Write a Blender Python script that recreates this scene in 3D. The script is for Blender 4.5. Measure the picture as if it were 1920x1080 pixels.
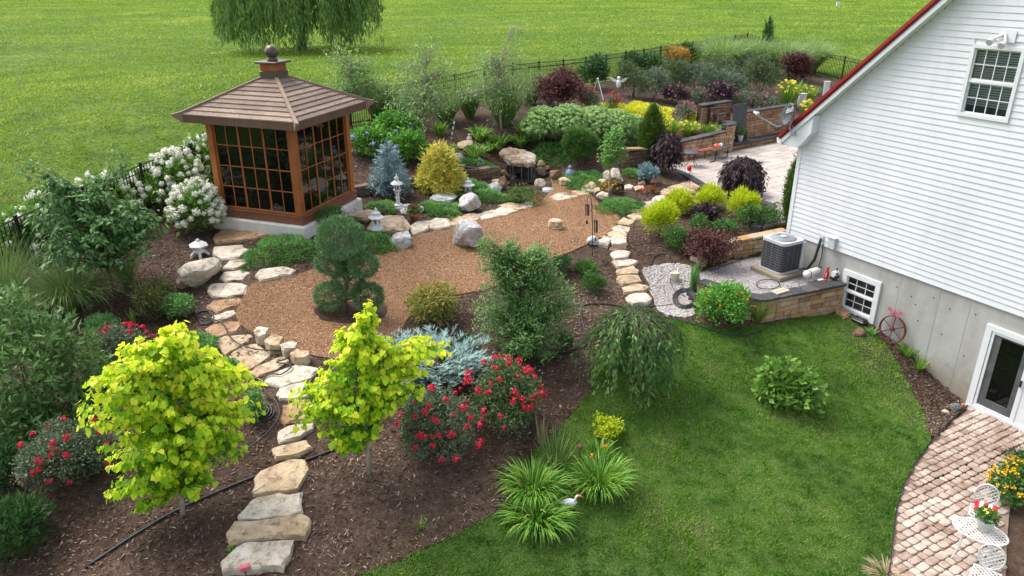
import bpy, math, numpy as np
from mathutils import Vector, Matrix, noise as mnoise
from mathutils.geometry import delaunay_2d_cdt
PI = math.pi
R = math.radians
sc = bpy.context.scene
for o in list(bpy.data.objects): bpy.data.objects.remove(o)
COL = sc.collection

# ------------------------------------------------------------- camera
FPX, PITCH, CAMZ = 1416.0, R(22.9), 10.0
cd = bpy.data.cameras.new('camera'); cam = bpy.data.objects.new('camera', cd); COL.objects.link(cam)
cam.location = (0, 0, CAMZ); cam.rotation_euler = (R(90) - PITCH, 0, 0)
cd.sensor_width = 36; cd.lens = 36 * FPX / 1920; cd.clip_end = 4000; cd.clip_start = .1
sc.camera = cam
# ------------------------------------------------------------- bright overcast daylight
SUN_EL, SUN_AZ = R(58), R(-60)      # azimuth from +Y towards +X
w = bpy.data.worlds.new('World'); sc.world = w; w.use_nodes = True
nt = w.node_tree; nt.nodes.clear()
sky = nt.nodes.new('ShaderNodeTexSky'); sky.sky_type = 'NISHITA'; sky.sun_disc = False
sky.sun_elevation = SUN_EL; sky.sun_rotation = SUN_AZ; sky.air_density = 1.0; sky.dust_density = 4.0; sky.ozone_density = 1.0
hs = nt.nodes.new('ShaderNodeHueSaturation'); hs.inputs['Saturation'].default_value = .5
bg = nt.nodes.new('ShaderNodeBackground'); bg.inputs[1].default_value = .15
ow = nt.nodes.new('ShaderNodeOutputWorld')
nt.links.new(sky.outputs[0], hs.inputs['Color']); nt.links.new(hs.outputs[0], bg.inputs[0]); nt.links.new(bg.outputs[0], ow.inputs[0])
sd = bpy.data.lights.new('sun', 'SUN'); sd.energy = 1.0; sd.angle = R(34); sd.color = (1, .965, .91)
sun = bpy.data.objects.new('sun', sd); COL.objects.link(sun)
sdir = Vector((math.sin(SUN_AZ) * math.cos(SUN_EL), math.cos(SUN_AZ) * math.cos(SUN_EL), math.sin(SUN_EL)))
sun.rotation_euler = sdir.to_track_quat('Z', 'Y').to_euler(); sun.location = sdir * 60
sc.view_settings.view_transform = 'Standard'; sc.view_settings.look = 'None'
sc.view_settings.exposure = 1.24; sc.view_settings.gamma = 1.0; sc.view_settings.use_curve_mapping = False
sc.cycles.max_bounces = 6; sc.cycles.diffuse_bounces = 3; sc.cycles.transparent_max_bounces = 8

# ------------------------------------------------------------- where a picture point lies in the place
cp_, sp_ = math.cos(PITCH), math.sin(PITCH)
def ray(px, py):
    u = (px - 960) / FPX; v = -(py - 540) / FPX
    return np.array([u, cp_ + v * sp_, -sp_ + v * cp_])
def onZ(px, py, Z):
    r = ray(px, py); t = (Z - CAMZ) / r[2]; return np.array([r[0] * t, r[1] * t, Z])
HA = R(-29.4); HD = np.array([math.sin(HA), math.cos(HA)]); HN = np.array([HD[1], -HD[0]])   # along the house wall, into the house
HQ = 17.21                                                                                   # wall plane
def hw(s, q, Z=0.0): return np.array([HD[0] * s + HN[0] * q, HD[1] * s + HN[1] * q, Z])

# ------------------------------------------------------------- terrain
CP = []
for px, py, Z in [(485,1060,.9),(0,1080,.85),(690,1075,.72),(1000,1050,.45),(1300,1060,.32),(1660,1075,.30),(1300,800,.85),(1475,765,.78),
    (1300,620,1.5),(1448,607,1.5),(1569,579,1.36),(1640,615,1.26),(1700,670,.92),(1760,728,.48),(1740,800,.42),(1650,800,.55),(1690,920,.36),
    (1100,750,1.15),(900,880,1.1),(700,890,1.2),(343,968,1.2),(100,930,1.3),(540,760,1.75),(450,640,2.2),(0,700,1.9),
    (480,600,2.32),(700,550,2.4),(900,450,2.5),(1050,400,2.58),(1100,480,2.35),(1195,565,1.72),(1160,470,2.3),(985,670,1.75),(1180,720,1.3),
    (560,450,3.15),(400,425,3.15),(360,480,2.9),(440,380,3.3),(690,400,3.1),(217,555,2.5),(600,330,3.5),
    (730,370,3.1),(880,380,2.75),(980,345,2.75),(850,245,4.0),(1060,300,3.3),(1140,375,2.68),(1250,330,2.68),(1350,420,2.62),(1430,400,2.6),
    (797,280,3.75),(940,247,4.0),(1000,262,3.8),(1290,318,2.62),(1200,240,3.6),(1300,238,3.55),(1400,175,3.9),(1480,180,3.75),(940,300,3.35),(1010,290,3.45),
    (955,330,2.70),(1000,330,2.70),(975,322,2.75),(1230,500,2.2),(1250,560,1.72),(1330,500,2.1)]:
    CP.append(onZ(px, py, Z))
FENCE = [(-15.2,10.7,2.2),(-12.2,17.4,3.0),(-9.8,22.7,3.7),(-7.45,28.0,4.4),(-2.56,33.2,4.43),(3.25,39.4,4.45),(9.4,46.4,4.5),(15.9,53.6,4.6),(19.1,48.4,3.9),(22.3,43.2,3.4),(25,38.8,3.0)]
CP += [np.array(p) for p in FENCE]
CP += [np.array(p) for p in [(-21,57,4.5),(-35,45,4.0),(-30,28,3.4),(-24,14,2.2),(25,60,4.4),(0,62,4.6),(40,50,3.6),(-14,4,.8),(0,3,.3),(12,4,.3),(14,10,.35),(12,16,.4),(10,21,2.3),(13,30,2.6),(17,36,2.7),(18,24,2)]]
CP = np.array(CP)
def _tps(d2): return np.where(d2 > 1e-9, d2 * np.log(d2 + 1e-12) * .5, 0.0)
_n = len(CP); _X = CP[:, :2]
_K = _tps(((_X[:, None] - _X[None]) ** 2).sum(-1)) + np.eye(_n) * .6
_Pm = np.c_[np.ones(_n), _X]
_A = np.block([[_K, _Pm], [_Pm.T, np.zeros((3, 3))]])
_W = np.linalg.solve(_A, np.r_[CP[:, 2], 0, 0, 0])
def inpoly(x, y, poly):
    x = np.asarray(x, float); y = np.asarray(y, float); c = np.zeros(x.shape, bool)
    n = len(poly)
    for i in range(n):
        x0, y0 = poly[i][:2]; x1, y1 = poly[i - 1][:2]
        k = ((y0 > y) != (y1 > y))
        with np.errstate(divide='ignore', invalid='ignore'):
            c ^= k & (x < (x1 - x0) * (y - y0) / (y1 - y0 + 1e-15) + x0)
    return c
def H0(x, y):
    x = np.atleast_1d(np.asarray(x, float)); y = np.atleast_1d(np.asarray(y, float))
    out = np.empty(x.shape)
    for a in range(0, x.size, 20000):
        xs, ys = x.ravel()[a:a + 20000], y.ravel()[a:a + 20000]
        d2 = (xs[:, None] - _X[:, 0]) ** 2 + (ys[:, None] - _X[:, 1]) ** 2
        out.ravel()[a:a + 20000] = _tps(d2) @ _W[:_n] + _W[_n] + _W[_n + 1] * xs + _W[_n + 2] * ys
    rr = np.hypot(x - 2, y - 28); k = np.clip((rr - 36) / 25, 0, 1); k = k * k * (3 - 2 * k)
    far = np.where(y > 0, 4.5, 1.0)
    far = 4.5 - 3.5 * np.clip((20 - y) / 40, 0, 1)
    return np.clip(out, -.5, 6) * (1 - k) + far * k
# places cut or filled flat
PZ = 2.68      # upper patio
PATIO = [tuple(onZ(*p, PZ)[:2]) for p in [(1240,322),(1263,318),(1288,328),(1315,345),(1345,358),(1400,371),(1450,385)]] + \
        [tuple(hw(15.6, 17.4)[:2]), tuple(hw(15.6, 26)[:2]), tuple(hw(22, 30)[:2])] + [tuple(onZ(*p, PZ)[:2]) for p in [(1492,258),(1470,262),(1372,282),(1360,286),(1278,300),(1262,309)]]
LZ = .38       # lower patio
LOWP = [tuple(onZ(*p, LZ)[:2]) for p in [(1650,1130),(1665,1080),(1672,1020),(1680,960),(1692,915),(1715,868),(1745,828),(1785,790),(1812,768)]] + \
       [tuple(hw(8.45, HQ)[:2]), tuple(hw(5.6, HQ)[:2]), tuple(onZ(1990, 800, LZ)[:2])] + [tuple(onZ(*p, LZ)[:2]) for p in [(1925,850),(1905,900),(1893,960),(1888,1030),(1885,1130)]]
NZ = 2.04      # air-conditioner nook
NOOK = [tuple(hw(12.2, HQ)[:2]), (6.73,17.72), (6.03,18.15), (5.1,19.2), (5.2,20.0), (6.4,21.05), (8.3,21.65), tuple(hw(14.24, HQ)[:2])]
_dv = (onZ(1470, 262, PZ) - onZ(1372, 281, PZ))[:2]; _dv = _dv / np.linalg.norm(_dv); _dn = np.array([-_dv[1], _dv[0]]); _bb = onZ(1372, 281, PZ)[:2]
HEARTH = [tuple(_bb + _dv * a + _dn * b) for a, b in [(-.05, -.1), (5.6, -.1), (5.6, .66), (1.5, .66), (1.45, 1.08), (-.05, 1.08)]]   # recess for the raised hearth
def HT(x, y):
    x = np.atleast_1d(np.asarray(x, float)); y = np.atleast_1d(np.asarray(y, float))
    z = H0(x, y)
    for poly, Z in ((PATIO, PZ - .12), (HEARTH, PZ - .12), (LOWP, LZ - .1), (NOOK, NZ - .1)):
        z = np.where(inpoly(x, y, poly), Z if poly is not NOOK else np.minimum(z, Z), z)
    return z
def hz(x, y): return float(HT(x, y)[0])
def ground(px, py, lift=0.0):
    r = ray(px, py); t = np.r_[np.arange(9, 70, .12), np.geomspace(70, 500, 300)]
    z = HT(r[0] * t, r[1] * t) + lift; g = CAMZ + r[2] * t - z
    k = np.argmax(g < 0)
    a, b = t[max(k - 1, 0)], t[k]
    for _ in range(14):
        m = .5 * (a + b)
        if CAMZ + r[2] * m - hz(r[0] * m, r[1] * m) - lift > 0: a = m
        else: b = m
    return np.array([r[0] * b, r[1] * b, CAMZ + r[2] * b])
def upright(px, py, B):
    """point seen at px,py in the upright plane through B that faces the camera"""
    f = np.array([B[0], B[1]]); f /= np.linalg.norm(f); r = ray(px, py)
    t = (B[0] * f[0] + B[1] * f[1]) / (r[0] * f[0] + r[1] * f[1])
    return np.array([r[0] * t, r[1] * t, CAMZ + r[2] * t]), t
def depth(B): return B[1] * cp_ - (B[2] - CAMZ) * sp_

# ------------------------------------------------------------- mesh helpers
class MB:
    def __init__(s): s.v = []; s.f = []
    def add(s, V, F):
        n = len(s.v); s.v += [tuple(map(float, p)) for p in V]; s.f += [tuple(i + n for i in f) for f in F]; return s
    def box(s, c, d, rz=0, M=None):
        x, y, z = [k / 2 for k in d]
        V = [(-x,-y,-z),(x,-y,-z),(x,y,-z),(-x,y,-z),(-x,-y,z),(x,-y,z),(x,y,z),(-x,y,z)]
        ca, sa = math.cos(rz), math.sin(rz)
        if M is not None: V = [M @ Vector(p) for p in V]
        V = [(c[0] + p[0] * ca - p[1] * sa, c[1] + p[0] * sa + p[1] * ca, c[2] + p[2]) for p in V]
        return s.add(V, [(0,3,2,1),(4,5,6,7),(0,1,5,4),(1,2,6,5),(2,3,7,6),(3,0,4,7)])
    def bbox(s, c, d, b=.01, rz=0):
        """box with chamfered edges"""
        x, y, z = [k / 2 for k in d]; b = min(b, x * .45, y * .45, z * .45); V = []; F = []
        for sz, zz, o in ((-1, -z, b), (-1, -z + b, 0), (1, z - b, 0), (1, z, b)):
            X, Y = x - o, y - o; k = b
            if o: k = b * .6
            V += [(-X + k,-Y,zz),(X - k,-Y,zz),(X,-Y + k,zz),(X,Y - k,zz),(X - k,Y,zz),(-X + k,Y,zz),(-X,Y - k,zz),(-X,-Y + k,zz)]
        for r in range(3):
            for i in range(8):
                j = (i + 1) % 8; F.append((r * 8 + i, r * 8 + j, r * 8 + 8 + j, r * 8 + 8 + i))
        F += [tuple(range(7, -1, -1)), tuple(range(24, 32))]
        ca, sa = math.cos(rz), math.sin(rz)
        return s.add([(c[0] + p[0] * ca - p[1] * sa, c[1] + p[0] * sa + p[1] * ca, c[2] + p[2]) for p in V], F)
    def tube(s, pts, rad, n=8, cap=True):
        pts = [Vector(p) for p in pts]
        if not hasattr(rad, '__len__'): rad = [rad] * len(pts)
        V = []; F = []; up = Vector((.13, .21, 1)).normalized(); pu = None
        for i, p in enumerate(pts):
            d = (pts[min(i + 1, len(pts) - 1)] - pts[max(i - 1, 0)])
            d = d.normalized() if d.length > 1e-9 else Vector((0, 0, 1))
            if pu is None: pu = up if abs(d.dot(up)) < .93 else Vector((1, .1, 0))
            a = (pu - d * pu.dot(d)).normalized(); b = d.cross(a); pu = a
            for k in range(n):
                t = 2 * PI * k / n; V.append(p + (a * math.cos(t) + b * math.sin(t)) * rad[i])
        for i in range(len(pts) - 1):
            for k in range(n):
                j = (k + 1) % n; F.append((i * n + k, i * n + j, i * n + n + j, i * n + n + k))
        if cap: F += [tuple(range(n - 1, -1, -1)), tuple(range((len(pts) - 1) * n, len(pts) * n))]
        return s.add(V, F)
    def lathe(s, prof, n=16, c=(0, 0, 0), sq=None, rot=0):
        V = []; F = []
        for r, z in prof:
            for k in range(n):
                t = 2 * PI * k / n + rot; V.append((c[0] + r * math.cos(t), c[1] + r * math.sin(t), c[2] + z))
        for i in range(len(prof) - 1):
            for k in range(n):
                j = (k + 1) % n; F.append((i * n + k, i * n + j, i * n + n + j, i * n + n + k))
        F += [tuple(range(n - 1, -1, -1)), tuple(range((len(prof) - 1) * n, len(prof) * n))]
        return s.add(V, F)
    def prism(s, poly, z0, z1):
        n = len(poly); V = [(p[0], p[1], z0) for p in poly] + [(p[0], p[1], z1) for p in poly]
        a = sum(poly[i - 1][0] * poly[i][1] - poly[i][0] * poly[i - 1][1] for i in range(n))
        F = [(i, (i + 1) % n, n + (i + 1) % n, n + i) for i in range(n)] + [tuple(range(n - 1, -1, -1)), tuple(range(n, 2 * n))]
        if a < 0: F = [f[::-1] for f in F]
        return s.add(V, F)
    def extr(s, poly3, vec):
        n = len(poly3); V = list(poly3) + [np.asarray(p) + np.asarray(vec) for p in poly3]
        F = [(i, (i + 1) % n, n + (i + 1) % n, n + i) for i in range(n)] + [tuple(range(n - 1, -1, -1)), tuple(range(n, 2 * n))]
        return s.add(V, F)
    def mesh(s, name):
        me = bpy.data.meshes.new(name); me.from_pydata(s.v, [], s.f); me.update(); return me
    def build(s, name, mat, parent=None, smooth=False, fix=True):
        me = s.mesh(name)
        if fix: recalc(me)
        return link(name, me, mat, parent, smooth)
def recalc(me):
    import bmesh
    bm = bmesh.new(); bm.from_mesh(me); bmesh.ops.recalc_face_normals(bm, faces=bm.faces); bm.to_mesh(me); bm.free()
def link(name, me, mat=None, parent=None, smooth=False):
    if mat is not None and len(me.materials) == 0: me.materials.append(mat)
    if smooth: me.polygons.foreach_set('use_smooth', np.ones(len(me.polygons), bool))
    o = bpy.data.objects.new(name, me); COL.objects.link(o)
    if parent is not None:
        o.parent = parent; o.matrix_parent_inverse = PINV.get(parent.name, Matrix())
    return o
PINV = {}
def thing(name, label, cat, loc=(0, 0, 0), group=None):
    o = bpy.data.objects.new(name, None); COL.objects.link(o); o.empty_display_size = .2
    o.location = [float(k) for k in loc]
    PINV[o.name] = Matrix.Translation([-float(k) for k in loc])       # parts are modelled in world space
    return tag(o, label, cat, group)
def tag(o, label=None, cat=None, group=None, kind=None):
    if label: o['label'] = label
    if cat: o['category'] = cat
    if group: o['group'] = group
    if kind: o['kind'] = kind
    return o
def sub(o): PINV.setdefault(o.name, Matrix()); return o
def put(name, me, parent, M):
    """a further piece sharing mesh data, at matrix M in world space"""
    o = bpy.data.objects.new(name, me); COL.objects.link(o); o.parent = parent
    o.matrix_parent_inverse = PINV.get(parent.name, Matrix()); o.matrix_basis = M; return o

# ------------------------------------------------------------- materials
def N(t, ty, **k):
    n = t.nodes.new(ty)
    for a, b in k.items():
        if a in n.inputs: n.inputs[a].default_value = b
        else: setattr(n, a, b)
    return n
def ramp(t, fac, stops, interp='LINEAR'):
    r = t.nodes.new('ShaderNodeValToRGB'); r.color_ramp.interpolation = interp
    e = r.color_ramp.elements
    while len(e) < len(stops): e.new(.5)
    for k, (p, c) in enumerate(stops): e[k].position = p; e[k].color = (*c, 1) if len(c) == 3 else c
    t.links.new(fac, r.inputs[0]); return r.outputs[0]
def mix(t, a, b, fac, mode='MIX'):
    m = t.nodes.new('ShaderNodeMix'); m.data_type = 'RGBA'; m.blend_type = mode
    for s, v in ((m.inputs['Factor'], fac), (m.inputs['A'], a), (m.inputs['B'], b)):
        if isinstance(v, (int, float)): s.default_value = v
        elif isinstance(v, tuple): s.default_value = (*v, 1) if len(v) == 3 else v
        else: t.links.new(v, s)
    return m.outputs['Result']
def newmat(name):
    m = bpy.data.materials.new(name); m.use_nodes = True; t = m.node_tree; t.nodes.clear()
    o = t.nodes.new('ShaderNodeOutputMaterial'); p = t.nodes.new('ShaderNodeBsdfPrincipled'); t.links.new(p.outputs[0], o.inputs[0])
    return m, t, p
def noise(t, scale, detail=4, rough=.55, coord='Generated', dist=0.0, vec=None):
    n = N(t, 'ShaderNodeTexNoise', Scale=scale, Detail=detail, Roughness=rough, Distortion=dist)
    if vec is None:
        if coord == 'World': g = t.nodes.new('ShaderNodeNewGeometry'); vec = g.outputs['Position']
        else: g = t.nodes.new('ShaderNodeTexCoord'); vec = g.outputs[coord]
    t.links.new(vec, n.inputs['Vector']); return n.outputs['Fac']
def mapping(t, scale, rot=(0, 0, 0), coord='World'):
    if coord == 'World': v = t.nodes.new('ShaderNodeNewGeometry').outputs['Position']
    else: v = t.nodes.new('ShaderNodeTexCoord').outputs[coord]
    m = N(t, 'ShaderNodeMapping'); m.inputs['Scale'].default_value = scale; m.inputs['Rotation'].default_value = rot
    t.links.new(v, m.inputs['Vector']); return m.outputs[0]
def bump(t, p, h, strength=.4, dist=.02):
    b = N(t, 'ShaderNodeBump', Strength=strength, Distance=dist); t.links.new(h, b.inputs['Height']); t.links.new(b.outputs[0], p.inputs['Normal'])
def plain(name, col, rough=.5, metal=0, spec=.5, var=.12, scale=6, bumpy=0):
    m, t, p = newmat(name)
    n = noise(t, scale, 5, .6, 'World')
    p.inputs['Roughness'].default_value = rough; p.inputs['Metallic'].default_value = metal; p.inputs['Specular IOR Level'].default_value = spec
    lo = tuple(c * (1 - var) for c in col); hi = tuple(min(1, c * (1 + var)) for c in col)
    t.links.new(ramp(t, n, [(.3, lo), (.7, hi)]), p.inputs['Base Color'])
    if bumpy: bump(t, p, noise(t, scale * 8, 4, .6, 'World'), bumpy, .01)
    return m
def leafmat(name, stops, trans=.28, rough=.5, spec=.3, gain=1.0):
    """stops: colours along the leaf's own random value"""
    stops = [tuple(min(.85, c * gain) for c in s) for s in stops]
    m, t, p = newmat(name); a = N(t, 'ShaderNodeAttribute'); a.attribute_name = 'rnd'
    c = ramp(t, a.outputs['Fac'], [(i / max(1, len(stops) - 1), s) for i, s in enumerate(stops)])
    t.links.new(c, p.inputs['Base Color']); p.inputs['Roughness'].default_value = rough; p.inputs['Specular IOR Level'].default_value = spec
    tr = N(t, 'ShaderNodeBsdfTranslucent'); mx = N(t, 'ShaderNodeMixShader'); mx.inputs[0].default_value = trans
    t.links.new(c, tr.inputs[0]); t.links.new(p.outputs[0], mx.inputs[1]); t.links.new(tr.outputs[0], mx.inputs[2])
    t.links.new(mx.outputs[0], [n for n in t.nodes if n.type == 'OUTPUT_MATERIAL'][0].inputs[0]); return m
def rockmat(name, c1, c2, c3, scale=2.2, dark=(.05, .045, .04), rough=.85):
    m, t, p = newmat(name); oi = N(t, 'ShaderNodeObjectInfo')
    ad = N(t, 'ShaderNodeVectorMath', operation='ADD'); g = t.nodes.new('ShaderNodeNewGeometry')
    t.links.new(g.outputs['Position'], ad.inputs[0]); t.links.new(oi.outputs['Location'], ad.inputs[1]); v = ad.outputs[0]
    a = ramp(t, noise(t, scale, 6, .62, vec=v, dist=.6), [(.3, c1), (.5, c2), (.7, c3)])
    b = ramp(t, noise(t, scale * 3.1, 8, .72, vec=v, dist=.4), [(.36, dark), (.50, (1, 1, 1))])
    c = mix(t, a, b, .6, 'MULTIPLY')
    c = mix(t, c, ramp(t, noise(t, scale * .8, 4, .6, vec=v), [(.36, (.62, .57, .52)), (.6, (1, 1, 1))]), .5, 'MULTIPLY')
    t.links.new(c, p.inputs['Base Color']); p.inputs['Roughness'].default_value = rough; p.inputs['Specular IOR Level'].default_value = .25
    bump(t, p, noise(t, scale * 9, 8, .7, vec=v), .55, .03); return m
def objtint(t, col, amt=.35):
    """vary lightness from piece to piece"""
    oi = N(t, 'ShaderNodeObjectInfo'); r = ramp(t, oi.outputs['Random'], [(0, (1 - amt,) * 3), (1, (1 + amt,) * 3)])
    return mix(t, col, r, 1.0, 'MULTIPLY')

# ============================================================= the setting
def offs(poly, d):
    P = np.array([p[:2] for p in poly]); n = len(P)
    a = .5 * sum(P[i - 1][0] * P[i][1] - P[i][0] * P[i - 1][1] for i in range(n)); out = []
    for i in range(n):
        e0 = P[i] - P[i - 1]; e1 = P[(i + 1) % n] - P[i]
        m = np.array([e0[1], -e0[0]]) / (np.linalg.norm(e0) + 1e-9) + np.array([e1[1], -e1[0]]) / (np.linalg.norm(e1) + 1e-9)
        m /= (np.linalg.norm(m) + 1e-9); out.append(tuple(P[i] + m * d * (1 if a > 0 else -1)))
    return out
def dens(poly, step):
    out = []
    for i in range(len(poly)):
        a = np.array(poly[i][:2]); b = np.array(poly[(i + 1) % len(poly)][:2]); k = max(1, int(np.ceil(np.linalg.norm(b - a) / step)))
        out += [tuple(a + (b - a) * j / k) for j in range(k)]
    return out
def smoothpoly(poly, it=2):
    P = [np.array(p[:2], float) for p in poly]
    for _ in range(it):
        Q = []
        for i in range(len(P)):
            a, b = P[i], P[(i + 1) % len(P)]; Q += [a * .75 + b * .25, a * .25 + b * .75]
        P = Q
    return [tuple(p) for p in P]
def sheet(name, poly, step, lift, mat, zf=None, cuts=(), seed=0, parent=None, wob=0.0):
    rg = np.random.default_rng(seed); bl = dens(poly, step)
    if wob: bl = [(p[0] + rg.normal() * wob, p[1] + rg.normal() * wob) for p in bl]
    V = [Vector(p) for p in bl]; E = []; Fc = [list(range(len(V)))]
    for c in cuts:
        for dd in (-.03, .12):
            k0 = len(V); c2 = dens(offs(c, dd), step); V += [Vector(p) for p in c2]; E += [(k0 + i, k0 + (i + 1) % len(c2)) for i in range(len(c2))]
    A = np.array(bl); gx = np.arange(A[:, 0].min(), A[:, 0].max(), step); gy = np.arange(A[:, 1].min(), A[:, 1].max(), step)
    X, Y = np.meshgrid(gx, gy); X = X.ravel() + rg.uniform(-.2, .2, X.size) * step; Y = Y.ravel() + rg.uniform(-.2, .2, Y.size) * step
    k = inpoly(X, Y, bl); V += [Vector((float(a), float(b))) for a, b in zip(X[k], Y[k])]
    vs, es, fs, *_ = delaunay_2d_cdt(V, E, Fc, 1, 1e-5)
    xy = np.array([(v.x, v.y) for v in vs]); z = (zf(xy[:, 0], xy[:, 1]) if zf else HT(xy[:, 0], xy[:, 1])) + lift
    me = bpy.data.meshes.new(name); me.from_pydata([(a, b, c) for (a, b), c in zip(xy.tolist(), z.tolist())], [], [tuple(f) for f in fs]); me.update()
    recalc_up(me); return link(name, me, mat, parent, True)
def recalc_up(me):
    import bmesh
    bm = bmesh.new(); bm.from_mesh(me)
    for f in bm.faces:
        if f.normal.z < 0: f.normal_flip()
    bm.to_mesh(me); bm.free()
def px2(pts, lift=0): return [tuple(ground(*p, lift)[:2]) for p in pts]

def grassmat():
    m, t, p = newmat('field_grass')
    g = mapping(t, (.10, .13, .1)); f = noise(t, 1, 5, .6, vec=g, dist=.4)
    a = ramp(t, f, [(.32, (.125, .230, .020)), (.5, (.175, .285, .026)), (.68, (.25, .35, .044))])
    g2 = mapping(t, (.6, .8, 1)); f2 = noise(t, 1, 8, .72, vec=g2, dist=.9)
    a = mix(t, a, ramp(t, f2, [(.37, (.40, .50, .34)), (.56, (1, 1, 1))]), .85, 'MULTIPLY')
    f3 = noise(t, 3.2, 8, .8, 'World'); a = mix(t, a, ramp(t, f3, [(.34, (.45, .52, .38)), (.62, (1, 1, 1))]), .85, 'MULTIPLY')
    t.links.new(a, p.inputs['Base Color']); p.inputs['Roughness'].default_value = .8; p.inputs['Specular IOR Level'].default_value = .15
    h = N(t, 'ShaderNodeMath', operation='ADD'); t.links.new(f2, h.inputs[0]); t.links.new(f3, h.inputs[1])
    bump(t, p, h.outputs[0], 1.0, .3); return m
M_field = grassmat()
def soilmat(name, c1, c2, c3, s=9, b=.8):
    m, t, p = newmat(name)
    a = ramp(t, noise(t, s, 8, .75, 'World', .8), [(.33, c1), (.52, c2), (.72, c3)])
    a = mix(t, a, ramp(t, noise(t, .55, 4, .6, 'World'), [(.38, (.42, .40, .38)), (.62, (1, 1, 1))]), .85, 'MULTIPLY')
    t.links.new(a, p.inputs['Base Color']); p.inputs['Roughness'].default_value = .9; p.inputs['Specular IOR Level'].default_value = .2
    bump(t, p, noise(t, s * 2.5, 6, .7, 'World'), b, .05); return m
M_mulch = soilmat('dark_mulch', (.046, .028, .019), (.102, .065, .046), (.205, .138, .10))
M_soil = soilmat('bare_soil', (.055, .034, .022), (.10, .064, .042), (.17, .12, .085))
M_lawnsoil = soilmat('lawn_thatch', (.045, .085, .018), (.075, .135, .026), (.13, .16, .05), 12)
def gravelmat(name, cols, s, rough=.8, b=.6):
    m, t, p = newmat(name); g = t.nodes.new('ShaderNodeNewGeometry')
    v = N(t, 'ShaderNodeTexVoronoi', Scale=s); t.links.new(g.outputs['Position'], v.inputs['Vector'])
    sx = N(t, 'ShaderNodeSeparateColor'); t.links.new(v.outputs['Color'], sx.inputs[0])
    a = ramp(t, sx.outputs[0], [(i / (len(cols) - 1), c) for i, c in enumerate(cols)])
    a = mix(t, a, ramp(t, v.outputs['Distance'], [(.25, (1, 1, 1)), (.75, (.35, .3, .28))]), .8, 'MULTIPLY')
    a = mix(t, a, ramp(t, noise(t, .7, 4, .6, 'World'), [(.35, (.74, .70, .66)), (.65, (1, 1, 1))]), .7, 'MULTIPLY')
    t.links.new(a, p.inputs['Base Color']); p.inputs['Roughness'].default_value = rough; p.inputs['Specular IOR Level'].default_value = .3
    iv = N(t, 'ShaderNodeMath', operation='SUBTRACT'); iv.inputs[0].default_value = 1; t.links.new(v.outputs['Distance'], iv.inputs[1])
    bump(t, p, iv.outputs[0], b, .02); return m
M_gravel = gravelmat('pea_gravel', [(.41, .225, .105), (.29, .15, .07), (.51, .325, .18), (.36, .19, .088), (.21, .115, .06), (.60, .44, .29)], 46)
M_wgravel = gravelmat('white_gravel', [(.62, .57, .53), (.74, .71, .68), (.50, .44, .40), (.68, .64, .60)], 30)
M_ggravel = gravelmat('grey_gravel', [(.34, .34, .36), (.48, .47, .48), (.24, .24, .26), (.58, .56, .56), (.38, .34, .32)], 30)

# ground sheet out to the horizon
gx = np.r_[-900, -500, -280, -160, -100, -70, -50, -38, np.arange(-30, 30, .5), 32, 38, 50, 70, 100, 160, 280, 500, 900]
gy = np.r_[-300, -120, -60, -30, -10, -2, np.arange(2, 62, .5), 64, 68, 74, 82, 95, 110, 130, 160, 200, 260, 340, 450, 600, 900, 1400, 2200]
X, Y = np.meshgrid(gx, gy); Z = HT(X.ravel(), Y.ravel())
for k in range(8):
    Z = np.minimum(Z, np.where((np.abs(X.ravel()) < 30) & (Y.ravel() > 2) & (Y.ravel() < 62), HT(X.ravel() + .55 * math.cos(k * PI / 4), Y.ravel() + .55 * math.sin(k * PI / 4)) + .16, 99))
rgz = np.random.default_rng(5)
me = bpy.data.meshes.new('ground'); nx = len(gx)
me.from_pydata(np.c_[X.ravel(), Y.ravel(), Z].tolist(), [], [(j * nx + i, j * nx + i + 1, j * nx + nx + i + 1, j * nx + nx + i) for j in range(len(gy) - 1) for i in range(nx - 1)])
tag(link('ground', me, M_field, None, True), kind='structure')

LAWN_EDGE = [(560,1130),(640,1092),(690,1076),(760,1050),(830,1018),(890,988),(935,962),(965,930),(985,890),(1000,850),(1045,815),(1066,785),(1090,757),(1110,735),(1112,700),(1122,662),(1165,622),(1215,603),(1245,599),(1300,606),(1350,618),(1400,615),(1448,608)]
le = px2(LAWN_EDGE)
MULCH = le + [tuple(hw(12.35, 15)[:2]), tuple(hw(12.4, 17.4)[:2]), tuple(hw(14.3, 17.5)[:2]), tuple(hw(15.5, 17.5)[:2]), tuple(hw(15.5, 27)[:2]), (23, 41.5)] + \
        [f[:2] for f in FENCE[9:3:-1]] + [f[:2] for f in FENCE[3::-1]] + [(-17, 5.5), (-6, 5.5)]
tag(sheet('mulch_bed', MULCH, .32, .035, M_mulch, cuts=(PATIO, NOOK, HEARTH), wob=.02), kind='structure')
SOIL = px2([(1560,592),(1590,592),(1615,603),(1640,628),(1668,655),(1690,690),(1705,725),(1722,755),(1738,785),(1740,806),(1748,826),(1785,790),(1812,770)]) + [tuple(hw(8.4, HQ - .02)[:2]), tuple(hw(12.3, HQ - .02)[:2])]
LAWN = le[::-1][:-1] + px2([(640,1092),(560,1130)]) + [(-3.5, 6.5), (6.2, 6.5)] + [LOWP[k] for k in range(0, 7)] + SOIL[9:0:-1] + [SOIL[0]]
tag(sheet('lawn', LAWN, .3, .028, M_lawnsoil, wob=.02), kind='structure')
tag(sheet('soil_strip', SOIL, .2, .04, M_soil, wob=.015), kind='structure')
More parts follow.
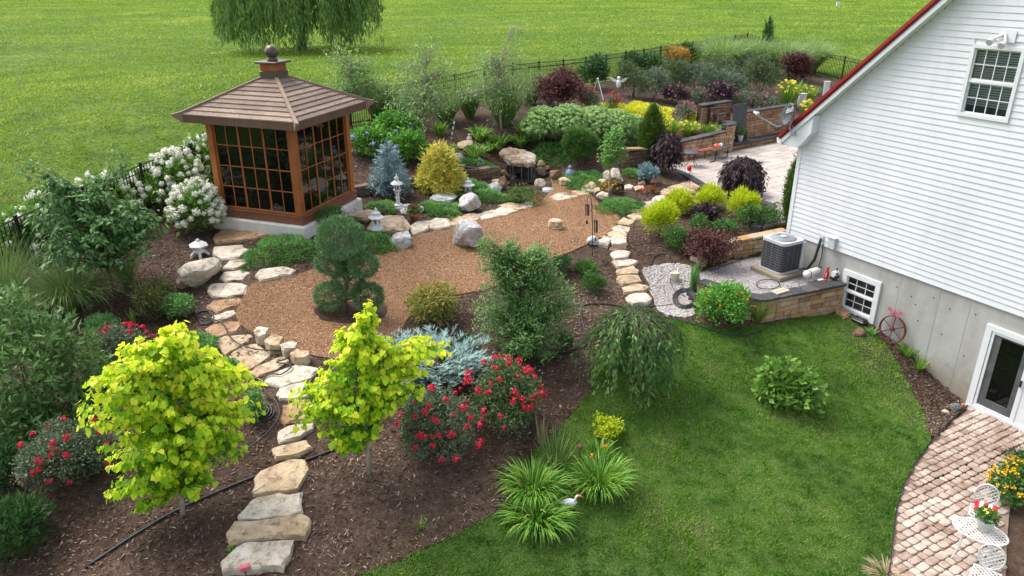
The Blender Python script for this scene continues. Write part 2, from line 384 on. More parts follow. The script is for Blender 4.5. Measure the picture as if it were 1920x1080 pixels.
GRAVEL = smoothpoly(px2([(440,590),(458,560),(470,535),(500,530),(548,522),(600,505),(660,492),(712,478),(742,463),(775,447),(830,432),(880,420),(935,408),(975,397),(1000,388),(1018,378),(1038,350),(1030,338),(1046,332),(1058,350),(1080,362),(1104,364),(1120,382),(1140,398),(1162,408),(1158,422),(1142,440),(1118,452),(1100,462),(1060,480),(1000,502),(930,542),(880,552),(800,568),(764,600),(748,632),(722,660),(690,690),(640,680),(575,668),(540,655),(505,635),(470,625),(450,612)]), 1)
tag(sheet('gravel_court', GRAVEL, .3, .055, M_gravel), kind='structure')
PINEBED = smoothpoly(px2([(585,588),(600,575),(650,572),(700,565),(728,572),(725,595),(700,612),(640,610),(605,606)]), 1)
tag(sheet('mulch_ring', PINEBED, .2, .085, M_mulch, wob=.02), kind='structure')
WG = smoothpoly(px2([(1201,508),(1225,502),(1262,496),(1298,503),(1300,525),(1290,545),(1285,560),(1300,580),(1302,597),(1262,597),(1232,586),(1228,570),(1215,530)]), 1)
tag(sheet('white_gravel', WG, .2, .05, M_wgravel, wob=.04), kind='structure')

# air-conditioner nook: gravel fill
mb = MB().prism(offs(NOOK, -.14), .9, NZ); tag(mb.build('gravel_nook', M_ggravel), kind='structure')

# ----- scattered small stuff lying on the ground
def meshnp(name, V, F, rnd=None, mat=None, parent=None, smooth=False):
    V = np.asarray(V, np.float32); F = np.asarray(F, np.int32); me = bpy.data.meshes.new(name)
    me.vertices.add(len(V)); me.vertices.foreach_set('co', V.ravel()); k = F.shape[1]
    me.loops.add(F.size); me.loops.foreach_set('vertex_index', F.ravel())
    me.polygons.add(len(F)); me.polygons.foreach_set('loop_start', np.arange(0, F.size, k, dtype=np.int32))
    me.update(calc_edges=True)
    if rnd is not None:
        a = me.attributes.new('rnd', 'FLOAT', 'POINT'); a.data.foreach_set('value', np.asarray(rnd, np.float32))
    return link(name, me, mat, parent, smooth)
def norm(a): return a / (np.linalg.norm(a, axis=-1, keepdims=True) + 1e-9)
def leaves(P, A, Nn, S, tm, rnd):
    """copies of a leaf template: P base points, A axis, Nn rough normal, S length"""
    TV, TF = tm; TV = np.asarray(TV, float); TF = np.asarray(TF)
    A = norm(A); Sd = norm(np.cross(A, Nn)); Nn = np.cross(Sd, A); n = len(P); S = np.asarray(S)[:, None, None]
    V = P[:, None] + S * (TV[None, :, 0:1] * Sd[:, None] + TV[None, :, 1:2] * A[:, None] + TV[None, :, 2:3] * Nn[:, None])
    F = TF[None] + (np.arange(n) * len(TV))[:, None, None]
    return V.reshape(-1, 3), F.reshape(-1, 3), np.repeat(rnd, len(TV))
def tri(w, bend=0): return ([(-w / 2, 0, 0), (w / 2, 0, 0), (0, 1, bend)], [(0, 1, 2)])
def oval(w, fold=.08, curl=0.0): return ([(0, 0, 0), (w / 2, .42, fold), (0, 1, -curl), (-w / 2, .42, fold)], [(0, 1, 2), (0, 2, 3)])
HEART = ([(0, 0, 0), (.36, -.12, .06), (.54, .22, .08), (.33, .66, .03), (0, 1.02, -.12), (-.33, .66, .03), (-.54, .22, .08), (-.36, -.12, .06)],
         [(0, 1, 2), (0, 2, 3), (0, 3, 4), (0, 4, 5), (0, 5, 6), (0, 6, 7)])
def randin(poly, n, rg):
    A = np.array([p[:2] for p in poly]); lo, hi = A.min(0), A.max(0); out = np.zeros((0, 2))
    while len(out) < n:
        q = rg.uniform(lo, hi, (n * 2, 2)); out = np.r_[out, q[inpoly(q[:, 0], q[:, 1], poly)]]
    return out[:n]
def area(poly): return abs(.5 * sum(poly[i - 1][0] * poly[i][1] - poly[i][0] * poly[i - 1][1] for i in range(len(poly))))
rg = np.random.default_rng(11)
M_blade = leafmat('lawn_blade', [(.058, .155, .018), (.105, .245, .026), (.16, .320, .036), (.24, .395, .06), (.42, .45, .16)], .4, .55)
n = int(min(330000, area(LAWN) * 3000)); q = randin(LAWN, n, rg); q = q[q[:, 1] > 7.6]
pn = np.array([mnoise.noise((a * .55, b * .55, 3.3)) * .6 + mnoise.noise((a * 1.9, b * 1.9, 7.7)) * .4 for a, b in q])
bd = np.min([np.hypot(q[:, 0] - a, q[:, 1] - b) for a, b in dens(SOIL[:10], .3)], 0)
keep = rg.random(len(q)) < np.clip(.25 + bd / .9, .25, 1) * np.clip(1.15 + pn * .9, .45, 1); q = q[keep]; pn = pn[keep]; bd = bd[keep]
eb = np.array(dens(le, .012)); eb = eb[eb[:, 1] < 20]; eb = eb + rg.normal(0, .07, eb.shape); q = np.r_[q, eb]; pn = np.r_[pn, rg.normal(.1, .25, len(eb))]; bd = np.r_[bd, np.full(len(eb), .5)]
n = len(q); P = np.c_[q, HT(q[:, 0], q[:, 1]) + .02]
th = rg.uniform(0, 2 * PI, n); A = np.c_[np.cos(th), np.sin(th), rg.uniform(.4, 1.8, n)]
tf = np.array([mnoise.noise((a * 4.5, b * 4.5, 1.1)) for a, b in q])
V, F, r_ = leaves(P, A, rg.normal(size=(n, 3)), rg.uniform(.04, .085, n) * (1 + .7 * np.clip(tf, -.4, 1)), tri(.24), np.clip(.08 + rg.beta(1.6, 2.2, n) * .75 + pn * .75 - tf * .25 + np.where(bd < .9, .3 * (1 - bd / .9), 0), 0, 1))
tag(meshnp('lawn_grass', V, F, r_, M_blade), 'short green mown grass blades covering the lawn', 'grass', kind='stuff')
M_fblade = leafmat('field_blade', [(.105, .20, .016), (.17, .29, .022), (.245, .37, .034), (.35, .46, .06), (.46, .52, .13)], .35, .6)
ty = 12 + 190 * rg.random(470000) ** 1.15; q = np.c_[rg.uniform(-.92, .86, 470000) * ty, ty]; q = q[(q[:, 1] > 12) & ~inpoly(q[:, 0], q[:, 1], MULCH) & ~inpoly(q[:, 0], q[:, 1], LAWN)]
fr_ = np.array([(a, b) for a, b, c in FENCE]); q = q[~inpoly(q[:, 0], q[:, 1], [(-17, 5), *map(tuple, fr_), (30, 20), (20, 4)])]
pn = np.array([mnoise.noise((a * .07, b * .12, 8.1)) * .75 + mnoise.noise((a * .25, b * .32, 5.1)) * .6 + mnoise.noise((a * .9, b * .9, 2.7)) * .4 for a, b in q]); n = len(q); th = rg.uniform(0, 2 * PI, n)
V, F, r_ = leaves(np.c_[q, HT(q[:, 0], q[:, 1]) - .01], np.c_[np.cos(th) * .7, np.sin(th) * .7, rg.uniform(.3, 1, n)], rg.normal(size=(n, 3)), rg.uniform(.07, .15, n) * (1 + .5 * np.clip(pn, -.5, 1)) * (.8 + q[:, 1] / 120), tri(.55), np.clip(.46 + pn * .5 + rg.normal(0, .10, n), 0, 1))
tag(meshnp('field_grass', V, F, r_, M_fblade), 'rough mown grass of the wide field behind the fence', 'grass', kind='stuff')
M_chip = leafmat('bark_chip', [(.037, .022, .015), (.085, .052, .036), (.15, .096, .068), (.265, .18, .135), (.48, .38, .30)], 0, .85, .2)
def chips(name, poly, n, L, w, mat, label, lift, cat, skip=(), near=None):
    q = randin(poly, n, rg)
    for s in skip: q = q[~inpoly(q[:, 0], q[:, 1], s)]
    if near: q = q[(q[:, 1] < near)]
    n = len(q); P = np.c_[q, HT(q[:, 0], q[:, 1]) + lift]; th = rg.uniform(0, 2 * PI, n)
    A = np.c_[np.cos(th), np.sin(th), rg.normal(0, .28, n)]; Nn = np.c_[rg.normal(0, .35, (n, 2)), np.ones(n)]
    V, F, r_ = leaves(P, A, Nn, rg.uniform(L * .5, L * 1.5, n), oval(w, .05), np.clip(rg.beta(1.5, 3, n) + .22 * np.array([mnoise.noise((a * .7, b * .7, 1.5)) for a, b in q]), 0, 1))
    return tag(meshnp(name, V, F, r_, mat), label, cat, kind='stuff')
gz = [f[:2] for f in FENCE]
chips('mulch_chips', [p for p in MULCH], 150000, .085, .32, M_chip, 'dark brown shredded bark mulch over the garden beds', .045, 'mulch', skip=(PATIO, NOOK, GRAVEL, WG), near=30)
M_straw = leafmat('dry_straw', [(.14, .10, .075), (.28, .21, .16), (.46, .37, .29), (.58, .49, .40)], 0, .85, .2)
q = randin(MULCH, 110000, rg); q = q[(q[:, 1] < 19) & ~inpoly(q[:, 0], q[:, 1], GRAVEL) & ~inpoly(q[:, 0], q[:, 1], WG)]
mk = np.array([mnoise.noise((a * .8, b * .8, 4.2)) + .5 * mnoise.noise((a * 2.6, b * 2.6, 9.2)) for a, b in q]); q = q[mk + rg.normal(0, .22, len(q)) > .12]; n = len(q); th = rg.uniform(0, 2 * PI, n)
V, F, r_ = leaves(np.c_[q, HT(q[:, 0], q[:, 1]) + .055], np.c_[np.cos(th), np.sin(th), rg.normal(0, .3, n)], np.c_[rg.normal(0, .3, (n, 2)), np.ones(n)], rg.uniform(.03, .12, n), oval(.13, .02), rg.beta(1.5, 2.2, n))
tag(meshnp('mulch_straw', V, F, r_, M_straw), 'pale dry straw-like shreds lying on the foreground mulch', 'mulch', kind='stuff')
M_wchip = leafmat('white_chip', [(.42, .37, .34), (.66, .62, .59), (.80, .78, .76)], 0, .7, .3)
chips('white_gravel_chips', WG, 14000, .034, .8, M_wchip, 'white stone chips spread beside the stepping path', .06, 'gravel')
M_schip = leafmat('soil_crumb', [(.05, .03, .02), (.11, .07, .05), (.18, .13, .09), (.36, .30, .25)], 0, .85, .2)
tag(sheet('soil_strip', [LOWP[k] for k in (15, 14, 13, 12)] + [(16.5, 15.2), (16, 6)] + [LOWP[-1]][:0] , .35, .02, M_soil), kind='structure') if False else None
SOIL2 = [tuple(onZ(*p, LZ)[:2]) for p in [(1925,850),(1905,900),(1893,960),(1888,1030),(1885,1130),(2300,1130),(2200,850)]]
tag(sheet('soil_strip', SOIL2, .3, .03, M_soil, wob=.01), kind='structure')
chips('soil_litter', SOIL, 5000, .07, .35, M_schip, 'dry leaf litter and crumbs on the bare soil', .05, 'litter')
M_pchip = leafmat('pebble', [(.19, .098, .048), (.33, .17, .078), (.45, .25, .12), (.54, .34, .19), (.66, .50, .34)], 0, .6, .3)
chips('gravel_pebbles', GRAVEL, 120000, .024, .8, M_pchip, 'reddish brown pea gravel loose on the court', .064, 'gravel', skip=(PINEBED,))

# ============================================================= stones
M_tan = rockmat('sandstone_tan', (.38, .26, .155), (.51, .385, .25), (.63, .51, .37))
M_cream = rockmat('limestone_cream', (.46, .39, .29), (.58, .51, .41), (.66, .61, .52), dark=(.12, .095, .07))
M_orange = rockmat('sandstone_orange', (.30, .175, .09), (.42, .26, .145), (.52, .37, .23))
M_grey = rockmat('limestone_grey', (.30, .30, .31), (.50, .49, .48), (.62, .61, .60), 3, dark=(.07, .07, .075))
M_dark = rockmat('wet_stone_cave_shade', (.02, .017, .015), (.035, .028, .024), (.08, .06, .045), 2, rough=.35)  # wet stone; its near-black colour stands for the shade in the waterfall cavity
M_brownrock = rockmat('brown_stone', (.12, .075, .05), (.2, .12, .08), (.3, .2, .14))
def slab(pts, thick, mat, parent, seed, name='stone', lift=.05, tilt=0):
    """flat irregular flagstone lying on the ground, outline given by its corners"""
    rg = np.random.default_rng(seed); Q = [ground(*p, .05) for p in pts]; c = np.mean(Q, 0)
    ring = []
    for i in range(len(Q)):
        a, b = Q[i][:2], Q[(i + 1) % len(Q)][:2]; L = np.linalg.norm(b - a); ring.append(a)
        for k in range(1, max(2, int(L / .16)) ):
            e = k / max(2, int(L / .16)); pt = a + (b - a) * e; nn = np.array([b[1] - a[1], a[0] - b[0]]) / (L + 1e-9); ring.append(pt + nn * rg.normal() * .018)
    ring = np.array(ring); n = len(ring); zb = HT(ring[:, 0], ring[:, 1]); zt = np.polyfit
    A_ = np.c_[np.ones(n), ring - c[:2]]; co, *_ = np.linalg.lstsq(A_, zb, rcond=None); pl = A_ @ (co * [1, .7, .7]) + thick
    V = []; F = []
    for s_, zz, nz in ((1.0, zb - .12, 0), (1.015, pl - .045, .008), (.985, pl - .008, .007), (.93, pl + .004, .006), (.55, None, .008)):
        rr = c[:2] + (ring - c[:2]) * s_
        if zz is None: zz = np.c_[np.ones(n), rr - c[:2]] @ (co * [1, .7, .7]) + thick + .006
        zz = zz + rg.normal(0, 1, n) * nz
        rr = rr + rg.normal(0, 1, rr.shape) * (.008 if s_ < 1.01 else .012)
        V += [(x, y, z) for (x, y), z in zip(rr, zz)]
    V.append((*c[:2], co[0] + thick + .008))
    for r in range(4):
        for i in range(n):
            j = (i + 1) % n; F.append((r * n + i, r * n + j, r * n + n + j, r * n + n + i))
    F += [(4 * n + i, 4 * n + (i + 1) % n, 5 * n) for i in range(n)]
    return MB().add(V, F).build(name, mat, parent)
def zz(pts, ox, oy, s): return [(ox + a / s, oy + b / s) for a, b in pts]
lower = tag(thing('stepping_stone_path', None, None, (0, 0, 0)), kind='structure')
lower['label'] = 'curving path of tan and white flagstone steps climbing from the bottom edge past the golden trees'
C_, T_, O_, G_ = M_cream, M_tan, M_orange, M_grey
for i, (m, th, p) in enumerate([
    (C_, .17, [(417,1062),(445,1033),(470,1024),(552,1022),(545,1050),(530,1074),(500,1072),(420,1078)]), (T_, .18, [(427,1005),(440,987),(500,984),(570,973),(583,982),(575,1013),(530,1018),(432,1024)]),
    (C_, .13, [(446,972),(470,946),(482,937),(566,928),(567,966),(540,977),(450,981)]), (T_, .10, [(472,930),(478,898),(500,880),(540,864),(572,863),(580,884),(558,922),(475,932)]),
    (T_, .12, [(510,846),(530,840),(575,829),(587,844),(560,857),(518,864)]), (C_, .12, [(522,815),(540,803),(590,797),(588,808),(565,824),(525,835)]),
    (O_, .08, [(525,790),(530,762),(556,750),(590,752),(572,788),(535,798)]), (C_, .1, [(519,742),(524,732),(560,718),(588,726),(575,748),(525,752)]),
    (C_, .1, [(486,722),(520,698),(556,686),(598,694),(584,712),(530,730)]), (T_, .08, [(465,703),(492,684),(535,668),(543,678),(520,694),(482,710)]),
    (T_, .06, [(428,668),(455,647),(484,643),(508,666),(485,684),(462,700),(440,688)]), (T_, .06, [(402,640),(420,630),(466,626),(474,631),(446,653),(422,667)]),
    (O_, .06, [(384,618),(400,608),(432,601),(458,603),(444,622),(404,634)]), (C_, .06, [(397,592),(440,581),(444,588),(424,598),(398,604)]),
    (O_, .06, [(387,575),(400,563),(455,559),(448,571),(408,586)]), (C_, .08, [(390,548),(395,534),(440,530),(466,536),(458,554),(402,560)]),
    (C_, .07, [(412,524),(420,511),(455,505),(470,511),(455,526),(420,530)]), (C_, .07, [(418,502),(430,489),(460,486),(462,494),(440,506)]), (C_, .09, [(399,480),(402,464),(455,460),(468,469),(450,484),(415,489)]),
    (O_, .10, [(400,448),(416,431),(460,428),(508,438),(475,450),(405,458)])]):
    slab(p, th, m, lower, i)
blk = tag(thing('stone_edging', None, None), kind='structure'); blk['label'] = 'row of squared and natural edging stones along the rim of the gravel court'
for i, (x0, y0, x1, y1, m) in enumerate([(478,618,506,646,C_),(499,633,533,664,T_),(527,648,560,670,C_),(545,661,582,687,T_)]):
    slab([(x0,(y0*.4+y1*.6)),(x0*.6+x1*.4,y0+8),(x1,y0*.55+y1*.45),(x1-6,y1-2),(x0+8,y1)], .26, m, blk, 60 + i)
for i, (m, th, p) in enumerate([(C_,.12,[(478,521),(486,510),(530,502),(553,509),(545,519),(490,531)]),
    (C_, .10, [(762,428),(785,416),(806,416),(804,432),(776,443)]), (C_, .12, [(804,417),(818,411),(840,413),(845,426),(830,432),(808,431)]), (T_, .08, [(838,412),(862,405),(872,414),(862,422),(846,424)]),
    (T_, .08, [(864,406),(888,400),(902,408),(894,415),(876,418)]), (C_, .08, [(892,402),(925,394),(936,402),(928,410),(904,413)]), (C_, .08, [(926,396),(940,388),(960,392),(972,396),(950,405),(930,406)]),
    (T_, .08, [(932,386),(955,380),(975,384),(984,392),(970,396),(948,390)]), (C_, .08, [(968,388),(984,379),(1000,380),(1000,389),(984,393)]), (O_, .05, [(1016,375),(1032,370),(1040,378),(1020,381)]),
    (C_, .06, [(1028,369),(1044,362),(1078,361),(1086,368),(1066,374),(1042,377)]), (T_, .08, [(1072,360),(1084,357),(1106,360),(1102,366),(1086,367)]), (C_, .1, [(1089,356),(1098,352),(1112,353),(1112,361),(1094,360)]),
    (T_, .1, [(1111,355),(1122,352),(1126,360),(1114,364)]), (C_, .1, [(1166,350),(1180,347),(1188,351),(1182,356),(1168,357)]), (T_, .1, [(1188,352),(1206,350),(1208,356),(1192,359)])]):
    slab(p, th, m, blk, 80 + i)
rp = tag(thing('stepping_stone_path', None, None), kind='structure'); rp['label'] = 'flagstone steps between the gravel court and the golden shrubs, leading up to the pale patio'
for i, (m, th, p) in enumerate([(C_,.14,[(525,930),(600,895),(690,892),(730,945),(690,970),(585,978)]),(T_,.13,[(500,850),(620,822),(715,850),(660,880),(520,893)]),(T_,.13,[(460,795),(490,755),(630,755),(650,810),(600,825),(510,835)]),
    (T_,.12,[(460,720),(590,685),(630,720),(625,750),(480,760)]),(C_,.12,[(425,650),(560,640),(630,652),(560,690),(465,698)]),(C_,.12,[(415,590),(470,572),(570,580),(550,620),(450,637)]),(M_brownrock,.10,[(410,545),(540,530),(553,560),(480,572),(415,570)]),
    (C_,.14,[(418,490),(440,470),(540,475),(540,525),(435,533)]),(C_,.18,[(318,510),(400,480),(420,500),(400,545),(330,525)]),(T_,.10,[(398,435),(440,415),(545,440),(540,462),(410,470)]),(C_,.08,[(420,400),(470,372),(560,385),(558,425),(500,425)]),
    (T_,.08,[(465,350),(520,315),(600,335),(570,375),(480,370)]),(T_,.07,[(540,300),(570,280),(650,295),(655,325),(600,335)]),(T_,.07,[(558,265),(620,248),(690,270),(650,290),(570,280)]),(C_,.07,[(650,232),(700,210),(740,235),(700,262),(655,250)]),
    (C_,.07,[(662,195),(730,190),(790,205),(740,222),(690,215)]),(C_,.07,[(730,170),(760,150),(835,152),(830,180),(780,195),(735,190)]),(T_,.08,[(790,120),(820,98),(890,110),(880,135),(830,148),(790,140)]),
    (T_,.08,[(840,90),(930,65),(1055,110),(1030,125),(900,112)]),(T_,.08,[(935,60),(1010,40),(1100,55),(1070,100),(1030,95)]),(T_,.1,[(345,462),(380,452),(410,475),(370,482)])]):
    slab(zz(p, 1040, 330, 4), th, m, rp, 120 + i)

_ico = None
def ico():
    global _ico
    if _ico is None:
        import bmesh
        bm = bmesh.new(); bmesh.ops.create_icosphere(bm, subdivisions=4, radius=1); bm.verts.ensure_lookup_table()
        _ico = (np.array([v.co[:] for v in bm.verts]), [tuple(v.index for v in f.verts) for f in bm.faces]); bm.free()
    return _ico
def dome(x0, y0, x1, y1, sink=.1, B=None):
    """centre and half-axes of a rounded thing resting on the ground whose outline fills the box"""
    cx = (x0 + x1) / 2
    if B is None:
        B = ground(cx, y1); t = depth(B); phi = math.atan2(CAMZ - B[2], math.hypot(B[0], B[1])); rx = (x1 - x0) / 2 * t / FPX
        B = ground(cx, y1 - min(.8 * rx * math.sin(phi) / t * FPX, .45 * (y1 - y0)))
    t = depth(B); phi = math.atan2(CAMZ - B[2], math.hypot(B[0], B[1])); rx = (x1 - x0) / 2 * t / FPX; ry = rx
    hh = (y1 - y0) / 2 * t / FPX; ry = min(ry, hh / math.sin(phi) * .85)
    rz = math.sqrt(max(hh * hh - (ry * math.sin(phi)) ** 2, (.3 * hh) ** 2)) / math.cos(phi)
    C, _ = upright(cx, (y0 + y1) / 2, B); return B, C, rx, ry, rz
def boulder(name, label, box, mat, seed, cuts=9, flat=None, rough=.09, group=None, yaw=None, cat='boulder'):
    B, C, rx, ry, rz = dome(*box); rg = np.random.default_rng(seed); V, F = ico(); V = V.copy()
    for k in range(cuts):
        d = norm(rg.normal(size=3)); h = rg.uniform(.55, .85); o = V @ d; V = V - np.outer(np.maximum(o - h, 0), d) * .88
    if flat: V[:, 2] = np.where(V[:, 2] > flat, flat + (V[:, 2] - flat) * .12, V[:, 2])
    V = V * (1.14 / max(np.abs(V).max(), .1)) if False else V
    V = V / np.abs(V).max(0)
    off = rg.uniform(0, 50, 3)
    nz = np.array([mnoise.fractal(Vector(v * 2.2 + off), 1, 2.1, 5) for v in V]); V = V * (1 + nz[:, None] * rough)
    f = np.array([B[0], B[1]]); f /= np.linalg.norm(f); sx = np.array([f[1], -f[0]])
    W = np.c_[C[0] + sx[0] * V[:, 0] * rx + f[0] * V[:, 1] * ry, C[1] + sx[1] * V[:, 0] * rx + f[1] * V[:, 1] * ry, C[2] + V[:, 2] * rz]
    gm = hz(C[0], C[1]); W[:, 2] = np.where(W[:, 2] < gm - .08, gm - .08, W[:, 2])
    me = bpy.data.meshes.new(name); me.from_pydata((W - B).tolist(), [], F); me.update()
    o = link(name, me, mat, None, False); o.location = B.tolist(); return tag(o, label, cat, group)
for nm, lb, bx, m, k in [
    ('boulder', 'large rounded pale boulder beside the white slabs left of the gravel', (335,478,414,538), M_cream, {}),
    ('boulder', 'small brown stone tucked under the large rounded pale boulder', (331,518,354,543), M_tan, {}),
    ('boulder', 'tall grey and white boulder standing alone in the brown gravel', (847,410,909,472), M_grey, dict(cuts=12)),
    ('boulder', 'small grey boulder at the gravel edge left of the cream slabs', (731,433,777,465), M_grey, {}),
    ('boulder', 'upright white rock leaning between two green juniper mats', (857,361,901,401), M_grey, {}),
    ('boulder', 'flat grey rock lying under the golden conifer', (798,359,858,382), M_grey, {}),
    ('boulder', 'broad tan slab carrying the small pagoda lantern', (684,401,768,444), M_tan, dict(flat=.45)),
    ('boulder', 'tan slab against the right side of the gazebo base', (648,388,704,420), M_tan, dict(flat=.4)),
    ('boulder', 'pale rock leaning on the white gazebo slab', (649,384,674,402), M_cream, {}),
    ('boulder', 'white rock under the tall pagoda lantern', (741,382,794,404), M_grey, {}),
    ('boulder', 'white quartz rock behind the slender pale-trunked tree', (1130,315,1173,345), M_cream, dict(cuts=11)),
    ('boulder', 'squared tan block at the foot of the pale tree trunk', (1118,357,1142,378), M_cream, dict(cuts=12)),
    ('boulder', 'grey angular rock on the mulch left of the fern', (842,284,874,302), M_grey, {}),
    ('boulder', 'tan rock carrying the small grey figure behind the ferns', (857,263,894,284), M_tan, {}),
    ('boulder', 'white upright stone right of the waterfall pool', (1001,332,1023,356), M_cream, {}),
    ('boulder', 'white low stone at the pool outlet', (1015,351,1038,363), M_grey, {}),
    ('boulder', 'grey rounded stone left of the waterfall pool', (912,342,941,362), M_grey, {}),
    ('boulder', 'tan stone beside the blue figure at the juniper edge', (1047,332,1072,350), M_tan, {}),
    ('boulder', 'long tan edging rock in front of the blue figure', (1093,340,1126,356), M_tan, {}),
    ('boulder', 'white stone at the right end of the juniper mat', (1117,334,1138,346), M_cream, {}),
    ('boulder', 'striped dark stone right of the waterfall', (1030,318,1053,338), M_brownrock, {}),
    ('boulder', 'brown angular stone touching the right side of the waterfall', (1001,312,1024,334), M_brownrock, {}),
    ('boulder', 'brown upright stone left of the waterfall pool', (934,330,954,358), M_brownrock, {}),
    ('boulder', 'grey-white stone at the end of the step row below the wind chimes', (1100,442,1126,464), M_grey, {}),
    ('boulder', 'mauve squared stone on the mulch right of the orange flowers', (1196,339,1213,352), M_brownrock, dict(cuts=12)),
    ('boulder', 'reddish rock on the lawn edge below the black box', (1598,614,1622,632), M_brownrock, {}),
    ('boulder', 'brown stone between golden shrubs by the patio edge', (1349,350,1369,368), M_brownrock, {}),
    ('boulder', 'pale flat stone in the white gravel', (1256,500,1277,532), M_cream, dict(flat=.3)),
    ('boulder', 'pale stone on the soil near the basement door', (1765,768,1780,780), M_cream, {}),
]: boulder(nm, lb, bx, m, abs(hash(lb)) % 9999 if False else sum(map(ord, lb)), group='garden rocks', **k)

# ============================================================= house
def boards(name, col1, col2, grain=(1, 18, 18), rough=.6, tint=.3, coord='Object', knots=False, spec=.3):
    m, t, p = newmat(name)
    f = noise(t, 3, 6, .65, vec=mapping(t, grain, coord=coord), dist=.5)
    c = objtint(t, ramp(t, f, [(.3, col1), (.7, col2)]), tint)
    c = mix(t, c, ramp(t, noise(t, 1.6, 5, .6, 'World'), [(.35, (.62, .6, .6)), (.62, (1, 1, 1))]), .6, 'MULTIPLY')
    if knots:
        v = N(t, 'ShaderNodeTexVoronoi', Scale=2.2); t.links.new(mapping(t, (1, 1, 1), coord='World'), v.inputs['Vector'])
        c = mix(t, c, ramp(t, v.outputs['Distance'], [(.05, (.25, .2, .18)), (.11, (1, 1, 1))]), .8, 'MULTIPLY')
    t.links.new(c, p.inputs['Base Color']); p.inputs['Roughness'].default_value = rough; p.inputs['Specular IOR Level'].default_value = spec
    bump(t, p, f, .25, .01); return m
def objtint(t, col, amt=.35):
    oi = N(t, 'ShaderNodeObjectInfo'); r = ramp(t, oi.outputs['Random'], [(0, (1 - amt,) * 3), (1, (1, 1, 1))])
    return mix(t, col, r, 1.0, 'MULTIPLY')
def sidingmat():
    m, t, p = newmat('white_vinyl_siding')
    c = ramp(t, noise(t, .8, 5, .6, 'World'), [(.3, (.65, .667, .692)), (.7, (.71, .722, .742))])
    c = mix(t, c, ramp(t, noise(t, 1, 5, .7, vec=mapping(t, (2.5, 2.5, .25))), [(.35, (.90, .90, .89)), (.6, (1, 1, 1))]), .7, 'MULTIPLY')
    t.links.new(c, p.inputs['Base Color']); p.inputs['Roughness'].default_value = .45; p.inputs['Specular IOR Level'].default_value = .3
    bump(t, p, noise(t, 1, 4, .6, vec=mapping(t, (3, 3, 60))), .08, .005); return m
M_siding = sidingmat()
M_white = plain('white_trim', (.68, .69, .705), .4, var=.04)
M_soffit = plain('soffit_white', (.66, .68, .69), .5, var=.05)
M_red = plain('red_metal_roof', (.26, .012, .016), .35, var=.18, scale=3)
def concretemat(name, base, seams=True):
    m, t, p = newmat(name)
    lo, hi = tuple(c * .82 for c in base), tuple(min(1, c * 1.1) for c in base)
    c = ramp(t, noise(t, .9, 7, .68, 'World', .4), [(.3, lo), (.7, hi)])
    c = mix(t, c, ramp(t, noise(t, 7, 5, .7, 'World'), [(.25, (.72, .7, .67)), (.42, (1, 1, 1))]), .6, 'MULTIPLY')
    c = mix(t, c, ramp(t, noise(t, 1, 5, .6, vec=mapping(t, (2.2, 2.2, .35))), [(.32, (.80, .77, .70)), (.55, (1, 1, 1))]), .8, 'MULTIPLY')
    if seams:
        g = t.nodes.new('ShaderNodeNewGeometry'); sp = N(t, 'ShaderNodeSeparateXYZ'); t.links.new(g.outputs['Position'], sp.inputs[0]); ad = N(t, 'ShaderNodeMath', operation='MULTIPLY_ADD'); t.links.new(noise(t, 1.7, 6, .7, 'World'), ad.inputs[0]); ad.inputs[1].default_value = -1.3; t.links.new(sp.outputs['Z'], ad.inputs[2])
        c = mix(t, c, ramp(t, ad.outputs[0], [(.0, (.70, .58, .43)), (.55, (1, 1, 1))]), .75, 'MULTIPLY')
    t.links.new(c, p.inputs['Base Color']); p.inputs['Roughness'].default_value = .85; p.inputs['Specular IOR Level'].default_value = .2
    bump(t, p, noise(t, 22, 5, .6, 'World'), .12, .01); return m
M_conc = concretemat('foundation_concrete', (.40, .395, .375)); M_slab = concretemat('pale_concrete', (.60, .585, .55), False)
M_black = plain('black_plastic', (.012, .012, .013), .4, var=.3); M_rubber = plain('black_rubber_hose', (.020, .021, .022), .5, var=.35)
M_dkglass, t_, p_ = newmat('dark_glass'); p_.inputs['Base Color'].default_value = (.004, .005, .004, 1); p_.inputs['Roughness'].default_value = .04; p_.inputs['Specular IOR Level'].default_value = .42
M_dkgap = plain('dark_interior', (.085, .088, .092), .9, var=.3)
M_screen = plain('grey_insect_screen', (.085, .088, .092), .6, var=.35, scale=3)
def glassmat():
    m = bpy.data.materials.new('window_glass'); m.use_nodes = True; t = m.node_tree; t.nodes.clear()
    o = t.nodes.new('ShaderNodeOutputMaterial'); tr = N(t, 'ShaderNodeBsdfTransparent'); tr.inputs[0].default_value = (.86, .9, .9, 1)
    g = N(t, 'ShaderNodeBsdfGlossy', Roughness=.03); fr = N(t, 'ShaderNodeFresnel', IOR=1.5); mx = N(t, 'ShaderNodeMixShader')
    t.links.new(fr.outputs[0], mx.inputs[0]); t.links.new(tr.outputs[0], mx.inputs[1]); t.links.new(g.outputs[0], mx.inputs[2]); t.links.new(mx.outputs[0], o.inputs[0]); return m
M_glass = glassmat(); M_blind = plain('white_blind', (.62, .63, .62), .5, var=.05)

